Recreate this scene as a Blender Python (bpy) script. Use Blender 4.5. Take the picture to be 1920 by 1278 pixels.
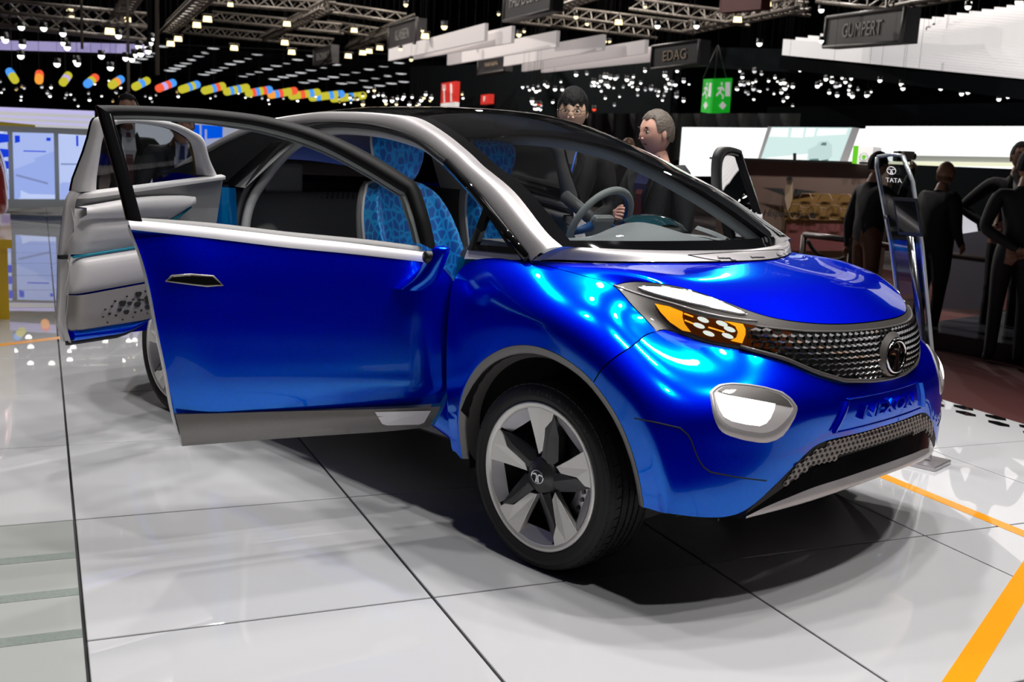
import bpy, bmesh, math, random
import numpy as np
from mathutils import Vector, Matrix

for _o in list(bpy.data.objects):
    bpy.data.objects.remove(_o, do_unlink=True)
SC = bpy.context.scene
COL = SC.collection
rnd = random.Random(7)
PI = math.pi

# ---------------------------------------------------------------- camera
# world frame: the car stands on z=0, +X is its nose, +Y its left side, origin on the front axle
CAM = np.array([2.2853, -3.2844, 1.339])
F_PX, PITCH, ROLL, YAW = 2006.74, 0.1743, -0.0519, 2.3586
_fw = np.array([math.cos(YAW) * math.cos(PITCH), math.sin(YAW) * math.cos(PITCH), -math.sin(PITCH)])
_r0 = np.array([math.sin(YAW), -math.cos(YAW), 0.0])
_u0 = np.cross(_r0, _fw)
_rt = _r0 * math.cos(ROLL) - _u0 * math.sin(ROLL)
_up = np.cross(_rt, _fw)
cam_d = bpy.data.cameras.new('camera')
cam_d.sensor_width = 36.0
cam_d.lens = F_PX / 1920.0 * 36.0
cam_d.clip_start, cam_d.clip_end = 0.05, 300
cam_d.dof.use_dof = True
cam_d.dof.focus_distance = 3.9
cam_d.dof.aperture_fstop = 4.5
cam_o = bpy.data.objects.new('camera', cam_d)
COL.objects.link(cam_o)
cam_o.matrix_world = Matrix(((_rt[0], _up[0], -_fw[0], CAM[0]), (_rt[1], _up[1], -_fw[1], CAM[1]),
                             (_rt[2], _up[2], -_fw[2], CAM[2]), (0, 0, 0, 1)))
SC.camera = cam_o


def ray(px, py):
    return _fw * F_PX + _rt * (px - 960.0) - _up * (py - 639.0)


def at(px, py, ax, val):
    """the point of the view ray through a photo pixel on the plane axis=val"""
    d = ray(px, py)
    t = (val - CAM[ax]) / d[ax]
    return CAM + d * t


def atd(px, py, dist):
    """the point seen at a photo pixel, dist metres away along the ground"""
    d = ray(px, py)
    return CAM + d * (dist / math.hypot(d[0], d[1]))


# ---------------------------------------------------------------- world, exposure, stage lights
SC.view_settings.view_transform = 'Standard'
SC.view_settings.look = 'None'
SC.view_settings.gamma = 1.0
SC.view_settings.use_curve_mapping = False
SC.view_settings.exposure = 0.0
w = bpy.data.worlds.new('hall_air')
SC.world = w
w.use_nodes = True
w.node_tree.nodes['Background'].inputs[0].default_value = (0.55, 0.6, 0.75, 1)
w.node_tree.nodes['Background'].inputs[1].default_value = 0.012
try:
    SC.cycles.sample_clamp_indirect = 4.0
except Exception:
    pass

STAGE_LAMPS = [(-0.4, 1.5, 7.4, 118), (1.5, 0.7, 7.4, 100), (-2.4, 1.1, 7.4, 118), (0.5, -1.0, 7.4, 78),
               (-1.6, -1.3, 7.4, 84), (-3.9, -0.3, 7.4, 105), (0.9, 2.6, 7.4, 90), (3.1, -2.0, 7.2, 105), (3.2, 1.4, 7.2, 105)]
for _i, (_x, _y, _z, _p) in enumerate(STAGE_LAMPS):
    _l = bpy.data.lights.new('stage_lamp_light', 'SPOT')
    _l.spot_size = math.radians(70)
    _l.spot_blend = 0.8
    _l.shadow_soft_size = 0.15
    _l.energy = _p * 4.4
    _l.color = (1.0, 0.975, 0.94)
    _o = bpy.data.objects.new('stage_lamp_light', _l)
    COL.objects.link(_o)
    _o.location = (_x, _y, _z)
    _d = Vector((-0.6 - _x * 0.3, 0.0 - _y * 0.3, 0.2)) + Vector((_x * 0.6, _y * 0.6, 0)) - Vector((_x, _y, _z))
    _o.rotation_euler = _d.to_track_quat('-Z', 'Y').to_euler()


# ---------------------------------------------------------------- materials
def _new(name):
    m = bpy.data.materials.new(name)
    m.use_nodes = True
    return m, m.node_tree, m.node_tree.nodes['Principled BSDF']


def mat(name, col, rough=0.5, metal=0.0, coat=0.0, coat_rough=0.03, spec=0.5, emit=None, strength=0.0, trans=0.0,
        ior=1.5, noise=0.0, nscale=40.0, bump=0.0, sheen=0.0, alpha=1.0):
    m, nt, b = _new(name)
    b.inputs['Base Color'].default_value = (*col, 1)
    b.inputs['Roughness'].default_value = rough
    b.inputs['Metallic'].default_value = metal
    b.inputs['Coat Weight'].default_value = coat
    b.inputs['Coat Roughness'].default_value = coat_rough
    b.inputs['Specular IOR Level'].default_value = spec
    b.inputs['Transmission Weight'].default_value = trans
    b.inputs['IOR'].default_value = ior
    b.inputs['Sheen Weight'].default_value = sheen
    b.inputs['Alpha'].default_value = alpha
    if emit is not None:
        b.inputs['Emission Color'].default_value = (*emit, 1)
        b.inputs['Emission Strength'].default_value = strength
    if noise > 0 or bump > 0:
        tc = nt.nodes.new('ShaderNodeTexCoord')
        n = nt.nodes.new('ShaderNodeTexNoise')
        n.inputs['Scale'].default_value = nscale
        n.inputs['Detail'].default_value = 4
        nt.links.new(tc.outputs['Object'], n.inputs['Vector'])
        if noise > 0:
            mx = nt.nodes.new('ShaderNodeMix')
            mx.data_type = 'RGBA'
            mx.inputs['A'].default_value = (*[c * (1 - noise) for c in col], 1)
            mx.inputs['B'].default_value = (*[min(1, c * (1 + noise)) for c in col], 1)
            nt.links.new(n.outputs['Fac'], mx.inputs['Factor'])
            nt.links.new(mx.outputs['Result'], b.inputs['Base Color'])
        if bump > 0:
            bp = nt.nodes.new('ShaderNodeBump')
            bp.inputs['Strength'].default_value = bump
            bp.inputs['Distance'].default_value = 0.01
            nt.links.new(n.outputs['Fac'], bp.inputs['Height'])
            nt.links.new(bp.outputs['Normal'], b.inputs['Normal'])
    return m


def flake_paint(name, col, rough, flake, scale=900.0, coat=1.0, metal=0.95):
    """metallic paint: tiny flakes vary the brightness under a clear coat"""
    m, nt, b = _new(name)
    tc = nt.nodes.new('ShaderNodeTexCoord')
    v = nt.nodes.new('ShaderNodeTexVoronoi')
    v.inputs['Scale'].default_value = scale
    nt.links.new(tc.outputs['Object'], v.inputs['Vector'])
    mx = nt.nodes.new('ShaderNodeMix')
    mx.data_type = 'RGBA'
    mx.inputs['A'].default_value = (*[c * (1 - flake) for c in col], 1)
    mx.inputs['B'].default_value = (*[min(1.0, c * (1 + flake)) for c in col], 1)
    sp = nt.nodes.new('ShaderNodeSeparateColor')
    nt.links.new(v.outputs['Color'], sp.inputs['Color'])
    nt.links.new(sp.outputs['Red'], mx.inputs['Factor'])
    nt.links.new(mx.outputs['Result'], b.inputs['Base Color'])
    b.inputs['Metallic'].default_value = metal
    b.inputs['Roughness'].default_value = rough
    b.inputs['Coat Weight'].default_value = coat
    b.inputs['Coat Roughness'].default_value = 0.015
    b.inputs['Coat IOR'].default_value = 1.5
    return m


def emitter(name, col, s, sample=False):
    m = bpy.data.materials.new(name)
    m.use_nodes = True
    nt = m.node_tree
    nt.nodes.clear()
    e = nt.nodes.new('ShaderNodeEmission')
    o = nt.nodes.new('ShaderNodeOutputMaterial')
    e.inputs[0].default_value = (*col, 1)
    e.inputs[1].default_value = s
    nt.links.new(e.outputs[0], o.inputs[0])
    if not sample:
        m.cycles.emission_sampling = 'NONE'
    return m


def glassy(name, tint, refl=1.0, rough=0.0, ior=1.5):
    """thin pane: tinted see-through with fresnel reflection"""
    m = bpy.data.materials.new(name)
    m.use_nodes = True
    nt = m.node_tree
    nt.nodes.clear()
    o = nt.nodes.new('ShaderNodeOutputMaterial')
    t = nt.nodes.new('ShaderNodeBsdfTransparent')
    t.inputs[0].default_value = (*tint, 1)
    g = nt.nodes.new('ShaderNodeBsdfGlossy')
    g.inputs['Roughness'].default_value = rough
    g.inputs['Color'].default_value = (refl, refl, refl, 1)
    f = nt.nodes.new('ShaderNodeFresnel')
    f.inputs['IOR'].default_value = ior
    mx = nt.nodes.new('ShaderNodeMixShader')
    nt.links.new(f.outputs[0], mx.inputs[0])
    nt.links.new(t.outputs[0], mx.inputs[1])
    nt.links.new(g.outputs[0], mx.inputs[2])
    nt.links.new(mx.outputs[0], o.inputs[0])
    return m


M = {}
def two_lobe_paint(name, deep, bright, r_deep, r_bright, fac, scale=900.0):
    """metallic paint: a broad deep lobe and a narrower bright flake lobe under one clear coat"""
    m, nt, b = _new(name)
    tc = nt.nodes.new('ShaderNodeTexCoord')
    v = nt.nodes.new('ShaderNodeTexVoronoi')
    v.inputs['Scale'].default_value = scale
    nt.links.new(tc.outputs['Object'], v.inputs['Vector'])
    sp = nt.nodes.new('ShaderNodeSeparateColor')
    nt.links.new(v.outputs['Color'], sp.inputs['Color'])
    b2 = nt.nodes.new('ShaderNodeBsdfPrincipled')
    for q, c, r in ((b, deep, r_deep), (b2, bright, r_bright)):
        mx = nt.nodes.new('ShaderNodeMix')
        mx.data_type = 'RGBA'
        mx.inputs['A'].default_value = (*[k * 0.7 for k in c], 1)
        mx.inputs['B'].default_value = (*[min(1.0, k * 1.3) for k in c], 1)
        nt.links.new(sp.outputs['Red'], mx.inputs['Factor'])
        nt.links.new(mx.outputs['Result'], q.inputs['Base Color'])
        q.inputs['Metallic'].default_value = 1.0
        q.inputs['Roughness'].default_value = r
        q.inputs['Coat Weight'].default_value = 0.75
        q.inputs['Coat Roughness'].default_value = 0.012
        q.inputs['Coat IOR'].default_value = 1.42
        q.inputs['Specular Tint'].default_value = (0.25, 0.5, 1.0, 1)
    ms = nt.nodes.new('ShaderNodeMixShader')
    ms.inputs[0].default_value = fac
    nt.links.new(b.outputs[0], ms.inputs[1])
    nt.links.new(b2.outputs[0], ms.inputs[2])
    nt.links.new(ms.outputs[0], nt.nodes['Material Output'].inputs[0])
    return m


M['blue'] = two_lobe_paint('blue_metallic_paint', (0.0, 0.003, 0.80), (0.0, 0.33, 0.85), 0.56, 0.15, 0.32)
M['silver'] = flake_paint('silver_satin_paint', (0.50, 0.475, 0.49), 0.42, 0.10, coat=0.5, metal=0.45)
M['white_strip'] = mat('pearl_white_strip', (0.70, 0.68, 0.72), 0.35, 0.1, coat=0.4)
M['gunmetal'] = flake_paint('gunmetal_satin', (0.14, 0.13, 0.126), 0.48, 0.1, coat=0.3, metal=0.5)
M['cladding'] = flake_paint('grey_cladding', (0.20, 0.188, 0.18), 0.42, 0.1, coat=0.5, metal=0.5)
M['black_gloss'] = mat('black_gloss', (0.006, 0.006, 0.007), 0.06, 0, coat=0.6)
M['black_satin'] = mat('black_satin', (0.012, 0.012, 0.013), 0.4)
M['black_matte'] = mat('black_matte_frame', (0.004, 0.004, 0.0045), 0.5, spec=0.18)
M['rubber'] = mat('tyre_rubber', (0.018, 0.018, 0.019), 0.62, spec=0.35, bump=0.05, nscale=300)
M['seal'] = mat('rubber_seal', (0.03, 0.03, 0.032), 0.55)
M['under'] = mat('under_black', (0.004, 0.004, 0.005), 0.7)
M['chrome'] = mat('chrome', (0.8, 0.8, 0.82), 0.06, 1.0)
M['dark_chrome'] = mat('dark_chrome', (0.40, 0.40, 0.41), 0.18, 1.0)
M['alloy'] = mat('machined_alloy', (0.82, 0.80, 0.765), 0.30, 0.5, coat=0.3)
M['alloy2'] = mat('satin_alloy', (0.56, 0.54, 0.57), 0.35, 0.6)
M['spoke_dark'] = mat('anthracite_spoke', (0.045, 0.045, 0.048), 0.38, 0.3, coat=0.3)
M['disc'] = mat('brake_disc_steel', (0.10, 0.10, 0.105), 0.35, 0.9)
M['windscreen'] = glassy('windscreen_glass', (0.60, 0.63, 0.64), 1.0, 0.0, 1.52)
M['window'] = glassy('window_glass', (0.66, 0.68, 0.69), 1.0, 0.0, 1.45)
M['roof_glass'] = mat('dark_roof_glass', (0.012, 0.013, 0.014), 0.05, 0, coat=1.0)
M['lamp_white'] = emitter('daylight_lamp_white', (1.0, 0.99, 0.95), 3.2, True)
M['lamp_led'] = emitter('led_cell_white', (0.93, 1.0, 0.90), 0.82)
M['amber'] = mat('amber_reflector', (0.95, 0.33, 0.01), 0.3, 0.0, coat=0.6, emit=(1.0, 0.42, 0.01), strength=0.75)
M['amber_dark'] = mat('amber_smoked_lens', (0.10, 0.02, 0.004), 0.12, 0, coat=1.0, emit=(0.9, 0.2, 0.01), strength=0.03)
M['light_grey'] = mat('light_grey_trim', (0.50, 0.50, 0.495), 0.5)
M['inner_frame'] = mat('pale_green_grey_frame', (0.36, 0.38, 0.36), 0.5)
M['cream'] = mat('white_door_trim', (0.66, 0.63, 0.64), 0.42, noise=0.03, nscale=60)
M['mid_grey'] = mat('mid_grey_trim', (0.29, 0.285, 0.285), 0.5)
M['dark_trim'] = mat('dark_interior_trim', (0.11, 0.106, 0.108), 0.5)
M['teal'] = mat('teal_piping', (0.0, 0.24, 0.36), 0.4)
M['perf'] = mat('taupe_speaker_panel', (0.30, 0.275, 0.265), 0.45, 0.4)
M['steer'] = mat('pale_grey_leather', (0.44, 0.44, 0.42), 0.55)
M['steer_blue'] = mat('blue_leather', (0.02, 0.10, 0.30), 0.5)
M['teal_glass'] = mat('teal_smoked_glass', (0.02, 0.09, 0.11), 0.08, 0, coat=1.0)
M['jamb'] = mat('cyan_gloss_jamb', (0.0, 0.32, 0.85), 0.2, 0.4, coat=1.0)


def scale_fabric(name, dark, light, scale=26.0):
    """reptile-scale weave: pale net lines between darker cells"""
    m, nt, b = _new(name)
    tc = nt.nodes.new('ShaderNodeTexCoord')
    mp = nt.nodes.new('ShaderNodeMapping')
    mp.inputs['Scale'].default_value = (1.0, 1.0, 0.62)
    v = nt.nodes.new('ShaderNodeTexVoronoi')
    v.feature = 'DISTANCE_TO_EDGE'
    v.inputs['Scale'].default_value = scale
    v.inputs['Randomness'].default_value = 0.6
    r = nt.nodes.new('ShaderNodeValToRGB')
    r.color_ramp.elements[0].position = 0.03
    r.color_ramp.elements[0].color = (*light, 1)
    r.color_ramp.elements[1].position = 0.17
    r.color_ramp.elements[1].color = (*dark, 1)
    nt.links.new(tc.outputs['Object'], mp.inputs['Vector'])
    nt.links.new(mp.outputs['Vector'], v.inputs['Vector'])
    nt.links.new(v.outputs['Distance'], r.inputs['Fac'])
    nt.links.new(r.outputs['Color'], b.inputs['Base Color'])
    b.inputs['Roughness'].default_value = 0.45
    b.inputs['Sheen Weight'].default_value = 0.2
    return m


M['scales'] = scale_fabric('blue_scale_fabric', (0.0, 0.12, 0.50), (0.0, 0.38, 0.88), 34.0)
M['seat_blue'] = mat('blue_seat_fabric', (0.0, 0.20, 0.52), 0.5, noise=0.2, nscale=30)
M['seat_back'] = mat('seat_shell_white', (0.5, 0.5, 0.5), 0.4)


# ---------------------------------------------------------------- mesh helpers
def link(o, parent=None):
    COL.objects.link(o)
    if parent is not None:
        o.parent = parent
    return o


def mesh(name, verts, faces, m, parent=None, smooth=True, label=None, weld=False):
    me = bpy.data.meshes.new(name)
    me.from_pydata([tuple(map(float, v)) for v in verts], [], [tuple(map(int, f)) for f in faces])
    if weld:
        bm = bmesh.new()
        bm.from_mesh(me)
        bmesh.ops.remove_doubles(bm, verts=bm.verts, dist=1e-5)
        bm.to_mesh(me)
        bm.free()
    me.materials.append(M[m] if isinstance(m, str) else m)
    if smooth:
        me.polygons.foreach_set('use_smooth', [True] * len(me.polygons))
    o = bpy.data.objects.new(name, me)
    link(o, parent)
    if label:
        o['label'] = label
    return o


def empty(name, loc=(0, 0, 0), rz=0.0, parent=None):
    o = bpy.data.objects.new(name, None)
    o.empty_display_size = 0.1
    o.location = loc
    o.rotation_euler = (0, 0, rz)
    return link(o, parent)


def tag(o, label, cat, group=None, kind=None):
    o['label'] = label
    if cat:
        o['category'] = cat
    if group:
        o['group'] = group
    if kind:
        o['kind'] = kind
    return o


def cr(P, n, closed=False):
    """Catmull-Rom through the points P, n steps per span"""
    P = np.asarray(P, float)
    k = len(P)
    if k == 2 and not closed:
        t = np.linspace(0, 1, n + 1)[:, None]
        return P[0] * (1 - t) + P[1] * t
    out = []
    spans = k if closed else k - 1
    for i in range(spans):
        if closed:
            p0, p1, p2, p3 = P[(i - 1) % k], P[i], P[(i + 1) % k], P[(i + 2) % k]
        else:
            p1, p2 = P[i], P[i + 1]
            p0 = P[i - 1] if i > 0 else 2 * p1 - p2
            p3 = P[i + 2] if i + 2 < k else 2 * p2 - p1
        for j in range(n):
            t = j / n
            out.append(0.5 * ((2 * p1) + (-p0 + p2) * t + (2 * p0 - 5 * p1 + 4 * p2 - p3) * t * t
                              + (-p0 + 3 * p1 - 3 * p2 + p3) * t ** 3))
    if not closed:
        out.append(P[-1])
    return np.array(out)


def grid_faces(nr, nc, wrap=False, off=0, flip=False):
    f = []
    for i in range(nr - 1):
        for j in range(nc if wrap else nc - 1):
            a = off + i * nc + j
            b = off + i * nc + (j + 1) % nc
            q = (a, b, b + nc, a + nc)
            f.append(q[::-1] if flip else q)
    return f


def loft(name, rows, m, parent=None, nu=6, nv=6, label=None, flip=False, thick=0.0, closed=False, smooth=True):
    """smooth skin through a grid of control points (rows of equal length)"""
    R = np.asarray(rows, float)
    R = np.stack([cr(r, nv, closed) for r in R]) if nv > 1 or closed else R
    G = np.stack([cr(R[:, j], nu) for j in range(R.shape[1])], 1) if nu > 1 else R
    nr, nc = G.shape[:2]
    V = G.reshape(-1, 3)
    Fs = grid_faces(nr, nc, closed, 0, flip)
    o = mesh(name, V, Fs, m, parent, smooth, label)
    if thick:
        solid(o, thick)
    return o


def solid(o, t, offset=-1.0):
    md = o.modifiers.new('solid', 'SOLIDIFY')
    md.thickness = t
    md.offset = offset
    return o


def bevel(o, w_, seg=2):
    md = o.modifiers.new('bevel', 'BEVEL')
    md.width = w_
    md.segments = seg
    md.limit_method = 'ANGLE'
    return o


def subs(o, lv=2):
    md = o.modifiers.new('subs', 'SUBSURF')
    md.levels = md.render_levels = lv
    return o


def box_vf(x0, x1, y0, y1, z0, z1):
    v = [(x0, y0, z0), (x1, y0, z0), (x1, y1, z0), (x0, y1, z0), (x0, y0, z1), (x1, y0, z1), (x1, y1, z1), (x0, y1, z1)]
    f = [(0, 3, 2, 1), (4, 5, 6, 7), (0, 1, 5, 4), (1, 2, 6, 5), (2, 3, 7, 6), (3, 0, 4, 7)]
    return v, f


def box(name, x0, x1, y0, y1, z0, z1, m, parent=None, bev=0.0, label=None):
    v, f = box_vf(x0, x1, y0, y1, z0, z1)
    o = mesh(name, v, f, m, parent, False, label)
    if bev:
        bevel(o, bev)
    return o


def tube_vf(path, r, seg=10, closed=False, caps=True):
    P = np.asarray(path, float)
    n = len(P)
    r = np.broadcast_to(np.asarray(r, float), (n,))
    V, Fs = [], []
    prev = None
    for i in range(n):
        if closed:
            t = P[(i + 1) % n] - P[i - 1]
        else:
            t = P[min(i + 1, n - 1)] - P[max(i - 1, 0)]
        t = t / (np.linalg.norm(t) + 1e-12)
        if prev is None:
            a = np.array([0, 0, 1.0]) if abs(t[2]) < 0.9 else np.array([1.0, 0, 0])
            u = np.cross(t, a)
        else:
            u = prev - t * (prev @ t)
        u /= np.linalg.norm(u) + 1e-12
        prev = u
        v = np.cross(t, u)
        for k in range(seg):
            a = 2 * PI * k / seg
            V.append(P[i] + (u * math.cos(a) + v * math.sin(a)) * r[i])
    for i in range(n if closed else n - 1):
        for k in range(seg):
            a, b = i * seg + k, i * seg + (k + 1) % seg
            c, d = ((i + 1) % n) * seg + (k + 1) % seg, ((i + 1) % n) * seg + k
            Fs.append((a, b, c, d))
    if caps and not closed:
        Fs.append(tuple(range(seg))[::-1])
        Fs.append(tuple((n - 1) * seg + k for k in range(seg)))
    return V, Fs


def tube(name, path, r, m, parent=None, seg=10, closed=False, label=None):
    v, f = tube_vf(path, r, seg, closed)
    return mesh(name, v, f, m, parent, True, label)


def prism_vf(poly, frame, depth):
    """poly: 2-D outline; frame: (origin, u, v); extruded by depth along u x v"""
    o, u, v = (np.asarray(a, float) for a in frame)
    n = np.cross(u, v)
    n = n / np.linalg.norm(n)
    k = len(poly)
    V = [o + u * a + v * b for a, b in poly] + [o + u * a + v * b + n * depth for a, b in poly]
    Fs = [tuple(range(k))[::-1], tuple(range(k, 2 * k))]
    for i in range(k):
        j = (i + 1) % k
        Fs.append((i, j, k + j, k + i))
    return V, Fs


def prism(name, poly, frame, depth, m, parent=None, label=None, bev=0.0):
    v, f = prism_vf(poly, frame, depth)
    o = mesh(name, v, f, m, parent, False, label)
    if bev:
        bevel(o, bev)
    return o


class MB:
    """collects several pieces of one part"""
    def __init__(s):
        s.v, s.f = [], []

    def add(s, vf):
        k = len(s.v)
        s.v += [tuple(map(float, p)) for p in vf[0]]
        s.f += [tuple(int(i) + k for i in q) for q in vf[1]]
        return s

    def build(s, name, m, parent=None, smooth=False, label=None):
        return mesh(name, s.v, s.f, m, parent, smooth, label)


def text_vf(body, size, depth, align='CENTER', shear=0.0, bold=0.0):
    c = bpy.data.curves.new('txt', 'FONT')
    c.body = body
    c.size = size
    c.extrude = depth
    c.shear = shear
    c.offset = bold
    c.align_x = align
    c.align_y = 'CENTER'
    c.resolution_u = 3
    o = bpy.data.objects.new('txt', c)
    COL.objects.link(o)
    bpy.context.view_layer.update()
    me = bpy.data.meshes.new_from_object(o.evaluated_get(bpy.context.evaluated_depsgraph_get()))
    V = [tuple(v.co) for v in me.vertices]
    Fs = [tuple(p.vertices) for p in me.polygons]
    bpy.data.objects.remove(o, do_unlink=True)
    bpy.data.curves.remove(c)
    bpy.data.meshes.remove(me)
    return V, Fs


def text(name, body, size, depth, frame, m, parent=None, label=None, shear=0.0, bold=0.0):
    """letters on the plane (origin, right, up)"""
    o, u, v = (np.asarray(a, float) for a in frame)
    u = u / np.linalg.norm(u)
    v = v / np.linalg.norm(v)
    n = np.cross(u, v)
    V, Fs = text_vf(body, size, depth, shear=shear, bold=bold)
    return mesh(name, [o + u * a + v * b + n * c for a, b, c in V], Fs, m, parent, False, label)


def copy_tree(o, parent=None):
    c = o.copy()
    COL.objects.link(c)
    c.parent = parent
    for ch in list(o.children):
        copy_tree(ch, c)
    return c


def mirror_obj(o, name=None):
    """left-hand twin of a part (mirrored in y), same parent"""
    me = o.data.copy()
    me.transform(Matrix.Scale(-1, 4, (0, 1, 0)))
    me.flip_normals()
    c = o.copy()
    c.data = me
    COL.objects.link(c)
    c.parent = o.parent
    if 'label' in c:
        del c['label']
    return c
# ---------------------------------------------------------------- stage floor
TY, TV, TU, TA = 2.77737, 2.17229, -0.42872, 0.97958          # tile grid: direction, offsets, pitch
TCA, TSA = math.cos(TY), math.sin(TY)


def uv(u, v, z=0.0):
    return (u * TCA - v * TSA, u * TSA + v * TCA, z)


def tile_material():
    m, nt, b = _new('white_stage_tile')
    tc = nt.nodes.new('ShaderNodeTexCoord')
    n = nt.nodes.new('ShaderNodeTexNoise')
    n.inputs['Scale'].default_value = 1.3
    n.inputs['Detail'].default_value = 5
    n2 = nt.nodes.new('ShaderNodeTexNoise')
    n2.inputs['Scale'].default_value = 14
    n2.inputs['Detail'].default_value = 6
    for q in (n, n2):
        nt.links.new(tc.outputs['Object'], q.inputs['Vector'])
    r = nt.nodes.new('ShaderNodeMapRange')
    r.inputs['To Min'].default_value = 0.004
    r.inputs['To Max'].default_value = 0.03
    r.inputs['From Min'].default_value = 0.4
    r.inputs['From Max'].default_value = 0.75
    nt.links.new(n2.outputs['Fac'], r.inputs['Value'])
    nt.links.new(r.outputs['Result'], b.inputs['Roughness'])
    mx = nt.nodes.new('ShaderNodeMix')
    mx.data_type = 'RGBA'
    mx.inputs['A'].default_value = (0.545, 0.55, 0.565, 1)
    mx.inputs['B'].default_value = (0.60, 0.60, 0.615, 1)
    nt.links.new(n.outputs['Fac'], mx.inputs['Factor'])
    nt.links.new(mx.outputs['Result'], b.inputs['Base Color'])
    b.inputs['Specular IOR Level'].default_value = 0.5
    b.inputs['IOR'].default_value = 1.75
    return m


M['tile'] = tile_material()
M['groove'] = mat('dark_tile_joint', (0.012, 0.012, 0.014), 0.6)
M['orange'] = mat('orange_floor_tape', (0.95, 0.36, 0.0), 0.35, coat=0.5)
M['carpet'] = mat('dark_red_carpet', (0.06, 0.006, 0.005), 0.95, noise=0.35, nscale=90, bump=0.2)
M['hall_floor'] = mat('dark_hall_carpet', (0.05, 0.035, 0.035), 0.9, noise=0.2, nscale=60)
M['frost'] = mat('frosted_glass_strip', (0.20, 0.235, 0.215), 0.55, noise=0.25, nscale=80)
M['glass_floor'] = mat('pale_glass_floor', (0.42, 0.435, 0.42), 0.06, spec=0.6)

U0, U1 = -2, 19            # tile rows built, in the grid's own counts
V0, V1 = -9, 5             # tile columns; the stage ends at line 5
_hu0, _hu1 = TU + U0 * TA, TU + U1 * TA
_hv0, _hv1 = TV - V1 * TA, TV - V0 * TA
_c = [uv(_hu0, _hv0, -0.012), uv(_hu1, _hv0, -0.012), uv(_hu1, _hv1, -0.012), uv(_hu0, _hv1, -0.012)]
_b = [(p[0], p[1], -0.16) for p in _c]
floor = mesh('floor', _c + _b, [(0, 1, 2, 3)[::-1], (4, 5, 6, 7), (0, 1, 5, 4), (1, 2, 6, 5), (2, 3, 7, 6), (3, 0, 4, 7)],
             'groove', None, False)
tag(floor, 'white glossy stage floor of large square tiles with dark joints', None, kind='structure')
_g = 0.0045
_tv, _tf = box_vf(_g, TA - _g, _g, TA - _g, -0.012, 0.0)
_tile_me = None
for i in range(U0, U1):
    for j in range(V0, V1):
        if j < 0 and i <= 0:
            continue                                   # glass steps lie here
        u_, v_ = TU + i * TA, TV - (j + 1) * TA
        if _tile_me is None:
            t = mesh('tile', _tv, _tf, 'tile', floor, False)
            bevel(t, 0.002, 1)
            _tile_me = t
        else:
            t = _tile_me.copy()
            link(t, floor)
        t.location = uv(u_, v_)
        t.rotation_euler = (0, 0, TY)

# glass stair at the left of the stage: pale slabs with frosted front edges
gst = empty('glass_stair', uv(-1.95, 2.178), TY)
tag(gst, 'pale glass stair with frosted strips at the lower left', 'stair')
for ua, ub in ((0.24, 0.545), (-0.06, 0.22), (-0.35, -0.085), (-0.66, -0.375), (-1.1, -0.69), (-1.5, -1.13), (-1.93, -1.53)):
    box('slab', ua + 1.95, ub + 1.95, 0.0, 3.0, -0.012, 0.0, 'glass_floor', gst)
    box('frosted_edge', ua + 1.95 - .055, ua + 1.95 - .0005, 0.0, 3.0, -0.012, 0.001, 'frost', gst)


# orange tape lines
def strip(name, a0, a1, b0, b1, z, m, label):
    v = [(*p, z) for p in (a0, a1, b1, b0)] + [(*p, 0.0002) for p in (a0, a1, b1, b0)]
    o = mesh(name, v, [(0, 1, 2, 3), (7, 6, 5, 4), (0, 4, 5, 1), (1, 5, 6, 2), (2, 6, 7, 3), (3, 7, 4, 0)], m, None, False)
    return tag(o, label, 'floor tape')


strip('floor_tape', (-0.9, 1.555), (2.4, 0.31), (-0.9, 1.622), (2.4, 0.378), 0.0012, 'orange', 'thin orange tape line on the floor beside the clear sign stand')
strip('floor_tape', (1.30, -0.92), (0.93, 1.09), (1.372, -0.92), (1.005, 1.09), 0.0016, 'orange', 'broad orange tape line at the lower right corner of the stage')
strip('floor_tape', (-4.40, -1.6), (-4.80, 0.5), (-4.48, -1.6), (-4.88, 0.5), 0.0012, 'orange', 'orange tape line behind the open white rear door')

# hall floor around the stage
hf = box('floor', -75, 40, -40, 75, -0.30, -0.165, 'hall_floor')
tag(hf, 'dark hall floor around the stages', None, kind='structure')
_cv = [uv(-8, TV - V1 * TA - 0.002, -0.12), uv(12, TV - V1 * TA - 0.002, -0.12), uv(12, -9.5, -0.12), uv(-8, -9.5, -0.12)]
rc = mesh('floor', _cv + [(p[0], p[1], -0.165) for p in _cv], [(3, 2, 1, 0), (4, 5, 6, 7), (0, 1, 5, 4), (1, 2, 6, 5), (2, 3, 7, 6), (3, 0, 4, 7)], 'carpet', None, False)
tag(rc, 'dark red carpet beyond the white stage', None, kind='structure')

# honeycomb cut-outs along the stage edge
hx = empty('honeycomb_trim')
tag(hx, 'black and white honeycomb trim along the stage edge by the red carpet', 'floor trim')
_ev = TV - V1 * TA
_hex = [(0.5 * math.cos(a), 0.5 * math.sin(a)) for a in [k * PI / 3 for k in range(6)]]
for i in range(18):
    for r_ in range(2):
        cu = -1.6 + 0.235 * i + (0.117 if r_ else 0)
        cv_ = _ev + 0.05 + 0.105 * r_
        P = [(cu + 0.15 * a, cv_ + 0.085 * b) for a, b in _hex]
        if r_ == 0:
            P = [(a, max(b, _ev + 0.006)) for a, b in P]
        mesh('hexagon', [uv(a, b, 0.0025) for a, b in P] + [uv(a, b, 0.0003) for a, b in P],
             [tuple(range(6))] + [(k, k + 6, (k + 1) % 6 + 6, (k + 1) % 6) for k in range(6)], 'black_gloss', hx, False)
# ---------------------------------------------------------------- the car: body cage
car = empty('concept_car')
tag(car, 'metallic blue concept car with silver pillars and its doors standing open', 'car')

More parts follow.
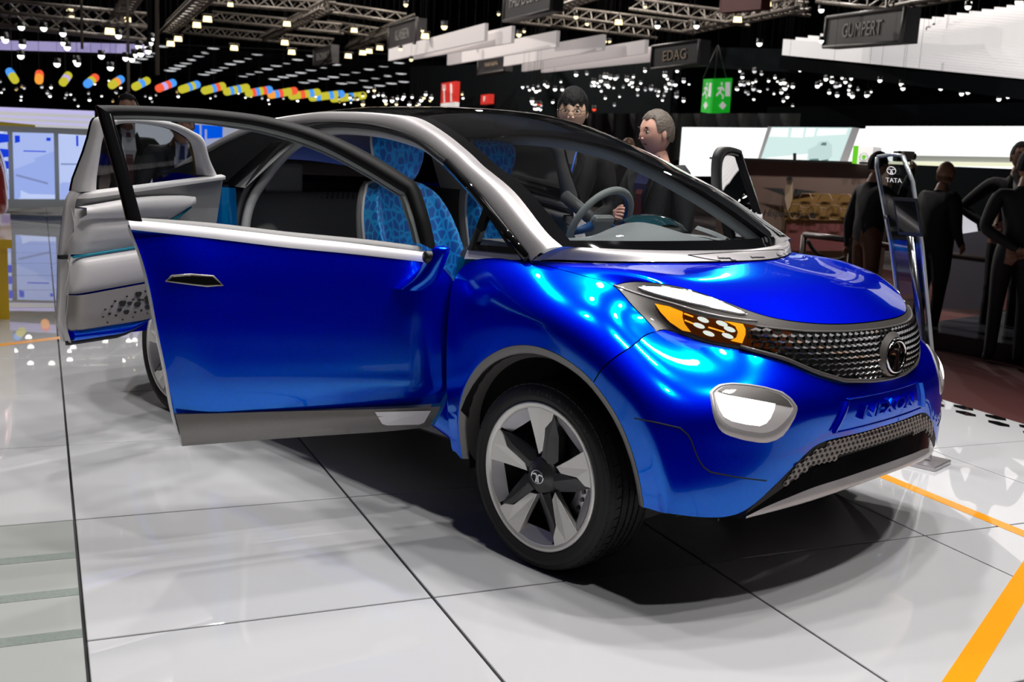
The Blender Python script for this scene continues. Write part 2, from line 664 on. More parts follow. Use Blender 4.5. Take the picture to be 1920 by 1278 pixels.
WR, WZ = 0.313, 0.313                     # wheel radius, hub height
WB = 2.5
PHI = [187, 168, 152, 139, 126, 110, 95, 83, 73, 65, 57, 43, 29, 15, 2]
AY = [-.80, -.832, -.850, -.860, -.868, -.878, -.885, -.888, -.888, -.886, -.883, -.878, -.872, -.862, -.845]
BR = [.428, .430, .434, .440, .452, .462, .468, .474, .480, .484, .488, .497, .502, .503, .500]
CC = [(-.475, -.815, .29), (-.472, -.845, .44), (-.469, -.862, .62), (-.466, -.862, .80), (-.465, -.80, .965),
      (-.20, -.757, .988), (-.094, -.738, .978), (.011, -.712, .960), (.111, -.683, .945), (.21, -.712, .890),
      (.287, -.695, .838), (.552, -.76, .668), (.576, -.76, .555), (.592, -.76, .43), (.590, -.76, .322)]
M1 = {4: (-.34, -.886, .775), 5: (-.175, -.895, .83), 6: (-.05, -.896, .845), 7: (.057, -.892, .842), 8: (.145, -.882, .824),
      9: (.222, -.873, .798), 10: (.292, -.868, .765), 11: (.42, -.876, .66), 12: (.485, -.877, .552), 13: (.52, -.868, .438), 14: (.525, -.866, .338)}
M2 = {4: (-.41, -.862, .885), 5: (-.19, -.842, .92), 6: (-.078, -.828, .919), 7: (.035, -.812, .908), 8: (.135, -.800, .893),
      9: (.225, -.802, .853), 10: (.312, -.792, .808), 11: (.490, -.828, .666), 12: (.532, -.826, .556), 13: (.560, -.822, .436), 14: (.560, -.818, .33)}
H_ = [(.111, -.683, .945), (.243, -.640, .962), (.343, -.594, .953), (.46, -.525, .916), (.545, -.44, .882), (.625, -.30, .865),
      (.668, -.15, .861), (.682, 0, .862)]
Q_ = [(.21, -.712, .890), (.345, -.645, .888), (.450, -.583, .876), (.550, -.495, .840), (.620, -.405, .802), (.683, -.275, .779),
      (.717, -.132, .773), (.727, 0, .772)]
G_ = [(.287, -.695, .838), (.40, -.622, .802), (.506, -.542, .788), (.60, -.44, .758), (.655, -.352, .718), (.700, -.245, .686),
      (.727, -.11, .676), (.735, 0, .674)]
W_ = [(-.20, -.757, .988), (-.12, -.68, .990), (-.05, -.60, .992), (.02, -.50, .995), (.08, -.38, .998), (.13, -.25, 1.0),
      (.17, -.12, 1.003), (.19, 0, 1.004)]
YB = [.76, .66, .56, .46, .37, .25, .12, 0]
B1 = [(.552, .668), (.610, .668), (.653, .664), (.684, .658), (.703, .648), (.719, .643), (.731, .641), (.734, .640)]
B2 = [(.576, .555), (.628, .555), (.666, .562), (.695, .578), (.711, .588), (.725, .592), (.735, .593), (.738, .593)]
B3 = [(.592, .43), (.640, .43), (.670, .458), (.693, .513), (.707, .543), (.720, .548), (.729, .549), (.731, .549)]
B4 = [(.590, .322), (.636, .324), (.667, .388), (.690, .458), (.702, .508), (.713, .513), (.719, .512), (.720, .512)]
R1B = [0, .012, .02, .03, .036, .04, .042, .042]
R2B = [0, .006, .012, .016, .02, .022, .024, .025]

cage_v, cage_f, cage_m, _idx = [], [], [], {}


def cv(p):
    k = (round(p[0], 4), round(p[1], 4), round(p[2], 4))
    if k not in _idx:
        _idx[k] = len(cage_v)
        cage_v.append(tuple(p))
    return _idx[k]


def cgrid(rows, mi):
    """rows of points -> cage quads; mi(i, j) gives the panel number"""
    for i in range(len(rows) - 1):
        for j in range(len(rows[0]) - 1):
            q = [cv(rows[i][j]), cv(rows[i][j + 1]), cv(rows[i + 1][j + 1]), cv(rows[i + 1][j])]
            if len(set(q)) < 3:
                continue
            cage_f.append([a for n_, a in enumerate(q) if a not in q[:n_]])
            cage_m.append(mi(i, j) if callable(mi) else mi)


def half(sgn):
    s = lambda p: (p[0], p[1] * sgn, p[2])
    ring = []
    for k, ph in enumerate(PHI):
        c, n_ = math.cos(math.radians(ph)), math.sin(math.radians(ph))
        pol = lambda r, y: (r * c, y, WZ + r * n_)
        B = pol(BR[k], AY[k] - .012)
        a2 = min(.430, BR[k] - .006)
        C = CC[k]
        if k in M1:
            m1, m2 = M1[k], M2[k]
        else:
            m1 = tuple(B[i] * .67 + C[i] * .33 for i in range(3))
            m2 = tuple(B[i] * .33 + C[i] * .67 for i in range(3))
        ring.append([s(pol(.385, AY[k] + .055)), s(pol(.400, AY[k] + .012)), s(pol(.405, AY[k])), s(pol(a2, AY[k] - .010)), s(B), s(m1), s(m2), s(C)])
    rv = sgn > 0
    rows = [r[::-1] if rv else r for r in ring]
    side = 4 if sgn < 0 else 5
    nl = len(ring[0]) - 1

    def mi(i, j):
        jj = nl - 1 - j if rv else j
        if jj <= 2:
            return 6 if sgn < 0 else 7                # arch lip
        return side if i < 10 else 2
    cgrid([list(r) for r in rows], mi)
    flip = (lambda L: L[::-1]) if rv else (lambda L: L)
    bump = [[s((x, -y, z)) for (x, z), y in zip(Bk, YB)] for Bk in (B1, B2, B3, B4)]
    g = [s(p) for p in G_]
    cgrid([flip(r) for r in [g] + bump][::-1], 2)
    cgrid([flip([s(p) for p in r]) for r in (G_, Q_, H_)], 1)
    r1, r2 = [], []
    for j in range(8):
        if j == 0:
            r1.append(CC[7])
            r2.append(CC[6])
        else:
            a, b = np.array(H_[j]), np.array(W_[j])
            r1.append(tuple(a * .67 + b * .33 + [0, 0, R1B[j]]))
            r2.append(tuple(a * .33 + b * .67 + [0, 0, R2B[j]]))
    cgrid([flip([s(p) for p in r]) for r in (H_, r1, r2, W_)], 0)


half(-1)
half(1)
cage = bpy.data.meshes.new('cage')
cage.from_pydata(cage_v, [], cage_f)
PANELS = ['blue', 'gunmetal', 'blue', 'under', 'blue', 'blue', 'cladding', 'cladding']
for p in PANELS:
    cage.materials.append(M[p])
cage.polygons.foreach_set('material_index', cage_m)
bm = bmesh.new()
bm.from_mesh(cage)
bmesh.ops.recalc_face_normals(bm, faces=bm.faces)
up_n = sum((f.normal.z for f in bm.faces if f.material_index == 0))
if up_n < 0:
    bmesh.ops.reverse_faces(bm, faces=bm.faces)
# soft creases along the feature lines
cl = bm.edges.layers.float.new('crease_edge')
for e in bm.edges:
    ms = {f.material_index for f in e.link_faces}
    if len(e.link_faces) == 2 and (ms == {0, 1} or ms == {1, 2}):
        e[cl] = 0.55
    if ms & {6, 7} and ms - {6, 7}:
        e[cl] = 0.6
bm.to_mesh(cage)
bm.free()
cage_o = bpy.data.objects.new('cage', cage)
COL.objects.link(cage_o)
md = cage_o.modifiers.new('s', 'SUBSURF')
md.levels = md.render_levels = 2
target = np.array(cage_v)
nv_ = len(target)
for _ in range(2):
    bpy.context.view_layer.update()
    ev = cage_o.evaluated_get(bpy.context.evaluated_depsgraph_get())
    co = np.empty(len(ev.data.vertices) * 3)
    ev.data.vertices.foreach_get('co', co)
    co = co.reshape(-1, 3)[:nv_]
    cur = np.empty(nv_ * 3)
    cage.vertices.foreach_get('co', cur)
    cur = cur.reshape(-1, 3) + 0.6 * (target - co)
    cage.vertices.foreach_set('co', cur.ravel())
    cage.update()
md.levels = md.render_levels = 3
bpy.context.view_layer.update()
skin = bpy.data.meshes.new_from_object(cage_o.evaluated_get(bpy.context.evaluated_depsgraph_get()))
bpy.data.objects.remove(cage_o, do_unlink=True)

# relax the dense skin so highlights run smoothly; panel borders stay put
_bs = bmesh.new()
_bs.from_mesh(skin)
_keep = set()
for e in _bs.edges:
    if len(e.link_faces) < 2 or e.link_faces[0].material_index != e.link_faces[1].material_index:
        _keep.update(v.index for v in e.verts)
_bs.verts.ensure_lookup_table()
for _ in range(14):
    _n = {}
    for v in _bs.verts:
        if v.index not in _keep:
            nb_ = [e.other_vert(v).co for e in v.link_edges]
            _n[v.index] = v.co * .5 + sum(nb_, Vector()) / len(nb_) * .5
    for k, c in _n.items():
        _bs.verts[k].co = c
_bs.to_mesh(skin)
_bs.free()

# ray target for parts that sit on the skin
from mathutils.bvhtree import BVHTree
_bmk = bmesh.new()
_bmk.from_mesh(skin)
_bmk.normal_update()
SKIN = BVHTree.FromBMesh(_bmk)


def on(px, py, off=0.0):
    """3-D point of the body skin seen at a photo pixel, lifted off along the normal"""
    d = Vector(ray(px, py)).normalized()
    loc, nor, i, dist = SKIN.ray_cast(Vector(CAM), d)
    if loc is None:
        return None
    if nor.dot(d) > 0:
        nor = -nor
    return np.array(loc + nor * off)


def panel_objs():
    names = {0: 'hood', 1: 'front_band', 2: 'front_bumper', 4: 'fender', 5: 'fender', 6: 'wheel_arch_trim', 7: 'wheel_arch_trim'}
    labels = {1: 'gunmetal grey band holding lamps and grille', 0: 'blue hood', 6: 'grey wheel arch lip'}
    out = {}
    for mi_, nm in names.items():
        b = _bmk.copy()
        bmesh.ops.delete(b, geom=[f for f in b.faces if f.material_index != mi_], context='FACES')
        # shut lines: draw the panel's border back a little
        if mi_ not in (6, 7):
            bmesh.ops.recalc_face_normals
            bd = [v for v in b.verts if v.is_boundary]
            mv = {}
            for v in bd:
                inn = [e.other_vert(v).co for e in v.link_edges if not e.is_boundary]
                if inn:
                    d = sum(inn, Vector()) / len(inn) - v.co
                    if d.length > 1e-6 and abs(v.co.y) > -1:
                        mv[v] = v.co + d.normalized() * min(0.0022, d.length * .4)
            for v, c in mv.items():
                v.co = c
        me = bpy.data.meshes.new(nm)
        b.to_mesh(me)
        b.free()
        me.materials.clear()
        me.materials.append(M[PANELS[mi_]])
        me.polygons.foreach_set('material_index', [0] * len(me.polygons))
        me.polygons.foreach_set('use_smooth', [True] * len(me.polygons))
        o = bpy.data.objects.new(nm, me)
        link(o, car)
        if mi_ in labels:
            o['label'] = labels[mi_]
        out[mi_] = o
    # dark shell just behind the panels
    b = _bmk.copy()
    bmesh.ops.delete(b, geom=[f for f in b.faces if f.material_index in (6, 7)], context='FACES')
    b.normal_update()
    for v in b.verts:
        v.co -= v.normal * 0.006
    me = bpy.data.meshes.new('body_shell')
    b.to_mesh(me)
    b.free()
    me.materials.clear()
    me.materials.append(M['under'])
    me.polygons.foreach_set('material_index', [0] * len(me.polygons))
    link(bpy.data.objects.new('body_shell', me), car)
    return out


PAN = panel_objs()

# ---------------------------------------------------------------- pillars, roof, glass
PO = [(-.176, -.765, .991), (-.28, -.745, 1.06), (-.503, -.70, 1.186), (-.703, -.66, 1.278), (-.80, -.643, 1.318), (-.995, -.61, 1.379),
      (-1.242, -.59, 1.418), (-1.44, -.585, 1.430), (-1.645, -.58, 1.430), (-1.86, -.585, 1.418), (-2.2, -.60, 1.372), (-2.5, -.63, 1.285), (-2.85, -.66, 1.15)]
PI_ = [(-.10, -.70, 1.043), (-.19, -.69, 1.086), (-.40, -.638, 1.203), (-.60, -.602, 1.283), (-.70, -.583, 1.328), (-.87, -.553, 1.394),
       (-1.06, -.527, 1.450), (-1.25, -.51, 1.466), (-1.5, -.50, 1.474), (-1.8, -.505, 1.468), (-2.2, -.52, 1.424), (-2.5, -.55, 1.340), (-2.85, -.58, 1.21)]
mid = []
for a, b in zip(PO, PI_):
    a, b = np.array(a), np.array(b)
    mid.append((a + b) / 2 + np.array([0.012, -0.016, 0.016]))
deep = [np.array(a) + np.array([-.012, .03, -.012]) for a in PO]
pl = loft('roof_pillar', [deep, PO, mid, PI_], 'silver', car, 5, 6, label='silver arched pillar from hood to roof')
mirror_obj(pl)

# cowl: silver strip under the windscreen
GB = [(-.10, -.70, 1.043), (-.082, -.655, 1.042), (-.055, -.60, 1.040), (.0, -.45, 1.036), (.055, -.30, 1.034), (.095, -.12, 1.034), (.10, 0, 1.034)]
WE = [(-.168, -.767, .992), (-.118, -.705, .9985), (-.03, -.60, 1.000), (.032, -.485, 1.001), (.112, -.32, 1.004), (.176, -.14, 1.007), (.197, 0, 1.008)]
full = lambda L: [tuple(p) for p in L] + [(p[0], -p[1], p[2]) for p in L[-2::-1]]
cm = [tuple((np.array(a) + np.array(b)) / 2 + np.array([.004, 0, .008])) for a, b in zip(GB, WE)]
cowl = loft('cowl_panel', [full(WE), full(cm), full(GB)], 'silver', car, 5, 6, label='silver cowl strip below the windscreen')

# windscreen and roof: sections across the car
CR = [(.20, -.009), (.205, .02), (.19, .035), (.16, .045), (.14, .05), (.10, .055), (.06, .055), (.02, .055), (0, .05), (0, .05), (0, .05), (-.02, .05), (-.04, .05)]


def cross(i, lift=0.0):
    x, y, z = PI_[i]
    dx, dz = CR[i]
    out = []
    for t in (-1, -.82, -.6, -.3, 0, .3, .6, .82, 1):
        k = 1 - abs(t) ** 2.2
        out.append((x + dx * k, -y * t, z + dz * k + lift))
    return out


SEC = [cross(i) for i in range(13)]
SEC[0] = [GB[0], tuple(np.array(GB[2]) + [0, .01, .0]), (.0, -.45, 1.036), (.06, -.25, 1.034), (.10, 0, 1.034), (.06, .25, 1.034), (.0, .45, 1.036), (GB[2][0], -GB[2][1] - .01, GB[2][2]), (GB[0][0], -GB[0][1], GB[0][2])]
_S = np.array(SEC, float)
_S = np.stack([cr(r, 5) for r in _S])
_S = np.stack([cr(_S[:, j], 6) for j in range(_S.shape[1])], 1)         # dense: rows along the car
nr_, nc_ = _S.shape[:2]
scr_f, frit_f, roof_f, tail_f = [], [], [], []
for i in range(nr_ - 1):
    for j in range(nc_ - 1):
        a = i * nc_ + j
        q = (a, a + 1, a + 1 + nc_, a + nc_)
        t_ = abs((j + .5) / (nc_ - 1) * 2 - 1)
        if i < 40:
            (frit_f if (t_ > .88 or i < 3) else scr_f).append(q)
        elif i < 60:
            roof_f.append(q)
        else:
            tail_f.append(q)
_V = _S.reshape(-1, 3)


def sub(name, fs, m, label=None, off=0.0):
    u_ = sorted({k for q in fs for k in q})
    mp = {k: n_ for n_, k in enumerate(u_)}
    return mesh(name, [_V[k] + np.array([0, 0, off]) for k in u_], [tuple(mp[k] for k in q) for q in fs], m, car, True, label)


sub('windscreen', scr_f, 'windscreen', 'dark tinted windscreen')
sub('windscreen_border', frit_f, 'black_gloss', 'black printed border of the windscreen')
sub('roof', roof_f, 'roof_glass', 'black glossy roof')
sub('rear_window', tail_f, 'roof_glass')
sub('headlining', roof_f + tail_f, 'mid_grey', 'grey headlining', -.022)
# ---------------------------------------------------------------- pieces set on the front skin
from mathutils.geometry import delaunay_2d_cdt


def patch(name, poly, off, m, parent, step=9.0, skirt=0.0, label=None, mirror=True, proj=None):
    """a piece of trim lying on the skin: outline in photo pixels, lifted off by off"""
    proj = proj or (lambda a, b, o_: on(a, b, o_))
    poly = [tuple(map(float, p)) for p in poly]
    pts = []
    n = len(poly)
    for i in range(n):
        a, b = np.array(poly[i]), np.array(poly[(i + 1) % n])
        k = max(1, int(np.linalg.norm(b - a) / step))
        for j in range(k):
            pts.append(tuple(a + (b - a) * j / k))
    nb = len(pts)
    P = np.array(pts)
    lo, hi = P.min(0), P.max(0)

    def inside(q):
        c = False
        for i in range(nb):
            (x1, y1), (x2, y2) = pts[i], pts[(i + 1) % nb]
            if (y1 > q[1]) != (y2 > q[1]) and q[0] < (x2 - x1) * (q[1] - y1) / (y2 - y1) + x1:
                c = not c
        return c
    inner = []
    gy = lo[1] + step * .5
    while gy < hi[1]:
        gx = lo[0] + step * .5
        while gx < hi[0]:
            q = np.array([gx, gy])
            if inside(q) and np.min(np.linalg.norm(P - q, axis=1)) > step * .45:
                inner.append((gx, gy))
            gx += step
        gy += step
    allp = [Vector(p) for p in pts + inner]
    r = delaunay_2d_cdt(allp, [(i, (i + 1) % nb) for i in range(nb)], [list(range(nb))], 1, 1e-4)
    V, bad = [], set()
    for i, p in enumerate(r[0]):
        q = proj(p[0], p[1], off)
        if q is None:
            bad.add(i)
            q = np.zeros(3)
        V.append(q)
    Fs = [tuple(f) for f in r[2] if not (set(f) & bad)]
    # wind towards the camera
    if Fs:
        a, b, c = (V[k] for k in Fs[0][:3])
        if np.cross(b - a, c - a) @ (CAM - a) < 0:
            Fs = [f[::-1] for f in Fs]
    if skirt:
        k0 = len(V)
        nn = [proj(p[0], p[1], off - skirt) for p in pts]
        if all(q is not None for q in nn):
            V += nn
            for i in range(nb):
                j = (i + 1) % nb
                Fs.append((i, j, k0 + j, k0 + i))
    o = mesh(name, V, Fs, m, parent, True, label)
    if mirror:
        return o, mirror_obj(o)
    return o


def resample(poly, n):
    P = np.array(poly + [poly[0]], float)
    d = np.r_[0, np.cumsum(np.linalg.norm(np.diff(P, axis=0), axis=1))]
    t = np.linspace(0, d[-1], n, endpoint=False)
    return np.stack([np.interp(t, d, P[:, 0]), np.interp(t, d, P[:, 1])], 1)


def ring(name, outer, inner, offs, m, parent, n=56, label=None, mirror=True):
    """moulded frame between two outlines; offs = heights outer edge, crest, inner edge"""
    A, B = resample(outer, n), resample(inner, n)
    rows = []
    for t, of in zip(np.linspace(0, 1, len(offs)), offs):
        rows.append([on(*(A[i] * (1 - t) + B[i] * t), of) for i in range(n)])
    V = np.array(rows).reshape(-1, 3)
    o = mesh(name, V, grid_faces(len(offs), n, True), m, parent, True, label)
    if mirror:
        return o, mirror_obj(o)
    return o


def seam(pts, r=0.0022, name='shut_line', m='under', mirror=True):
    P = []
    for i in range(len(pts) - 1):
        for k in range(5):
            P.append(on(pts[i][0] + (pts[i + 1][0] - pts[i][0]) * k / 5, pts[i][1] + (pts[i + 1][1] - pts[i][1]) * k / 5, 0.0))
    P.append(on(*pts[-1], 0.0))
    P = [p for p in P if p is not None]
    o = tube(name, P, r, m, car, 6)
    if mirror:
        mirror_obj(o)
    return o


def crp(P, n=4, closed=True):
    return [tuple(p) for p in cr([(a, b) for a, b in P], n, closed)]


# headlamps ------------------------------------------------------
for side in (0,):
    hl = empty('headlamp', parent=car)
    hl2 = empty('headlamp', parent=car)

    def both(pair):
        pair[1].parent = hl2
        return pair
    DRL = [(1196, 539.6), (1203, 537.5), (1224, 537), (1255, 538.5), (1286, 544), (1317, 553), (1349, 564.6), (1380, 578), (1401, 589.6),
           (1386, 588.5), (1359, 583), (1317, 573), (1276, 563.5), (1234, 553), (1203, 543.5)]
    both(patch('daylight_lamp', DRL, 0.004, 'lamp_white', hl, 6, label='glowing white blade lamp'))
    A_, B_ = resample(DRL, 40), None
    both((lambda o: (o, mirror_obj(o)))(tube('chrome_rim', [on(*p, .004) for p in A_], 0.0022, 'chrome', hl, 6, True)))
    both(patch('lens_recess', [(1227, 568), (1247, 572), (1281, 583), (1317, 594), (1359, 601), (1397, 607), (1440, 615), (1484, 623),
                               (1486, 650), (1455, 660), (1442, 655), (1388, 646), (1338, 640), (1297, 625), (1276, 619), (1255, 604), (1240, 588)], 0.0025,
               'amber_dark', hl, 8, label='smoked amber lamp window'))
    both(patch('amber_reflector', [(1228, 570), (1255, 575), (1281, 585), (1280, 594), (1284, 606), (1296, 622), (1280, 619), (1257, 604), (1240, 587)],
               0.006, 'amber', hl, 5, label='amber turn reflector, rear crescent'))
    both(patch('amber_reflector', [(1357, 602), (1376, 605), (1392, 608), (1397, 617), (1397, 627), (1391, 643), (1369, 638), (1380, 632), (1383, 622), (1378, 612), (1366, 606)],
               0.006, 'amber', hl, 5, label='amber turn reflector, front crescent'))
    for cxp, cyp in ((1318.5, 599.6), (1311, 610), (1329, 624.6), (1353, 606.7), (1367.5, 617), (1364, 629)):
        el = [(cxp + 10.5 * math.cos(a) + 2.5 * math.sin(a), cyp + 5.0 * math.sin(a) + 2.2 * math.cos(a)) for a in np.linspace(0, 2 * PI, 14, endpoint=False)]
        both(patch('led_cell', el, 0.009, 'lamp_led', hl, 5, skirt=0.006))
    for a, b in (((1283, 588), (1300, 594)), ((1328, 613), (1358, 622)), ((1284, 600), (1302, 607))):
        both((lambda o: (o, mirror_obj(o)))(tube('amber_strip', [on(*a, .005), on((a[0] + b[0]) / 2, (a[1] + b[1]) / 2, .005), on(*b, .005)], 0.0025, 'amber', hl, 6)))
    crest = [(1150, 534), (1180, 545), (1215, 556), (1260, 568), (1310, 583), (1360, 594), (1420, 602)]
    both((lambda o: (o, mirror_obj(o)))(tube('crest_line', [on(*p, .0) for p in crp(crest, 4, False)], 0.0032, 'silver', hl, 6)))

# fog lamps ------------------------------------------------------
FO = [(1330, 735), (1338, 726), (1350, 719), (1372, 717), (1402, 719), (1433, 724), (1466, 733), (1484, 746), (1497, 764), (1491, 782), (1480, 801.6),
      (1468, 817), (1455, 825), (1440, 829.5), (1426, 830), (1395, 825), (1365, 816), (1353, 809), (1347, 801.6), (1340, 787), (1336, 773)]
FI = [(1338, 737), (1344, 730), (1354, 725), (1373, 722), (1402, 724), (1432, 729), (1462, 738), (1478, 749), (1488, 764), (1480, 779), (1468, 793),
      (1456, 803), (1446, 808), (1434, 811), (1424, 811), (1396, 807), (1371, 800), (1361, 794), (1355, 788), (1347, 777), (1343, 765)]
fg = empty('fog_lamp', parent=car)
fg2 = empty('fog_lamp', parent=car)


def bothf(pair):
    pair[1].parent = fg2
    return pair


bothf(ring('surround', FO, FI, (0.0, 0.004, 0.004, 0.0015), 'silver', fg, label='silver lamp surround'))
bothf(patch('bowl', FI, 0.0015, 'cream', fg, 8, label='pale lamp bowl'))
bothf(patch('lens', [(1341, 737), (1375, 743), (1415, 750), (1453, 757), (1451, 768), (1444, 783), (1436, 793), (1424, 798), (1398, 795), (1372, 789), (1357, 781), (1349, 768), (1344, 752)],
            0.0022, 'lamp_white', fg, 7, label='glowing white lens'))
bothf(patch('visor', [(1345, 733), (1356, 726), (1373, 723), (1402, 725), (1432, 730), (1461, 739), (1476, 750), (1485, 763), (1453, 757), (1415, 750), (1375, 743)],
            0.0032, 'gunmetal', fg, 7, label='grey visor over the lens'))

# shut lines ------------------------------------------------------
seam([(1190, 784), (1232, 792), (1275, 802), (1290, 815), (1297, 827), (1303, 845), (1311, 863), (1320, 876), (1333, 885), (1380, 894), (1437, 901)])


# grille ----------------------------------------------------------
def front(y, z, off=0.0):
    loc, nor, i, d = SKIN.ray_cast(Vector((2.5, y, z)), Vector((-1, 0, 0)))
    if loc is None:
        return None
    if nor.x < 0:
        nor = -nor
    return np.array(loc + nor * off)


def hexmesh(name, m, parent, region, py, pz, hi_, lo_, fill, surf, slant=0.0):
    """perforated plate: every cell a bevelled hexagonal hole"""
    V, Fs = [], []
    nz = int(0.7 / pz)
    for r_ in range(-nz, nz):
        for c in range(-60, 61):
            y = c * py + (py / 2 if r_ % 2 else 0)
            z = 0.6 + r_ * pz
            if not region(y, z):
                continue
            out, inn = [], []
            ok = True
            for k in range(6):
                a = k * PI / 3 + PI / 6
                oy, oz = y + math.cos(a) * py * .577, z + math.sin(a) * pz * .667
                iy, iz = y + math.cos(a) * py * .577 * fill, z + math.sin(a) * pz * .667 * fill - pz * .06
                p, q = surf(oy, oz, hi_), surf(iy, iz, lo_)
                if p is None or q is None:
                    ok = False
                    break
                out.append(p)
                inn.append(q)
            if not ok:
                continue
            k0 = len(V)
            V += out + inn
            for k in range(6):
                j = (k + 1) % 6
                Fs.append((k0 + k, k0 + j, k0 + 6 + j, k0 + 6 + k))
    return mesh(name, V, Fs, m, parent, False, weld=True)


_gy = [abs(p[1]) for p in G_][::-1]
_gz = [p[2] for p in G_][::-1]


def g_low(y):
    return float(np.interp(abs(y), _gy, _gz))


_ty = [0, .2, .35, .44, .53]
_tz = [.838, .838, .842, .850, .860]
gr = empty('grille', parent=car)
gr['label'] = 'dark honeycomb grille'
GREG = lambda y, z: abs(y) < .505 and g_low(y) + .020 < z < float(np.interp(abs(y), _ty, _tz)) - .012
V_, F_ = [], []
ys = np.linspace(-.525, .525, 61)
for y in ys:
    for t in np.linspace(0, 1, 9):
        z = (g_low(y) + .010) * (1 - t) + t * (float(np.interp(abs(y), _ty, _tz)) - .002)
        V_.append(front(y, z, 0.0025))
mesh('grille_back', V_, grid_faces(61, 9), 'under', gr, True)
hexmesh('grille_mesh', 'dark_chrome', gr, GREG, 0.0265, 0.0172, 0.0085, 0.0025, 0.62, front)
# rim of the grille
rim_t = [front(y, float(np.interp(abs(y), _ty, _tz)), .004) for y in np.linspace(-.50, .50, 50)]
tube('grille_rim', rim_t, 0.004, 'gunmetal', gr, 6)
rim_b = [front(y, g_low(y) + .008, .004) for y in np.linspace(-.54, .54, 60)]
tube('grille_rim', rim_b, 0.0075, 'gunmetal', gr, 6)


# maker's badge ----------------------------------------------------
def badge(parent, o, u, v, s, ring_m='chrome', back=None, depth=0.004):
    """oval ring with two strokes sweeping up and out from the foot"""
    o, u, v = (np.asarray(a, float) for a in (o, u, v))
    n = np.cross(u, v)
    n /= np.linalg.norm(n)
    P = lambda a, b, c=0.0: o + u * (a * s) + v * (b * s) + n * c
    tube('badge_ring', [P(math.cos(t), .82 * math.sin(t), depth) for t in np.linspace(0, 2 * PI, 40, endpoint=False)], s * .085, ring_m, parent, 8, True)
    if back:
        mesh('badge_back', [P(1.02 * math.cos(t), .84 * math.sin(t), 0) for t in np.linspace(0, 2 * PI, 40, endpoint=False)], [tuple(range(40))], back, parent, False)
    for sg in (-1, 1):
        path = [(sg * .21, -.74), (sg * .15, -.35), (sg * .11, .0), (sg * .16, .20), (sg * .42, .31), (sg * .88, .20)]
        wd = [.15, .11, .08, .08, .10, .06]
        L, R = [], []
        C = cr(np.array([(a, b, w_) for (a, b), w_ in zip(path, wd)]), 4)
        for i, (a, b, w_) in enumerate(C):
            t = C[min(i + 1, len(C) - 1)] - C[max(i - 1, 0)]
            t = np.array([t[0], t[1]]) / (np.hypot(t[0], t[1]) + 1e-9)
            L.append((a - t[1] * w_, b + t[0] * w_))
            R.append((a + t[1] * w_, b - t[0] * w_))
        k = len(L)
        V = [P(a, b, depth * 1.4) for a, b in L] + [P(a, b, depth * 1.4) for a, b in R] + [P(a, b, 0) for a, b in L] + [P(a, b, 0) for a, b in R]
        Fs = []
        for i in range(k - 1):
            Fs += [(i, i + 1, k + i + 1, k + i), (i, 2 * k + i, 2 * k + i + 1, i + 1), (k + i, k + i + 1, 3 * k + i + 1, 3 * k + i)]
        mesh('badge_stroke', V, Fs, ring_m, parent, False)


bd = empty('badge', parent=car)
bc = front(0, .752, .012)
_bn = np.array([.995, 0, .06])
_bu, _bv = np.array([0, 1.0, 0]), np.array([-.06, 0, .998])
dish = [bc + _bu * math.cos(t) * .082 + _bv * math.sin(t) * .078 + np.array([-.012, 0, 0]) for t in np.linspace(0, 2 * PI, 40, endpoint=False)]
dish2 = [bc + _bu * math.cos(t) * .066 + _bv * math.sin(t) * .062 + np.array([.004, 0, 0]) for t in np.linspace(0, 2 * PI, 40, endpoint=False)]
mesh('badge_collar', dish + dish2, grid_faces(2, 40, True) , 'gunmetal', bd, True)
badge(bd, bc + np.array([.002, 0, 0]), _bu, _bv, .062, 'chrome', 'black_gloss', .006)

# model lettering on the bumper ------------------------------------
TV_, TF_ = text_vf('NEXON', .062, .0045, shear=0.12, bold=0.0012)
PV = []
for a, b, c in TV_:
    q = front(a * 1.62, .588 + b * .98, 0.0)
    PV.append(q + np.array([.006 + c * 2.0, 0, 0]))
mesh('lettering', PV, TF_, 'blue', car, False, 'raised model name on the bumper')
for sg in (-1, 1):
    bar = []
    for t in np.linspace(0, 1, 8):
        yy = sg * (.305 - .052 * t)
        bar.append([front(yy - .010, .543 + .09 * t, .001), front(yy - .006, .543 + .09 * t, .012), front(yy + .006, .543 + .09 * t, .012), front(yy + .012, .543 + .09 * t, .001)])
    loft('plate_bar', bar, 'blue', car, 1, 1)
for zz, ww in ((.536, .300), (.638, .25)):
    tube('plate_edge', [front(y, zz, .001) for y in np.linspace(-ww, ww, 30)], .003, 'blue', car, 6)

# lower intake and skid plate --------------------------------------
YL = [0, .12, .25, .37, .46, .56, .63]
TOP = [(.716, .511), (.716, .511), (.712, .512), (.703, .507), (.691, .457), (.668, .387), (.642, .332)]
MID = [(.722, .452), (.72, .452), (.713, .449), (.699, .440), (.684, .405), (.660, .358), (.638, .322)]
LOWR = [(.738, .388), (.736, .387), (.728, .383), (.712, .376), (.694, .362), (.664, .338), (.640, .314)]
SKB = [(.745, .352), (.742, .350), (.730, .343), (.712, .334), (.690, .325), (.656, .312), (.628, .303)]
SKU = [(.60, .318), (.60, .317), (.59, .312), (.575, .306), (.56, .300), (.545, .294), (.535, .29)]
row = lambda R_: full([(x, -y, z) for (x, z), y in zip(R_, YL)][::-1])
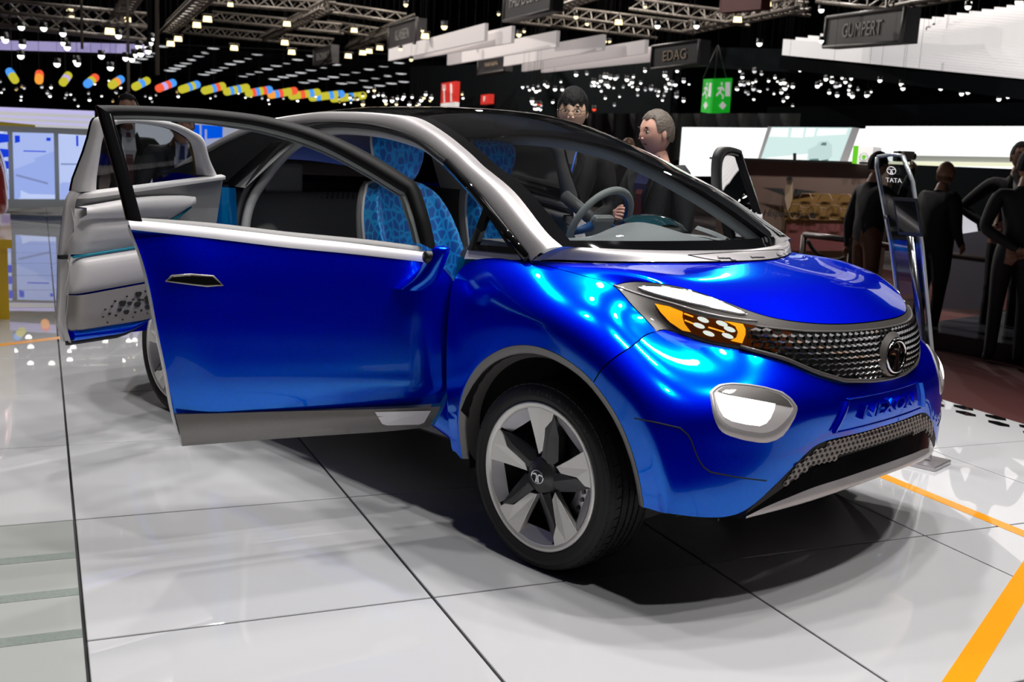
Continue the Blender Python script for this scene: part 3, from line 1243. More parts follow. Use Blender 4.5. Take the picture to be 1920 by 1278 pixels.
# 'full' mirrors a list that ends on the centre line
loft('intake_panel', [row(MID), row(TOP)], 'under', car, 2, 4)
loft('lower_grille_trim', [row(LOWR), row(MID)], 'black_gloss', car, 2, 4, label='glossy black lower lip')
sk = loft('skid_plate', [row(SKU), row(SKB), row(LOWR)], 'silver', car, 3, 4, label='silver skid plate')
_mz = lambda y: float(np.interp(abs(y), YL, [p[1] for p in MID]))
_tz2 = lambda y: float(np.interp(abs(y), YL, [p[1] for p in TOP]))
_mx = lambda y: float(np.interp(abs(y), YL, [p[0] for p in MID]))
_tx2 = lambda y: float(np.interp(abs(y), YL, [p[0] for p in TOP]))


def intake(y, z, off=0.0):
    a, b = _mz(y), _tz2(y)
    t = (z - a) / max(1e-6, b - a)
    return np.array([_mx(y) * (1 - t) + _tx2(y) * t + off, y, z])


hexmesh('lower_grille', 'perf', car, lambda y, z: abs(y) < .50 and _mz(y) + .004 < z < _tz2(y) - .008, 0.026, 0.0165, 0.004, 0.001, 0.52, intake)

# raised pads on the cowl -------------------------------------------
_cb = bmesh.new()
_cb.from_mesh(cowl.data)
COWL = BVHTree.FromBMesh(_cb)


def on_cowl(px, py, off=0.0):
    d = Vector(ray(px, py)).normalized()
    loc, nor, i, dist = COWL.ray_cast(Vector(CAM), d)
    if loc is None:
        return None
    if nor.dot(d) > 0:
        nor = -nor
    return np.array(loc + nor * off)


for po in ([(1345, 479), (1368, 477), (1382, 488), (1352, 490), (1346, 484)], [(1407, 476), (1427, 475.5), (1438, 486), (1415, 487.5), (1406, 481)],
           [(1454, 472.5), (1468, 472), (1478, 481), (1466, 484), (1455, 477)]):
    patch('cowl_pad', po, .005, 'silver', car, 5, skirt=.006, mirror=False, proj=on_cowl)
for L in ([(1290, 478), (1330, 486), (1372, 491)], [(1290, 478), (1350, 474), (1440, 469), (1468, 468)]):
    P = [on_cowl(a, b, .0005) for a, b in cr(L, 6)]
    P = [p for p in P if p is not None]
    if len(P) > 2:
        tube('cowl_line', P, .0016, 'under', car, 6)
# ---------------------------------------------------------------- wheels
RR = 0.245


def polar(r, deg, y):
    a = math.radians(deg)
    return (r * math.cos(a), y, r * math.sin(a))


def lathe(name, prof, m, parent, n=72, label=None, closed=False):
    V = []
    for r, y in prof:
        for k in range(n):
            V.append(polar(r, 360 * k / n, y))
    Fs = grid_faces(len(prof), n, True)
    if closed:
        for k in range(n):
            a, b = (len(prof) - 1) * n + k, (len(prof) - 1) * n + (k + 1) % n
            Fs.append((a, b, (k + 1) % n, k))
    return mesh(name, V, Fs, m, parent, True, label)


def slab(pts, y0s, depth):
    """flat piece from polar corners (r, deg, y); front face plus skirt"""
    k = len(pts)
    V = [polar(r, a, y) for r, a, y in pts] + [polar(r, a, y + depth) for r, a, y in pts]
    Fs = [tuple(range(k))] + [(i, k + i, k + (i + 1) % k, (i + 1) % k) for i in range(k)]
    return V, Fs


def make_wheel():
    w = empty('wheel', (0, 0, 0), 0, car)
    # outer face looks to -y; y=0 is the outer sidewall plane
    ty = lathe('tyre', [(.243, .012), (.250, .002), (.262, -.004), (.280, -.003), (.296, .006), (.306, .018), (.3085, .034), (.3085, .196), (.306, .208), (.296, .218), (.27, .222), (.243, .215)], 'rubber', w, 96)
    mb = MB()
    n = 58
    for k in range(n):                                     # tread blocks with sloping sipes
        a = 360 / n * k
        for (ya, yb, sl, wd) in ((.010, .052, 2.2, 5.2), (.178, .216, -2.2, 5.2)):
            ra = .3035 if ya < .02 else .313
            rb = .313 if ya < .02 else .3035
            P = [(ra, a, ya), (rb, a + sl, yb), (rb, a + sl + wd, yb), (ra, a + wd, ya)]
            V = [polar(r, d, y) for r, d, y in P] + [polar(r - .012, d, y) for r, d, y in P]
            mb.add((V, [(0, 1, 2, 3), (0, 4, 5, 1), (1, 5, 6, 2), (2, 6, 7, 3), (3, 7, 4, 0)]))
    for ya, yb in ((.058, .084), (.091, .112), (.119, .140), (.147, .172)):
        for k in range(96):
            a = 3.75 * k
            P = [(.313, a, ya), (.313, a, yb), (.313, a + 3.75, yb), (.313, a + 3.75, ya)]
            V = [polar(r, d, y) for r, d, y in P] + [polar(r - .012, d, y) for r, d, y in P]
            mb.add((V, [(0, 1, 2, 3), (0, 4, 5, 1), (2, 6, 7, 3)]))
    mb.build('tread', 'rubber', w, False)
    # sidewall marks
    for i, ch in enumerate('215/45 R 18 W XL'):
        if ch == ' ':
            continue
        V, Fs = text_vf(ch, .021, .0008)
        a0 = math.radians(100 - 3.9 * i)
        rad = .276
        rr = np.array([math.cos(a0), math.sin(a0)])
        tt = np.array([math.sin(a0), -math.cos(a0)])
        mesh('size_marking', [(rr[0] * (rad + b) + tt[0] * a, -.0036 - c, rr[1] * (rad + b) + tt[1] * a) for a, b, c in V], [f[::-1] for f in Fs], 'seal', w, False)
    for r in (.268, .290):
        lathe('sidewall_line', [(r - .001, -.003 if r < .28 else .003), (r, -.0052 if r < .28 else .001), (r + .001, -.003 if r < .28 else .0035)], 'rubber', w, 96)
    rim = lathe('rim', [(.2445, .010), (.2455, .003), (.240, .0015), (.226, .006), (.222, .012)], 'alloy', w, 96, label='bright machined rim')
    lathe('barrel', [(.228, .010), (.222, .05), (.215, .20), (.20, .205)], 'spoke_dark', w, 72)
    for s in range(5):
        al = 76 + 72 * s
        # machined window lip
        L = []
        for t in np.linspace(0, 1, 10):
            d = al + 28 + t * 42
            L.append((d, .222, .192 - .012 * math.sin(t * PI)))
        V = [polar(r, d, .010) for d, r, _ in L] + [polar(r, d, .034) for d, _, r in L]
        mesh('window_lip', V, [(i, i + 1, 11 + i, 10 + i) for i in range(9)], 'alloy2', w, True)
        sp = w
        V, Fs = slab([(.229, al + 31, .006), (.229, al + 16, .005), (.228, al + 1, .006), (.200, al + 1.5, .008), (.165, al + 9, .011), (.085, al + 14, .024), (.070, al + 34, .028), (.150, al + 31, .016)], 0, .022)
        bevel(mesh('spoke_blade', V, Fs, 'alloy', sp, False, 'bright machined blade'), .002)
        arm = [(.214, al, .012), (.165, al + 8, .010), (.082, al + 15, .022), (.062, al + 20, .024), (.050, al - 28, .024), (.085, al - 30, .034), (.155, al - 9, .028)]
        V, Fs = slab(arm, 0, .03)
        k = len(arm)
        c1, c2 = polar(.062, al - 6, .016), polar(.150, al + 1, .012)
        V += [c1, c2]
        Fs = Fs[1:] + [(0, 1, k * 2 + 1), (1, 2, k * 2, k * 2 + 1), (2, 3, k * 2), (3, 4, k * 2), (4, 5, k * 2), (5, 6, k * 2 + 1, k * 2), (6, 0, k * 2 + 1)]
        mesh('spoke_arm', V, Fs, 'spoke_dark', sp, False, 'dark ridged arm')
    hub = lathe('hub', [(.001, .006), (.030, .006), (.034, .010), (.052, .016), (.064, .030), (.070, .060)], 'spoke_dark', w, 48)
    badge(w, (0, .005, 0), (1, 0, 0), (0, 0, 1), .026, 'chrome', None, .0015)
    bk = w
    lathe('brake_disc', [(.06, .085), (.158, .085), (.160, .088), (.160, .105), (.05, .105)], 'disc', bk, 64)
    hb = MB()
    for k in range(24):
        c = polar(.095 + .02 * (k % 3), 15 * k, .0842)
        hb.add(([(c[0] + .004 * math.cos(t), c[1], c[2] + .004 * math.sin(t)) for t in np.linspace(0, 2 * PI, 8, endpoint=False)], [tuple(range(8))]))
    hb.build('disc_holes', 'under', bk)
    cal = []
    for d in np.linspace(-42, 22, 9):
        cal.append([polar(.118, d, .082), polar(.122, d, .062), polar(.172, d, .062), polar(.186, d, .08), polar(.186, d, .115)])
    cal_o = loft('brake_caliper', cal, 'alloy2', bk, 1, 1, label='grey brake caliper')
    solid(cal_o, .008)
    for d in (-30, -18, -8):
        v, f = tube_vf([polar(.155, d, .056), polar(.155, d, .066)], .007, 8)
        mesh('caliper_bolt', v, f, 'spoke_dark', bk, False)
    return w


wheel0 = make_wheel()
wheel0.location = (0, -.866, WZ)
for x_, s in ((-WB, -1), (0, 1), (-WB, 1)):
    wc = copy_tree(wheel0, car)
    wc.location = (x_, s * .866, WZ)
    if s > 0:
        wc.rotation_euler = (0, 0, PI)
# ---------------------------------------------------------------- wheel housings, sills, rear body, underside
def housing(xc, s):
    rows = []
    for ph in np.linspace(-6, 192, 25):
        c, n_ = math.cos(math.radians(ph)), math.sin(math.radians(ph))
        rows.append([(xc + .398 * c, s * .872 if 15 < ph < 165 else s * .80, WZ + .398 * n_), (xc + .398 * c, s * .62, WZ + .398 * n_), (xc + .05 * c, s * .60, WZ + .05 * n_)])
    loft('wheel_housing', rows, 'under', car, 1, 1)


for xc in (0, -WB):
    for s in (-1, 1):
        housing(xc, s)

# sill: blue lower edge behind the front wheel, running back under the doors
rows = []
for x, zb, zt in ((-.40, .262, .30), (-.46, .280, .43), (-.55, .312, .46), (-.75, .350, .47), (-1.1, .362, .47), (-1.6, .362, .47), (-2.05, .345, .45)):
    y = -.80 - .02 * min(1, max(0, (-x - .4) * 5)) * 0
    rows.append([(x, y + .10, zt + .02), (x, y + .02, zt), (x, y - .005, (zb + zt) / 2), (x, y + .005, zb + .012), (x, y + .06, zb), (x, y + .20, zb)])
sl = loft('sill', rows, 'blue', car, 4, 3, label='blue sill')
mirror_obj(sl)
# underside
box('floor_pan', -2.8, .38, -.62, .62, .235, .30, 'under', car)
box('floor_pan', -2.06, -.44, -.76, .76, .30, .39, 'dark_trim', car)
box('bulkhead', -.45, -.40, -.74, .74, .30, .99, 'under', car)

# rear quarter: rings about the rear wheel
RP = [-4, 16, 34, 52, 72, 92, 112, 130, 145, 156, 166]
RC = [(-2.06, -.80, .30), (-2.05, -.83, .46), (-2.06, -.855, .66), (-2.09, -.86, .86), (-2.13, -.81, 1.12), (-2.35, -.785, 1.15), (-2.72, -.755, 1.15),
      (-3.02, -.71, 1.06), (-3.15, -.70, .86), (-3.19, -.70, .66), (-3.12, -.70, .50)]
rows = []
for ph, C in zip(RP, RC):
    c, n_ = math.cos(math.radians(ph)), math.sin(math.radians(ph))
    pol = lambda r, y: np.array((-WB + r * c, y, WZ + r * n_))
    C = np.array(C)
    B = pol(.455 if ph > 40 else .43, -.888)
    rows.append([pol(.395, -.83), pol(.405, -.868), pol(.42, -.878), B, B * .6 + C * .4 + np.array([0, -.012, 0]), B * .25 + C * .75 + np.array([0, -.01, 0]), C])
rq = loft('rear_quarter', rows, 'blue', car, 4, 4, label='blue rear wing')
mirror_obj(rq)
# tail: between the rear wings
TR = [(-3.10, -.70, .50), (-3.19, -.70, .66), (-3.15, -.70, .86), (-3.02, -.71, 1.06), (-2.72, -.755, 1.15)]
rows = []
for (x, y, z) in TR:
    rows.append([(x, y, z), (x - .05, y * .7, z + .005), (x - .07, 0, z + .01), (x - .05, -y * .7, z + .005), (x, -y, z)])
loft('tailgate', rows, 'blue', car, 4, 4, label='blue tailgate')
box('rear_bumper', -3.18, -3.0, -.64, .64, .42, .53, 'cladding', car, .03)
# dark quarter glass between roof rail and rear wing
rows = []
for k, (x, y, z) in enumerate([(-1.86, -.585, 1.418), (-2.03, -.592, 1.398), (-2.2, -.60, 1.372), (-2.5, -.63, 1.285), (-2.85, -.66, 1.15)]):
    bx = (-2.10, -2.16, -2.3, -2.55, -2.87)[k]
    rows.append([(x, y, z), ((x + bx) / 2, (y - .77) / 2 - .015, (z + 1.14) / 2), (bx, -.79 + .02 * k * .4, 1.14)])
qg = loft('quarter_glass', rows, 'roof_glass', car, 4, 4, label='dark glass rear quarter')
mirror_obj(qg)
# rear shelf closes the tail from inside
mesh('parcel_shelf', [(-2.45, -.72, .96), (-3.05, -.68, 1.0), (-3.05, .68, 1.0), (-2.45, .72, .96)], [(0, 1, 2, 3)], 'dark_trim', car, False)

# door opening seals: black band and pale inner rim round the right-hand openings
op = [(-.20, -.760, .99), (-.32, -.735, 1.07), (-.52, -.695, 1.18), (-.72, -.65, 1.272), (-.82, -.633, 1.310), (-1.0, -.60, 1.368), (-1.24, -.578, 1.405),
      (-1.44, -.573, 1.417), (-1.645, -.57, 1.415), (-1.80, -.585, 1.385), (-1.93, -.62, 1.31), (-2.0, -.68, 1.20), (-2.03, -.745, 1.08), (-2.01, -.79, .95), (-1.98, -.80, .80), (-1.97, -.80, .60), (-1.95, -.79, .47)]
sv = cr(op, 5)
for nm, dr, r_, m_ in (('door_seal', (0, 0, 0), .013, 'seal'), ('opening_rim', (-.0, .045, -.02), .022, 'light_grey')):
    o = tube(nm, sv + np.array(dr), r_, m_, car, 8)
    mirror_obj(o)
# hinge jamb of the rear door: glossy cyan
jr = []
for z in np.linspace(.48, 1.12, 8):
    k = math.sin((z - .48) / .64 * PI) * .02
    jr.append([(-1.99 + k, -.805, z), (-2.03 + k, -.815, z), (-2.06 + k, -.845 + .06 * max(0, z - 1.0), z), (-2.12, -.86 + .06 * max(0, z - 1.0), z)])
o = loft('door_jamb', jr, 'jamb', car, 3, 3, label='glossy cyan door jamb')
mirror_obj(o)
jf = []
for z in np.linspace(.40, .97, 6):
    jf.append([(-.478, -.74, z), (-.50, -.78, z), (-.482, -.815 if z > .9 else -.835, z)])
o = loft('front_jamb', jf, 'jamb', car, 3, 3, label='glossy blue front door jamb')
mirror_obj(o)

# fixed quarter light ahead of the front door
for s in (-1, 1):
    q = empty('quarter_light', parent=car)
    P = [(-.455, .790, .995), (-.225, .762, 1.002), (-.46, .712, 1.155)]
    P = [np.array((a, b * s, c)) for a, b, c in P]
    c = sum(P) / 3
    I = [p * .62 + c * .38 for p in P]
    fr = mesh('frame', P + I, [(0, 1, 4, 3), (1, 2, 5, 4), (2, 0, 3, 5)], 'black_gloss', q, False)
    solid(fr, .02, 0)
    mesh('pane', I, [(0, 1, 2)], 'window', q, False)
    st = [(-.465, .802, .967), (-.225, .765, .988), (-.23, .760, 1.003), (-.462, .792, .998)]
    o = mesh('belt_strip', [(a, b * s, c) for a, b, c in st] + [(a, (b - .03) * s, c) for a, b, c in st],
             [(0, 1, 2, 3), (4, 7, 6, 5), (3, 2, 6, 7)], 'white_strip', q, False, 'white belt strip')
    pil = tube('pillar_seal', [(-.20, .757 * s, .995), (-.33, .733 * s, 1.068), (-.55, .686 * s, 1.192), (-.75, .648 * s, 1.288)], .02, 'black_gloss', q, 6)
# ---------------------------------------------------------------- doors
NZ = lambda z: float(np.interp(z, [.37, .45, .6, .75, .9, 1.0, 1.1, 1.25, 1.45], [.002, .012, .016, .016, .009, -.008, -.04, -.11, -.2]))


M['handle_metal'] = mat('brushed_bronze_handle', (0.62, 0.56, 0.46), 0.2, 0.5, coat=0.6)


def front_door(hinge, theta, sg, label):
    """door built about its hinge line; x = distance from the hinge, y = outward"""
    rz = PI + math.radians(theta) if sg < 0 else PI - math.radians(theta)
    d = empty('front_door', (hinge[0], hinge[1], 0), rz, car)
    d['label'] = label
    f = 1.0 if sg < 0 else -1.0
    L = lambda S, z, dn=0.0, N=None: (S, f * ((NZ(z) if N is None else N) + dn), z)
    rear = [(.902, .376), (.93, .483), (.952, .615), (.978, .75), (.994, .848), (1.017, .96), (1.047, 1.053)]
    frnt = [(.035, .37), (.0, .444), (-.026, .563), (-.038, .653), (-.038, .803), (-.025, .88), (.032, .948)]
    zr, sr = [p[1] for p in rear], [p[0] for p in rear]
    zf, sf = [p[1] for p in frnt], [p[0] for p in frnt]
    # outer skin rows from the blue lower edge to the belt
    rows = []
    for t in np.linspace(0, 1, 9):
        za, zb = .446 + t * (.948 - .446), .482 + t * (1.053 - .482)
        row = []
        for q in np.linspace(0, 1, 9):
            z = za + (zb - za) * q
            a, b = float(np.interp(za, zf, sf)), float(np.interp(zb, zr, sr))
            S = a + (b - a) * q
            rb = -.022 * max(0, (q - .93) / .07) ** 2 - .012 * max(0, (.05 - q) / .05)
            tuck = -.03 * max(0, (.50 - z) / .05) ** 2
            row.append(L(S, z, rb + tuck))
        rows.append(row)
    skin_ = loft('door_skin', rows, 'blue', d, 4, 4, label='blue outer skin')
    edge_in = []
    # inner trim panel
    rows = []
    for t in np.linspace(0, 1, 7):
        za, zb = .39 + t * (.955 - .39), .39 + t * (1.06 - .39)
        rows.append([L(float(np.interp(za, zf, sf)) + (float(np.interp(zb, zr, sr)) - .004 - float(np.interp(za, zf, sf))) * q, za + (zb - za) * q, -.085 - .02 * math.sin(t * PI)) for q in np.linspace(0, 1, 7)])
    loft('inner_trim', rows, 'cream', d, 3, 3, label='pale inner trim')
    # end faces joining skin and trim
    for nm, cur in (('rear_edge', rear), ('front_edge', frnt)):
        C = cr(cur, 4)
        if nm == 'rear_edge':
            rows = [[L(S, z, -.004), L(S + .004, z, -.02), L(S - .002, z, -.088)] for S, z in C]
        else:
            rows = [[L(S, z, -.008), L(S - .004, z, -.03), L(S + .004, z, -.088)] for S, z in C]
        loft(nm, rows, 'white_strip' if nm == 'rear_edge' else 'jamb', d, 1, 2)
    # lower cladding with a crease and a pale insert
    cl = [[L(S0, z0, dn) for S0, z0, dn in r] for r in (
        [(.905, .484, .002), (.563, .468, .002), (.264, .454, .002), (.02, .446, .002)],
        [(.918, .440, .012), (.561, .435, .012), (.261, .429, .012), (.03, .428, .008)],
        [(.904, .378, .004), (.557, .376, .004), (.216, .370, .004), (.055, .372, .0)],
        [(.90, .374, -.07), (.557, .372, -.07), (.216, .366, -.07), (.07, .372, -.06)])]
    cl[0][0] = L(.928, .484, .002)
    loft('lower_cladding', cl, 'cladding', d, 1, 4, label='grey lower cladding')
    mesh('cladding_insert', [L(.268, .446, .010), (L(.06, .436, .012)), L(.082, .394, .013), L(.10, .388, .013), L(.222, .395, .014), L(.24, .402, .014)], [(0, 1, 2, 3, 4, 5)], 'white_strip', d, False, 'white insert in the cladding')
    # belt strip
    bt = [[L(S, z, .004) for S, z in ((1.047, 1.053), (.821, 1.03), (.571, 1.002), (.319, .979), (.032, .948))],
          [L(S, z, .008) for S, z in ((1.053, 1.079), (.819, 1.059), (.568, 1.034), (.317, 1.010), (.047, .981))],
          [L(S, z, -.03) for S, z in ((1.053, 1.084), (.819, 1.064), (.568, 1.039), (.317, 1.015), (.05, .986))]]
    loft('belt_strip', bt, 'white_strip', d, 1, 4, label='white belt strip')
    # window frame
    fo = [(1.118, 1.415), (1.01, 1.421), (.882, 1.424), (.765, 1.424), (.587, 1.412), (.413, 1.375), (.265, 1.316), (.125, 1.238), (.09, 1.207), (.075, 1.156), (.060, 1.07), (.05, .99)]
    fi = [(1.072, 1.386), (.99, 1.391), (.88, 1.393), (.769, 1.391), (.612, 1.378), (.447, 1.339), (.311, 1.278), (.162, 1.195), (.137, 1.178), (.123, 1.13), (.112, 1.07), (.102, 1.015)]
    A, B = cr(fo, 4), cr(fi, 4)
    rows = [[L(a[0], a[1], -.030), L(a[0], a[1], .0), L(*((a + b) / 2), .006), L(*b, .0), L(*b, -.028)] for a, b in zip(A, B)]
    loft('window_frame', rows, 'black_matte', d, 1, 1, label='black window frame')
    po = [(1.118, 1.415), (1.094, 1.30), (1.07, 1.17), (1.056, 1.08)]
    pi = [(1.072, 1.386), (1.050, 1.28), (1.030, 1.17), (1.012, 1.075)]
    rows = [[L(*a, -.030), L(*a, .002), L(*((np.array(a) + np.array(b)) / 2), .006), L(*b, .001), L(*b, -.03)] for a, b in zip(po, pi)]
    loft('rear_upright', rows, 'black_gloss', d, 3, 2, label='glossy black rear window post')
    g2 = [(1.066, 1.374), (.98, 1.379), (.87, 1.379), (.762, 1.374), (.605, 1.356), (.437, 1.313), (.299, 1.251), (.170, 1.178), (.153, 1.166), (.143, 1.12), (.130, 1.07), (.118, 1.015)]
    C = cr(g2, 4)
    rows = [[L(*b, -.012), L(*c, -.020), L(*c, -.034), L(*b, -.034)] for b, c in zip(B, C)]
    loft('inner_frame', rows, 'inner_frame', d, 1, 1, label='pale grey inner frame')
    rows = [[L(S, z, -.012), L(S, z + .016, -.014), L(S, z + .016, -.03)] for S, z in ((1.02, 1.070), (.802, 1.058), (.567, 1.034), (.297, 1.012), (.10, .990))]
    loft('window_seal', rows, 'mid_grey', d, 4, 1, label='grey seal along the belt')
    # pane
    pv = [(1.060, 1.38), (.98, 1.386), (.87, 1.386), (.765, 1.382), (.608, 1.366), (.44, 1.325), (.305, 1.262), (.166, 1.186), (.148, 1.172), (.133, 1.12), (.120, 1.07), (.108, .99)]
    pb = [(1.01, 1.066), (.94, 1.060), (.85, 1.052), (.765, 1.045), (.62, 1.03), (.45, 1.016), (.32, 1.004), (.19, .995), (.17, .993), (.15, .991), (.13, .99), (.108, .988)]
    rows = []
    for (a, b), (c, e) in zip(pv, pb):
        rows.append([L(a + (c - a) * t, b + (e - b) * t, -.017) for t in np.linspace(0, 1, 5)])
    loft('window_pane', rows, 'window', d, 2, 2, label='clear window pane')
    # handle: bright flush lozenge
    hd = [(.954, .902), (.935, .917), (.88, .921), (.81, .915), (.781, .886), (.83, .884), (.875, .890)]
    n_ = len(hd)
    V = [L(a, b, .0015) for a, b in hd] + [L(.865 + (a - .865) * .93, .903 + (b - .903) * .80, .006) for a, b in hd]
    o = mesh('handle', V, [(i, (i + 1) % n_, n_ + (i + 1) % n_, n_ + i) for i in range(n_)] + [tuple(range(n_, 2 * n_))], 'dark_chrome', d, False, 'polished flush handle')
    tube('handle_rim', [L(a, b, .003) for a, b in hd], .0028, 'handle_metal', d, 6, True)
    # camera mirror: blue stalk rising from the skin with a dark lens pod
    mr = d
    st = [(.150, .868, .0, .058), (.122, .900, .035, .048), (.102, .940, .06, .039), (.088, .985, .078, .033), (.078, 1.014, .086, .027)]
    rows = []
    for S, z, o_, w_ in st:
        rows.append([(S + w_ * math.cos(t), f * (.012 + o_ + w_ * 1.1 * math.sin(t)), z) for t in np.linspace(0, 2 * PI, 10, endpoint=False)])
    rows.append([(.080 + .004 * math.cos(t), f * (.10 + .004 * math.sin(t)), 1.02) for t in np.linspace(0, 2 * PI, 10, endpoint=False)])
    loft('mirror_stalk', rows, 'blue', mr, 4, 2, closed=True, label='blue mirror stalk')
    pod = [[(.122 + dx, f * (.090 + .020 * math.cos(t) * k), .982 + .021 * math.sin(t) * k) for t in np.linspace(0, 2 * PI, 10, endpoint=False)] for dx, k in ((-.02, 1), (.008, 1), (.016, .75), (.017, .1))]
    loft('mirror_pod', pod, 'black_satin', mr, 1, 2, closed=True, label='dark camera pod')
    return d


front_door((-.49, -.845), 74, -1, 'right front door swung wide open')
front_door((-.49, .845), 66, 1, 'left front door standing open behind the windscreen')

NR = lambda z: float(np.interp(z, [.37, .6, .9, 1.05, 1.15, 1.25, 1.45], [-.06, -.06, -.07, -.08, -.10, -.14, -.20]))
NRO = lambda z: float(np.interp(z, [.37, .6, .8, .95, 1.05, 1.15, 1.25, 1.45], [-.01, .012, .018, .01, -.005, -.03, -.085, -.17]))


def rear_door(hinge, theta, sg, label, trim):
    rz = -math.radians(theta) if sg < 0 else math.radians(theta)
    d = empty('rear_door', (hinge[0], hinge[1], 0), rz, car)
    d['label'] = label
    f = -1.0 if sg < 0 else 1.0
    L = lambda S, z, dn=0.0: (S, f * (NR(z) + dn), z)
    O = lambda S, z, dn=0.0: (S, f * (NRO(z) + dn), z)
    free = [(.756, .50), (.775, .58), (.766, .68), (.756, .844), (.744, .974), (.738, 1.06), (.721, 1.10)]
    hing = [(.36, .50), (.33, .575), (.25, .69), (.10, .86), (.045, .98), (.04, 1.08), (.05, 1.165)]
    fz, fs = [p[1] for p in free], [p[0] for p in free]
    hz, hs = [p[1] for p in hing], [p[0] for p in hing]
    rows = []
    for t in np.linspace(0, 1, 9):
        za, zb = .50 + t * .58, .50 + t * .65
        a, b = float(np.interp(za, fz, fs)), float(np.interp(zb, hz, hs))
        rows.append([O(a + (b - a) * q, za + (zb - za) * q) for q in np.linspace(0, 1, 8)])
    loft('door_skin', rows, 'blue', d, 3, 3, label='blue outer skin')

    # inner face in bands, each row runs from the free edge to the hinge
    def band(nm, m_, pts, lab=None, nu=3, q0=0.0, q1=1.0):
        rows = []
        for (za, zb, dn) in pts:
            a, b = float(np.interp(za, fz, fs)), float(np.interp(zb, hz, hs))
            rows.append([L(a + (b - a) * q, za + (zb - za) * q, dn + (.05 * max(0, (.06 - q) / .06))) for q in [q0 + (q1 - q0) * k for k in (0, .02, .05, .12, .3, .5, .7, .85, 1)]])
        return loft(nm, rows, m_, d, nu, 2, label=lab)
    c1, c2, c3 = trim
    band('belt_trim', c1, [(1.100, 1.178, .0), (1.094, 1.172, -.03), (1.072, 1.158, -.035)], 'white belt trim')
    band('upper_trim', c2, [(1.072, 1.158, -.02), (1.05, 1.10, -.012), (1.035, 1.03, -.008)], 'grey upper trim')
    band('centre_trim', c1, [(1.035, 1.03, -.03), (.975, .99, -.055), (.945, .965, -.06), (.900, .94, -.02), (.850, .915, -.008)], 'white centre trim with a folded crease', 1, 0, .58)
    band('hinge_trim', c2, [(1.035, 1.03, -.008), (.95, .97, -.008), (.850, .915, -.008)], 'grey trim by the hinge', 1, .58, 1)
    tl = [(.850, .915)]
    a, b = float(np.interp(.85, fz, fs)), float(np.interp(.915, hz, hs))
    tube('teal_piping', [L(a + (b - a) * q, .846 + (.912 - .846) * q, -.022) for q in np.linspace(0, 1, 8)], .006, 'teal', d, 6, label='teal piping')
    band('lower_trim', c1, [(.842, .905, -.01), (.82, .88, -.045), (.76, .82, -.04), (.694, .745, -.015)], 'white lower trim')
    band('speaker_panel', c3, [(.692, .742, -.04), (.62, .66, -.042), (.562, .58, -.045), (.548, .565, -.02)], 'taupe perforated speaker panel', 1)
    # perforations: rounded lozenge cut-outs of mixed size
    hl_ = [(.419, .655, 1.5), (.410, .676, .8), (.475, .680, .9), (.550, .648, .95), (.517, .645, .65), (.479, .637, .9), (.429, .622, .8), (.564, .622, .6), (.532, .610, .75), (.47, .655, .5),
           (.50, .660, .35), (.455, .655, .35), (.585, .660, .35), (.60, .64, .35), (.61, .61, .4), (.49, .605, .35), (.46, .61, .35), (.58, .60, .35), (.63, .63, .3), (.44, .69, .4), (.53, .675, .3), (.64, .60, .25),
           (.50, .585, .25), (.55, .58, .25), (.40, .61, .35), (.62, .575, .25), (.39, .64, .3), (.43, .595, .25)]
    for S, z, k in hl_:
        w_, h_ = .020 * k, .013 * k
        P = [(-1, .35), (-.6, .9), (.6, .9), (1, .35), (.55, -.9), (-.55, -.9)]
        mesh('perforation', [L(S + a * w_, z + b * h_, -.0475) for a, b in P], [tuple(range(6))[::-1]], 'under', d, False)
    # blue lower return with black edge
    rows = []
    for q in np.linspace(0, 1, 10):
        S = .756 - .40 * q
        zb = .50 + .01 * q + .065 * max(0, (q - .55) / .45) ** 1.6
        rows.append([L(S, .552 + .014 * q, -.02), L(S, zb + .035 - .012 * q, -.03), L(S, zb + .012, -.022), O(S, zb, -.03), O(S, zb, .0)])
    loft('lower_return', rows, 'blue', d, 2, 2, label='glossy blue lower return')
    rows = [[O(.756 - .40 * q, .498 + .01 * q + .065 * max(0, (q - .55) / .45) ** 1.6 + k, -.035) for k in (.006, -.012)] for q in np.linspace(0, 1, 10)]
    solid(loft('edge_rubber', rows, 'seal', d, 1, 1), .02, 0)
    # free edge face
    rows = [[O(S, z, -.002), O(S + .006, z, -.03), L(S, z, .04), L(S - .003, z, .0)] for S, z in cr(free, 4)]
    loft('free_edge', rows, 'cream', d, 1, 2, label='pale door edge')
    lk = mesh('latch', *box_vf(.752, .785, -.012, .012, .835, .85), 'under', d, False)
    lk.location = (0, f * -.04, 0)
    # armrest wedge
    top = [(.735, 1.043), (.473, 1.080), (.25, 1.086), (.222, 1.072)]
    low = [(.745, .99), (.50, .985), (.33, .985), (.235, 1.045)]
    rows = [[L(*t_, -.02) for t_ in top], [L(a, b, -.075) for a, b in top], [L((a + c) / 2, (b + e) / 2, -.085) for (a, b), (c, e) in zip(top, low)], [L(c, e, -.03) for c, e in low]]
    loft('armrest', rows, c1, d, 1, 4, label='white wedge armrest')
    tube('armrest_piping', [L(*p, -.06) for p in ((.33, .980), (.28, 1.01), (.232, 1.042))], .006, 'teal', d, 6)
    # window frame
    wo = [(.721, 1.10), (.712, 1.20), (.702, 1.31), (.694, 1.386), (.62, 1.392), (.53, 1.397), (.44, 1.395), (.335, 1.383), (.25, 1.357), (.185, 1.326), (.135, 1.245), (.07, 1.172)]
    wi = [(.655, 1.105), (.665, 1.22), (.667, 1.30), (.650, 1.345), (.60, 1.370), (.53, 1.375), (.44, 1.373), (.345, 1.362), (.27, 1.338), (.222, 1.310), (.182, 1.25), (.135, 1.172)]
    A, B = cr(wo, 4), cr(wi, 4)
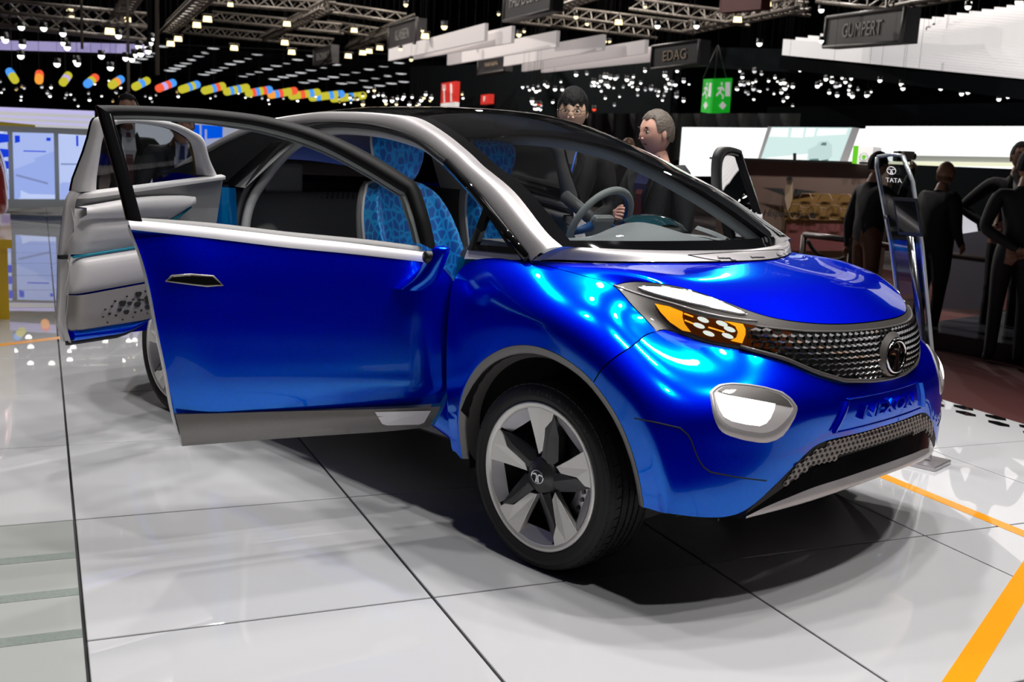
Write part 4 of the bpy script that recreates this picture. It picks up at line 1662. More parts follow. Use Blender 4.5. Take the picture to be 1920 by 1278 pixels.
    rows = [[O(*a, -.01), L(*a, .0), L(*((a + b) / 2), -.014), L(*b, -.006), O(*b, -.01)] for a, b in zip(A, B)]
    loft('window_frame', rows, 'cream' if c1 == 'cream' else 'dark_trim', d, 1, 1, label='pale inner window frame')
    rows = [[O(*a, -.012), O(*a, .004), O(*b, .004), O(*b, -.012)] for a, b in zip(A, B)]
    loft('outer_frame', rows, 'black_gloss', d, 1, 1, label='black outer window frame')
    k = len(B)
    low = [(float(np.interp(b[0], [.135, .655], [1.165, 1.10])) - .01) for b in B]
    rows = [[O(b[0], b[1] + (l_ - b[1]) * t, -.004) for t in np.linspace(0, 1, 4)] for b, l_ in zip(B, low)]
    loft('window_pane', rows, 'window', d, 1, 2, label='clear window pane')
    return d


rear_door((-2.12, -.84), 80, -1, 'right rear door opened on rear hinges showing its white trim', ('cream', 'mid_grey', 'perf'))
rear_door((-2.12, .84), 0, 1, 'closed left rear door', ('dark_trim', 'dark_trim', 'dark_trim'))
# ---------------------------------------------------------------- interior
def seat(y0, x0, label):
    s = empty('seat', (x0, y0, 0), 0, car)
    s['label'] = label
    # backrest sections up the back: (z, x of front face, half width, bolster depth)
    sec = [(.58, -1.16, .225, .24), (.68, -1.19, .235, .17), (.80, -1.22, .235, .11), (.93, -1.25, .23, .07), (1.05, -1.285, .215, .04), (1.14, -1.32, .175, .02), (1.185, -1.35, .115, .01)]
    rows = []
    for z, x, hw, bd in sec:
        rows.append([(x + bd * .2 - .05, -hw, z), (x + bd, -hw * .95, z), (x + bd * .85, -hw * .82, z), (x, -hw * .6, z), (x - .008, 0, z), (x, hw * .6, z), (x + bd * .85, hw * .82, z), (x + bd, hw * .95, z), (x + bd * .2 - .05, hw, z)])
    loft('backrest', rows, 'scales', s, 4, 4, label='blue scale-patterned backrest')
    rows = []
    for z, x, hw, bd in sec:
        rows.append([(x + bd * .2 - .05, -hw, z), (x - .085, -hw * 1.0, z), (x - .15, -hw * .7, z), (x - .165, 0, z), (x - .15, hw * .7, z), (x - .085, hw, z), (x + bd * .2 - .05, hw, z)])
    loft('seat_shell', rows, 'mid_grey', s, 4, 3, label='grey seat shell')
    P = [(x + bd * .2 - .05, -hw, z) for z, x, hw, bd in sec] + [(x + bd * .2 - .05, hw, z) for z, x, hw, bd in sec[::-1]]
    tube('piping', cr(P, 4), .007, 'cream', s, 6, label='white piping')
    # cushion
    rows = []
    for x, zt, hw in ((-1.22, .60, .22), (-1.10, .60, .245), (-.95, .615, .25), (-.80, .63, .245), (-.72, .60, .22), (-.70, .53, .20)):
        rows.append([(x, -hw, zt - .13), (x, -hw, zt - .02), (x, -hw * .85, zt + .035), (x, -hw * .5, zt), (x, hw * .5, zt), (x, hw * .85, zt + .035), (x, hw, zt - .02), (x, hw, zt - .13)])
    loft('cushion', rows, 'scales', s, 4, 3, label='blue scale-patterned cushion')
    box('seat_base', -1.25, -.80, -.20, .20, .391, .48, 'dark_trim', s, .02)
    # headrest
    h = s
    rows = []
    for z, x, hw in ((1.195, -1.355, .075), (1.22, -1.35, .10), (1.28, -1.345, .125), (1.34, -1.35, .135), (1.375, -1.365, .125), (1.392, -1.395, .10)):
        rows.append([(x - .03, -hw, z), (x, -hw * .85, z), (x + .018, 0, z), (x, hw * .85, z), (x - .03, hw, z)])
    loft('headrest_face', rows, 'scales', h, 4, 4, label='blue scale-patterned headrest')
    rows = []
    for z, x, hw in ((1.195, -1.355, .075), (1.22, -1.35, .10), (1.28, -1.345, .125), (1.34, -1.35, .135), (1.375, -1.365, .125), (1.392, -1.395, .10)):
        rows.append([(x - .03, -hw, z), (x - .055, -hw * .9, z), (x - .07, 0, z), (x - .055, hw * .9, z), (x - .03, hw, z)])
    loft('headrest_back', rows, 'seat_back', h, 4, 4, label='white headrest shell')
    tube('headrest_stem', [(-1.40, 0, 1.10), (-1.395, 0, 1.22)], .02, 'chrome', h, 8)
    return s


seat(-.385, 0.0, 'near front seat, blue with a scale pattern')
seat(.36, -.19, 'far front seat, blue with a scale pattern')

# rear bench
rb = empty('rear_bench', parent=car)
rb['label'] = 'grey rear bench'
rows = []
for z, x in ((.55, -2.00), (.62, -2.06), (.80, -2.14), (.95, -2.20), (1.06, -2.26), (1.09, -2.33), (1.05, -2.42)):
    rows.append([(x - .05, -.66, z), (x, -.60, z), (x + .03, -.30, z), (x - .01, 0, z), (x + .03, .30, z), (x, .60, z), (x - .05, .66, z)])
loft('bench_back', rows, 'mid_grey', rb, 3, 3)
rows = []
for x, z in ((-1.60, .42), (-1.56, .55), (-1.62, .60), (-1.85, .58), (-2.06, .55)):
    rows.append([(x, -.68, z - .02), (x, -.3, z), (x, .3, z), (x, .68, z - .02)])
loft('bench_cushion', rows, 'mid_grey', rb, 3, 3)
pf = MB()
for i in range(14):
    for j in range(3):
        y = -.20 + .032 * i + (.016 if j % 2 else 0)
        pf.add(([(-2.255 - .02 * j + .004, y - .008, 1.062 + .010 * j), (-2.255 - .02 * j + .004, y + .008, 1.062 + .010 * j), (-2.262 - .02 * j + .004, y, 1.072 + .010 * j)], [(0, 1, 2)]))
pf.build('perforation', 'under', rb)
for y in (-.36, .36):
    rows = [[(x - .03 + .03 * math.cos(t), y + .11 * k * math.cos(t * 1.0), z) for t in (0, 1, 2, 3.14)] for x, z, k in ((-2.30, 1.08, .8), (-2.31, 1.16, 1), (-2.33, 1.22, .9))]
    hb_ = box('bench_headrest', -2.36, -2.29, y - .11, y + .11, 1.08, 1.23, 'mid_grey', rb, .02)
# side linings behind the doors
for s in (-1, 1):
    mesh('side_lining', [(-2.02, s * .78, .45), (-2.06, s * .80, 1.13), (-2.95, s * .66, 1.12), (-2.95, s * .66, .45)], [(0, 1, 2, 3)], 'dark_trim', car, False)
    mesh('pillar_lining', [(-1.80, s * .545, 1.40), (-2.02, s * .74, 1.12), (-2.38, s * .72, 1.12), (-2.3, s * .56, 1.34)], [(0, 1, 2, 3)], 'light_grey', car, False, 'pale grey rear pillar lining')
mesh('tail_lining', [(-2.96, -.66, .45), (-2.96, -.66, 1.12), (-2.96, .66, 1.12), (-2.96, .66, .45)], [(0, 1, 2, 3)], 'dark_trim', car, False)
box('centre_console', -1.5, -.55, -.10, .10, .39, .70, 'mid_grey', car, .03)

# dashboard: pale top with an instrument hump before the driver
ds = empty('dashboard', parent=car)
rows = []
for x, z0, hm in ((-.03, 1.015, .0), (-.14, 1.03, .01), (-.27, 1.038, .03), (-.40, 1.035, .05), (-.50, 1.02, .05), (-.56, .985, .03), (-.57, .93, .0), (-.54, .80, 0)):
    row_ = []
    for y in np.linspace(-.62, .66, 15):
        k = math.exp(-((y - .10) / .16) ** 2) * hm * 1.1
        row_.append((x - .28 * (abs(y) / .7) ** 2 * (1 if x > -.5 else .55), y, z0 + k - .02 * (abs(y) / .7) ** 2))
    rows.append(row_)
loft('dash_top', rows, 'light_grey', ds, 4, 3, label='pale grey dashboard top')
box('glovebox', -.52, -.42, -.50, .60, .60, .86, 'mid_grey', ds, .03)
rows = [[(x, .34 + w_ * t, z - .03 * abs(t) ** 2) for t in (-1, -.5, 0, .5, 1)] for x, z, w_ in ((-.46, 1.075, .13), (-.52, 1.105, .15), (-.60, 1.110, .15), (-.66, 1.085, .13))]
loft('instrument_glass', rows, 'teal_glass', ds, 4, 3, label='teal smoked instrument glass')
# raised right-hand rail of the dash top
rows = [[(x, y - .02, z), (x, y, z + .014), (x, y + .03, z)] for x, y, z in ((-.16, .33, 1.035), (-.26, .38, 1.05), (-.38, .43, 1.062))]
loft('dash_rail', rows, 'light_grey', ds, 3, 2)

# steering wheel (left-hand drive)
sw = empty('steering_wheel', (-.86, .36, 1.035), 0, car)
sw.rotation_euler = (0, math.radians(-62), 0)
R_ = .185
ring_p = [(R_ * math.cos(t), R_ * .95 * math.sin(t), 0) for t in np.linspace(0, 2 * PI, 48, endpoint=False)]
tube('rim', ring_p, .0165, 'steer', sw, 10, True, label='pale grey steering rim')
tube('inner_rim', [(a * .93, b * .93, .006) for a, b, c in ring_p], .011, 'steer_blue', sw, 8, True, label='blue inner face of the rim')
o = box('hub', -.055, .055, -.07, .07, -.02, .02, 'steer', sw, .02)
for sgn in (-1, 1):
    tube('spoke', [(0, sgn * .06, .0), (-.02, sgn * .11, .0), (-.03, sgn * .17, 0)], [.022, .017, .014], 'steer_blue', sw, 8)
tube('column', [(0, 0, .02), (0, 0, .25)], .03, 'dark_trim', sw, 10)
# ---------------------------------------------------------------- people
M['suit'] = mat('charcoal_suit', (0.012, 0.012, 0.014), 0.8)
M['suit_black'] = mat('black_suit', (0.006, 0.0065, 0.008), 0.8)
M['suit_grey'] = mat('dark_grey_suit', (0.018, 0.019, 0.021), 0.8)
M['shoe'] = mat('black_leather_shoe', (0.012, 0.011, 0.011), 0.35)
M['skin_a'] = mat('skin_light', (0.80, 0.54, 0.39), 0.5, noise=0.06, nscale=30)
M['skin_b'] = mat('skin_ruddy', (0.78, 0.43, 0.33), 0.5, noise=0.10, nscale=24)
M['skin_c'] = mat('skin_tan', (0.36, 0.19, 0.12), 0.5, noise=0.06, nscale=30)
M['hair_black'] = mat('black_hair', (0.006, 0.0055, 0.006), 0.7, spec=0.25, bump=0.6, nscale=120)
M['hair_grey'] = mat('grey_brown_hair', (0.13, 0.105, 0.085), 0.6, noise=0.45, nscale=60, bump=0.6)
M['hair_brown'] = mat('brown_hair', (0.13, 0.055, 0.025), 0.55, noise=0.2, nscale=60)
M['shirt_white'] = mat('white_shirt', (0.62, 0.62, 0.66), 0.7)
M['shirt_blue'] = mat('navy_blue_shirt', (0.010, 0.014, 0.09), 0.7)
M['shirt_grey'] = mat('dark_grey_shirt', (0.05, 0.05, 0.052), 0.8)
M['tie_red'] = mat('dark_red_tie', (0.10, 0.02, 0.02), 0.5)
M['tie_yellow'] = mat('yellow_tie', (0.50, 0.34, 0.04), 0.5)
M['tie_blue'] = mat('blue_tie', (0.01, 0.02, 0.10), 0.5)
M['lanyard'] = mat('blue_lanyard', (0.04, 0.16, 0.70), 0.5)
M['lip'] = mat('lip', (0.45, 0.16, 0.13), 0.4)
M['eye_white'] = mat('eye_white', (0.7, 0.68, 0.64), 0.3)
M['eye_dark'] = mat('eye_dark', (0.015, 0.01, 0.008), 0.2)
M['spectacles'] = mat('spectacle_frame', (0.03, 0.02, 0.02), 0.3, 0.4)


def head_mesh(skin, hair, bald, jaw, age):
    """head about its centre, facing +x; verts, faces, material ids (0 skin 1 lip 2 white 3 dark)"""
    V, Fs, Mi = [], [], []
    nu_, nv_ = 36, 28
    for i in range(nv_ + 1):
        th = PI * i / nv_                                  # 0 = crown
        for j in range(nu_):
            ph = 2 * PI * j / nu_
            d = np.array([math.sin(th) * math.cos(ph), math.sin(th) * math.sin(ph), math.cos(th)])
            x, y, z = d[0] * .097, d[1] * .077, d[2] * .118
            low = max(0.0, -d[2])
            y *= 1 - (.30 - .12 * jaw) * low ** 1.4
            x *= 1 - .10 * low if x > 0 else 1 - .38 * low ** 1.2
            if x > 0:
                f = max(0.0, d[0]) ** 2
                g = lambda yc, zc, wy, wz: math.exp(-((y - yc) / wy) ** 2 - ((z - zc) / wz) ** 2)
                x += f * (.017 * g(0, -.020, .013, .018) + .008 * g(0, .006, .010, .022))          # nose
                x += f * (-.011 * (g(.031, .010, .016, .011) + g(-.031, .010, .016, .011)))        # sockets
                x += f * (.006 * (g(.03, .031, .022, .008) + g(-.03, .031, .022, .008)))           # brow
                x += f * (.007 * g(0, -.055, .022, .010) + .011 * g(0, -.092, .020, .016))         # mouth, chin
                x += f * (.004 * (g(.04, -.02, .018, .02) + g(-.04, -.02, .018, .02)))             # cheeks
                x += f * -.005 * g(0, -.0585, .022, .0022)
            V.append((x, y, z))
    for i in range(nv_):
        for j in range(nu_):
            a, b = i * nu_ + j, i * nu_ + (j + 1) % nu_
            q = (a, a + nu_, b + nu_, b)
            c = np.mean([V[k] for k in q], axis=0)
            Fs.append(q)
            lips = c[0] > .06 and abs(c[1]) < .024 and -.067 < c[2] < -.050
            Mi.append(1 if lips else 0)

    def ell(c, r, mi, n=10):
        k0 = len(V)
        for i in range(n // 2 + 1):
            th = PI * i / (n // 2)
            for j in range(n):
                ph = 2 * PI * j / n
                V.append((c[0] + r[0] * math.sin(th) * math.cos(ph), c[1] + r[1] * math.sin(th) * math.sin(ph), c[2] + r[2] * math.cos(th)))
        for i in range(n // 2):
            for j in range(n):
                a, b = k0 + i * n + j, k0 + i * n + (j + 1) % n
                Fs.append((a, a + n, b + n, b))
                Mi.append(mi)
    for s in (-1, 1):
        ell((.079, s * .031, .008), (.010, .0135, .0045), 2)
        ell((.0865, s * .031, .008), (.004, .0062, .0046), 3)
        ell((.002, s * .077, -.008), (.017, .007, .030), 0)            # ear
        ell((.086, s * .031, .033), (.006, .018, .0035), 3 if hair != 'none' else 0)    # eyebrow
        ell((.098, s * .011, -.027), (.010, .008, .007), 0)            # nostril wing
    return V, Fs, Mi


def hair_mesh(style):
    V, Fs = [], []
    nu_, nv_ = 40, 16
    r2 = random.Random(3)
    for i in range(nv_ + 1):
        for j in range(nu_):
            ph = 2 * PI * j / nu_
            c = math.cos(ph)
            if style == 'fringe':
                end = 1.62 + .05 * math.sin(ph * 9) if c > -.35 else 1.92
                if c > .35:
                    end = 1.26 + .10 * math.sin(ph * 11)
                t = .011
            elif style == 'bald':
                end = 1.0
                t = .0
            else:
                end = .92 + .06 * math.sin(ph * 7) if c > .5 else (1.50 if c > .1 else (1.72 if c > -.2 else 1.98))
                t = .0075
            th = end * i / nv_
            d = np.array([math.sin(th) * c, math.sin(th) * math.sin(ph), math.cos(th)])
            k = 1 + t * 10 * (1 - .5 * (i / nv_) ** 6)
            wv = 1 + .03 * math.sin(ph * 13 + i * .6) * (i / nv_) + .03 * r2.random()
            V.append((d[0] * .097 * k * wv - .002, d[1] * .078 * k * wv, d[2] * .118 * (1 + t * 9) * wv))
    Fs = grid_faces(nv_ + 1, nu_, True)
    return V, Fs


def person(label, loc, yaw, height, cloth, skin, hair, style, pose, extras=(), jaw=.5, build=1.0, group=None, trousers=None):
    """figure facing local +x; pose gives joint positions for a 1.75 m body"""
    root = empty('person', loc, yaw)
    tag(root, label, 'person', group)
    k = height / 1.75
    root.scale = (k, k, k)
    P = dict(pel=(0, 0, .95), sp=(0, 0, 1.10), ch=(.005, 0, 1.28), nk0=(-.01, 0, 1.43), nk=(.005, 0, 1.50), hd=(.02, 0, 1.56),
             shl=(-.005, .185, 1.40), shr=(-.005, -.185, 1.40), ell=(-.02, .25, 1.12), elr=(-.02, -.25, 1.12), wrl=(.06, .25, .88), wrr=(.06, -.25, .88),
             hpl=(0, .095, .90), hpr=(0, -.095, .90), knl=(.02, .105, .50), knr=(.02, -.105, .50), anl=(-.02, .11, .09), anr=(-.02, -.11, .09),
             tol=(.16, .125, .035), tor=(.16, -.125, .035), head=(.035, 0, 1.635), hyaw=0, hpitch=0)
    P.update(pose)
    b = build
    V, E, R, T = [], [], [], []

    def add(p, r, tagn, par=None):
        V.append(tuple(map(float, p)))
        R.append(r if isinstance(r, tuple) else (r, r))
        T.append(tagn)
        if par is not None:
            E.append((par, len(V) - 1))
        return len(V) - 1
    mixp = lambda a, c, t: tuple(a[i] * (1 - t) + c[i] * t for i in range(3))
    pel = add(P['pel'], (.155 * b, .115 * b), 0)
    sp = add(P['sp'], (.150 * b, .112 * b), 0, pel)
    ch = add(P['ch'], (.165 * b, .120 * b), 0, sp)
    n0 = add(P['nk0'], (.085, .075), 0, ch)
    n1 = add(P['nk'], (.056, .056), 2, n0)
    add(P['hd'], (.055, .058), 2, n1)
    for s in 'lr':
        sg = 1 if s == 'l' else -1
        sh = add(P['sh' + s], .074 * b, 0, ch)
        ua = add(mixp(P['sh' + s], P['el' + s], .5), .060 * b, 0, sh)
        el = add(P['el' + s], .052 * b, 0, ua)
        fa = add(mixp(P['el' + s], P['wr' + s], .5), .046, 0, el)
        wr = add(P['wr' + s], .034, 0, fa)
        # hand: palm and five bent fingers
        w_, e_ = np.array(P['wr' + s]), np.array(P['el' + s])
        d = (w_ - e_) / (np.linalg.norm(w_ - e_) + 1e-9)
        side = np.cross(d, np.array(P.get('palm' + s, (0, -sg * 1.0, 0))))
        side = side / (np.linalg.norm(side) + 1e-9)
        nrm = np.cross(side, d)
        curl = P.get('curl' + s, .35)
        pm = add(w_ + d * .045, (.020, .032), 2, wr)
        for q, ln in zip((-.027, -.009, .009, .027), (.062, .075, .078, .068)):
            b0 = add(w_ + d * .085 + side * q, .0105, 2, pm)
            m0 = add(w_ + d * (.085 + ln * .5) + side * q * 1.1 + nrm * curl * ln * .35, .0092, 2, b0)
            add(w_ + d * (.085 + ln * (1 - .55 * curl)) + side * q * 1.12 + nrm * curl * ln * 1.0, .0078, 2, m0)
        t0 = add(w_ + d * .05 + side * .040, .0115, 2, pm)
        add(w_ + d * .09 + side * .050 + nrm * .018, .0095, 2, t0)
        hp = add(P['hp' + s], .098 * b, 1, pel)
        th_ = add(mixp(P['hp' + s], P['kn' + s], .5), .082 * b, 1, hp)
        kn = add(P['kn' + s], .064, 1, th_)
        cf = add(mixp(P['kn' + s], P['an' + s], .4), .060, 1, kn)
        an = add(P['an' + s], .050, 1, cf)
        add(P['to' + s], (.042, .034), 3, an)
    me = bpy.data.meshes.new('body')
    me.from_pydata(V, E, [])
    tmp = bpy.data.objects.new('body', me)
    COL.objects.link(tmp)
    sk = tmp.modifiers.new('skin', 'SKIN')
    sk.use_smooth_shade = True
    sv = me.skin_vertices[0].data
    for i, r in enumerate(R):
        sv[i].radius = r
        sv[i].use_root = i == 0
    sb = tmp.modifiers.new('s', 'SUBSURF')
    sb.levels = sb.render_levels = 1
    bpy.context.view_layer.update()
    bmsh = bpy.data.meshes.new_from_object(tmp.evaluated_get(bpy.context.evaluated_depsgraph_get()))
    bpy.data.objects.remove(tmp, do_unlink=True)
    BV = [tuple(v.co) for v in bmsh.vertices]
    BF = [tuple(p.vertices) for p in bmsh.polygons]
    VA = np.array(V)
    EA = np.array(E)
    cen = np.array([np.mean([BV[i] for i in f], axis=0) for f in BF]) if BF else np.zeros((0, 3))
    Mi = []
    A_, B_ = VA[EA[:, 0]], VA[EA[:, 1]]
    D_ = B_ - A_
    L2 = (D_ ** 2).sum(1) + 1e-12
    for c in cen:
        t = np.clip(((c - A_) * D_).sum(1) / L2, 0, 1)
        q = A_ + D_ * t[:, None]
        e = int(np.argmin(((c - q) ** 2).sum(1)))
        tg = T[EA[e, 1]] if t[e] > .5 else T[EA[e, 0]]
        if tg == 0 and c[2] < P['pel'][2] - .10 and abs(c[1]) < .22 and EA[e, 0] == 0:
            tg = 1
        Mi.append(tg)
    # head joined into the same mesh
    HV, HF, HM = head_mesh(skin, hair, style == 'bald', jaw, 0)
    Rm = np.array(Matrix.Rotation(P['hyaw'], 3, 'Z') @ Matrix.Rotation(P['hpitch'], 3, 'Y'))
    hc = np.array(P['head'])
    k0 = len(BV)
    hs = P.get('hs', 1.0)
    Rm = Rm * hs
    BV += [tuple(Rm @ np.array(v) + hc) for v in HV]
    BF += [tuple(i + k0 for i in f) for f in HF]
    Mi += [{0: 2, 1: 4, 2: 5, 3: 6}[m_] for m_ in HM]
    o = mesh('body', BV, BF, cloth, root)
    for m_ in (trousers or cloth, skin, 'shoe', 'lip', 'eye_white', 'eye_dark'):
        o.data.materials.append(M[m_])
    o.data.polygons.foreach_set('material_index', Mi)
    if style != 'bald':
        V2, F2 = hair_mesh(style)
        mesh('hair', [Rm @ np.array(v) + hc for v in V2], F2, hair, root)
    else:
        V2, F2 = [], []
        n_ = 24
        for i in range(4):
            z = -.028 - i * .014
            for j in range(n_):
                ph = PI * .42 + (2 * PI - PI * .84) * j / (n_ - 1)
                r = math.sqrt(max(0, 1 - (z / .118) ** 2))
                V2.append((.100 * r * math.cos(ph), .0805 * r * math.sin(ph), z))
        mesh('hair', [Rm @ np.array(v) + hc for v in V2], grid_faces(4, n_), hair, root)
    H = lambda a, b_, c: Rm @ np.array((a, b_, c)) + hc
    for ex in extras:
        if ex == 'glasses':
            g = empty('spectacles', parent=root)
            for s in (-1, 1):
                tube('lens_rim', [H(.096, s * .033 + .021 * math.cos(t), .004 + .014 * math.sin(t)) for t in np.linspace(0, 2 * PI, 16, endpoint=False)], .0016, 'spectacles', g, 5, True)
                tube('temple', [H(.094, s * .054, .008), H(.05, s * .078, .008), H(.0, s * .082, .004)], .0016, 'spectacles', g, 5)
            tube('bridge', [H(.100, -.012, .007), H(.103, 0, .009), H(.100, .012, .007)], .0016, 'spectacles', g, 5)
        elif isinstance(ex, tuple) and ex[0] == 'front':
            # shirt front between lapels, collar and tie
            _, shirt, tie = ex
            f0 = np.array(P['ch']) + np.array([.118 * b, 0, 0])
            n_ = np.array(P['nk'])
            bt_ = np.array(P['sp']) + np.array([.116 * b, 0, -.02])
            mesh('shirt_front', [n_ + (.058, .045, -.02), n_ + (.058, -.045, -.02), f0 + (.012, -.052, .06), bt_ + (.012, 0, .05), f0 + (.012, .052, .06)], [(0, 4, 3, 2, 1)], shirt, root, False)
            if tie:
                mesh('tie', [n_ + (.068, .016, -.03), n_ + (.068, -.016, -.03), f0 + (.022, -.026, .0), bt_ + (.022, -.030, .02), bt_ + (.022, 0, -.02), bt_ + (.022, .030, .02), f0 + (.022, .026, .0)], [(0, 6, 5, 4, 3, 2, 1)], tie, root, False)
            for s in (-1, 1):
                mesh('collar', [n_ + (.055, s * .008, -.015), n_ + (.04, s * .052, .005), n_ + (.066, s * .05, -.05)], [(0, 1, 2)], shirt, root, False)
                o2 = mesh('lapel', [n_ + (.035, s * .066, -.02), n_ + (.062, s * .052, -.06), bt_ + (.018, s * .004, .05), f0 + (.018, s * .095, .05), f0 + (.0, s * .10, .10)], [(0, 1, 2, 3, 4)], cloth, root, False)
                solid(o2, .004, 0)
        elif ex == 'lanyard':
            f0 = np.array(P['ch']) + np.array([.150 * b, 0, 0])
            bt_ = np.array(P['sp']) + np.array([.160 * b, 0, .04])
            g = empty('lanyard', parent=root)
            for s in (-1, 1):
                tube('strap', [np.array(P['nk']) + (.045, s * .052, -.01), f0 + (.0, s * .03, .03), bt_ + (0, s * .004, 0)], .006, 'lanyard', g, 5)
            mesh('tag', *box_vf(-.004, .004, -.012, .012, -.04, 0), 'shirt_white', g, False).location = tuple(bt_)
    return root


def tall(px, ytop, dist, z0=0.0):
    """body height that puts the crown at a photo pixel"""
    return (atd(px, ytop, dist)[2] - z0) / 1.775 * 1.75


def face_yaw(loc, to):
    return math.atan2(to[1] - loc[1], to[0] - loc[0])


# two visitors leaning over the far side of the car
p1 = atd(1074, 240, 6.0)
person('young man with black fringe, glasses and blue lanyard behind the car', (p1[0], p1[1], 0), face_yaw(p1, CAM) - .15, tall(1075, 161, 6.0), 'suit', 'skin_a', 'hair_black', 'fringe',
       dict(hs=1.05, hyaw=.05, hpitch=.12, wrl=(.22, .16, 1.02), wrr=(.20, -.16, 1.02), ell=(.0, .25, 1.10), elr=(.0, -.25, 1.10)), ('glasses', ('front', 'shirt_grey', None), 'lanyard'), jaw=.4, build=.92)
p2 = atd(1238, 260, 5.85)
person('older man with grey hair in a dark jacket and blue shirt behind the windscreen', (p2[0], p2[1], 0), face_yaw(p2, CAM) - .75, tall(1235, 204, 5.85), 'suit_grey', 'skin_b', 'hair_grey', 'short',
       dict(hs=1.08, hyaw=-.22, hpitch=.08, wrr=(.30, -.02, 1.15), elr=(.10, -.24, 1.08), wrl=(.24, .10, 1.06), ell=(.02, .27, 1.06), curlr=.9, curll=.6), (('front', 'shirt_blue', 'tie_red'),), jaw=.75, build=1.06)
# men in suits seen through the rear door window
p3 = atd(238, 200, 8.0)
person('man in a dark suit with white shirt seen behind the open rear door', (p3[0], p3[1], 0), face_yaw(p3, CAM) + .1, tall(237, 171, 8.0), 'suit_black', 'skin_c', 'hair_black', 'short', {}, (('front', 'shirt_white', 'tie_red'),))
p4 = atd(318, 240, 7.8)
person('stooping man in a grey suit with clasped hands seen through the rear door window', (p4[0], p4[1], 0), face_yaw(p4, CAM) + .35, tall(318, 205, 7.8) * 1.06, 'suit_grey', 'skin_c', 'hair_black', 'short',
       dict(ch=(.10, 0, 1.24), nk0=(.16, 0, 1.38), nk=(.20, 0, 1.44), hd=(.23, 0, 1.48), head=(.27, 0, 1.54), hpitch=.4, shl=(.12, .185, 1.35), shr=(.12, -.185, 1.35), ell=(.14, .26, 1.08), elr=(.14, -.26, 1.08),
            wrl=(.34, .05, 1.04), wrr=(.34, -.05, 1.02), curll=.8, curlr=.8), (('front', 'shirt_white', 'tie_blue'),))
# visitors on the red carpet
ZC = -.12
p5 = atd(1642, 300, 10.2)
person('person in dark clothes holding up a camera behind the clear sign stand', (p5[0], p5[1], ZC), face_yaw(p5, CAM) + PI - 1.0, tall(1665, 281, 10.2, ZC), 'suit_black', 'skin_c', 'hair_black', 'short',
       dict(elr=(.10, -.30, 1.30), wrr=(.30, -.16, 1.58), ell=(-.05, .28, 1.08), wrl=(-.02, .30, .84), curlr=.8), trousers='hair_brown')
p6 = atd(1768, 330, 10.2)
person('bald man in a black suit seen from behind beside the sign stand', (p6[0], p6[1], ZC), face_yaw(p6, CAM) + PI - .75, tall(1775, 298, 10.2, ZC), 'suit_black', 'skin_c', 'hair_brown', 'bald',
       dict(wrl=(.16, .12, 1.00), wrr=(.10, -.22, .98)), (('front', 'shirt_white', 'tie_blue'),), build=1.2)
p7 = atd(1912, 290, 10.6)
person('man with yellow tie and a hand on his hip at the right', (p7[0], p7[1], ZC), face_yaw(p7, CAM) + .25, tall(1915, 262, 10.6, ZC), 'suit_black', 'skin_c', 'hair_black', 'short',
       dict(elr=(-.06, -.42, 1.16), wrr=(.06, -.22, 1.02), ell=(-.02, .26, 1.12), curlr=.6), (('front', 'shirt_white', 'tie_yellow'),))
p8 = atd(1930, 300, 9.2)
person('man in a dark grey suit with hands behind his back at the right edge', (p8[0], p8[1], ZC), face_yaw(p8, CAM) + PI + .1, tall(1925, 276, 9.2, ZC), 'suit_grey', 'skin_c', 'hair_black', 'short',
       dict(ell=(-.12, .28, 1.12), elr=(-.12, -.28, 1.12), wrl=(-.18, .04, .98), wrr=(-.19, -.04, .96), curll=.7, curlr=.7))
p9 = atd(1176, 265, 12.5)
person('distant person with brown hair between the two visitors', (p9[0], p9[1], 0), face_yaw(p9, CAM) + 2.6, tall(1178, 256, 12.5), 'suit_black', 'skin_a', 'hair_brown', 'short', {})
# the camera held up
cb = atd(1692, 292, 9.95)
co_ = empty('video_camera', tuple(cb), face_yaw(p5, CAM) + PI - 1.0)
tag(co_, 'small black camera held up behind the clear sign stand', 'camera')
box('camera_body', -.07, .07, -.04, .04, -.05, .04, 'black_satin', co_, .01)
tube('lens', [(.07, 0, 0), (.12, 0, 0)], .03, 'black_gloss', co_, 12)
box('flip_screen', -.05, .05, -.10, -.045, -.03, .04, 'mid_grey', co_, .004)
# ---------------------------------------------------------------- the hall behind
M['ceiling_dark'] = mat('dark_hall_ceiling', (0.022, 0.021, 0.022), 0.8, noise=0.3, nscale=2)
M['wall_dark'] = mat('dark_hall_wall', (0.004, 0.0055, 0.0065), 1.0, spec=0.1)
M['drape'] = mat('grey_drape', (0.05, 0.05, 0.048), 0.9)
M['truss'] = mat('truss_steel', (0.15, 0.13, 0.11), 0.5, 0.4)
M['board'] = mat('dark_sign_board', (0.022, 0.020, 0.022), 0.6)
M['board_grey'] = mat('grey_sign_board', (0.05, 0.045, 0.047), 0.6)
M['sign_rim'] = mat('sign_edge', (0.07, 0.065, 0.062), 0.5)
M['letter_dim'] = mat('unlit_grey_letters', (0.24, 0.23, 0.215), 0.6)
M['letter_gold'] = mat('pale_gold_letters', (0.36, 0.28, 0.20), 0.5)
M['banner'] = mat('off_white_banner', (0.62, 0.57, 0.56), 0.8, emit=(1.0, 0.92, 0.90), strength=0.24)  # faint glow stands in for the spots that light the banners
M['slat_white'] = mat('glowing_white_slat', (0.65, 0.62, 0.61), 0.7, emit=(1.0, 0.96, 0.95), strength=0.50)  # glow put into the slats in place of light from the stand
M['fascia_lilac'] = mat('violet_lit_fascia', (0.45, 0.42, 0.6), 0.7, emit=(0.50, 0.44, 0.85), strength=0.50)  # violet light on the white beam painted in as colour and glow
M['booth_white'] = emitter('backlit_white_wall', (0.97, 1.0, 0.985), 1.25)
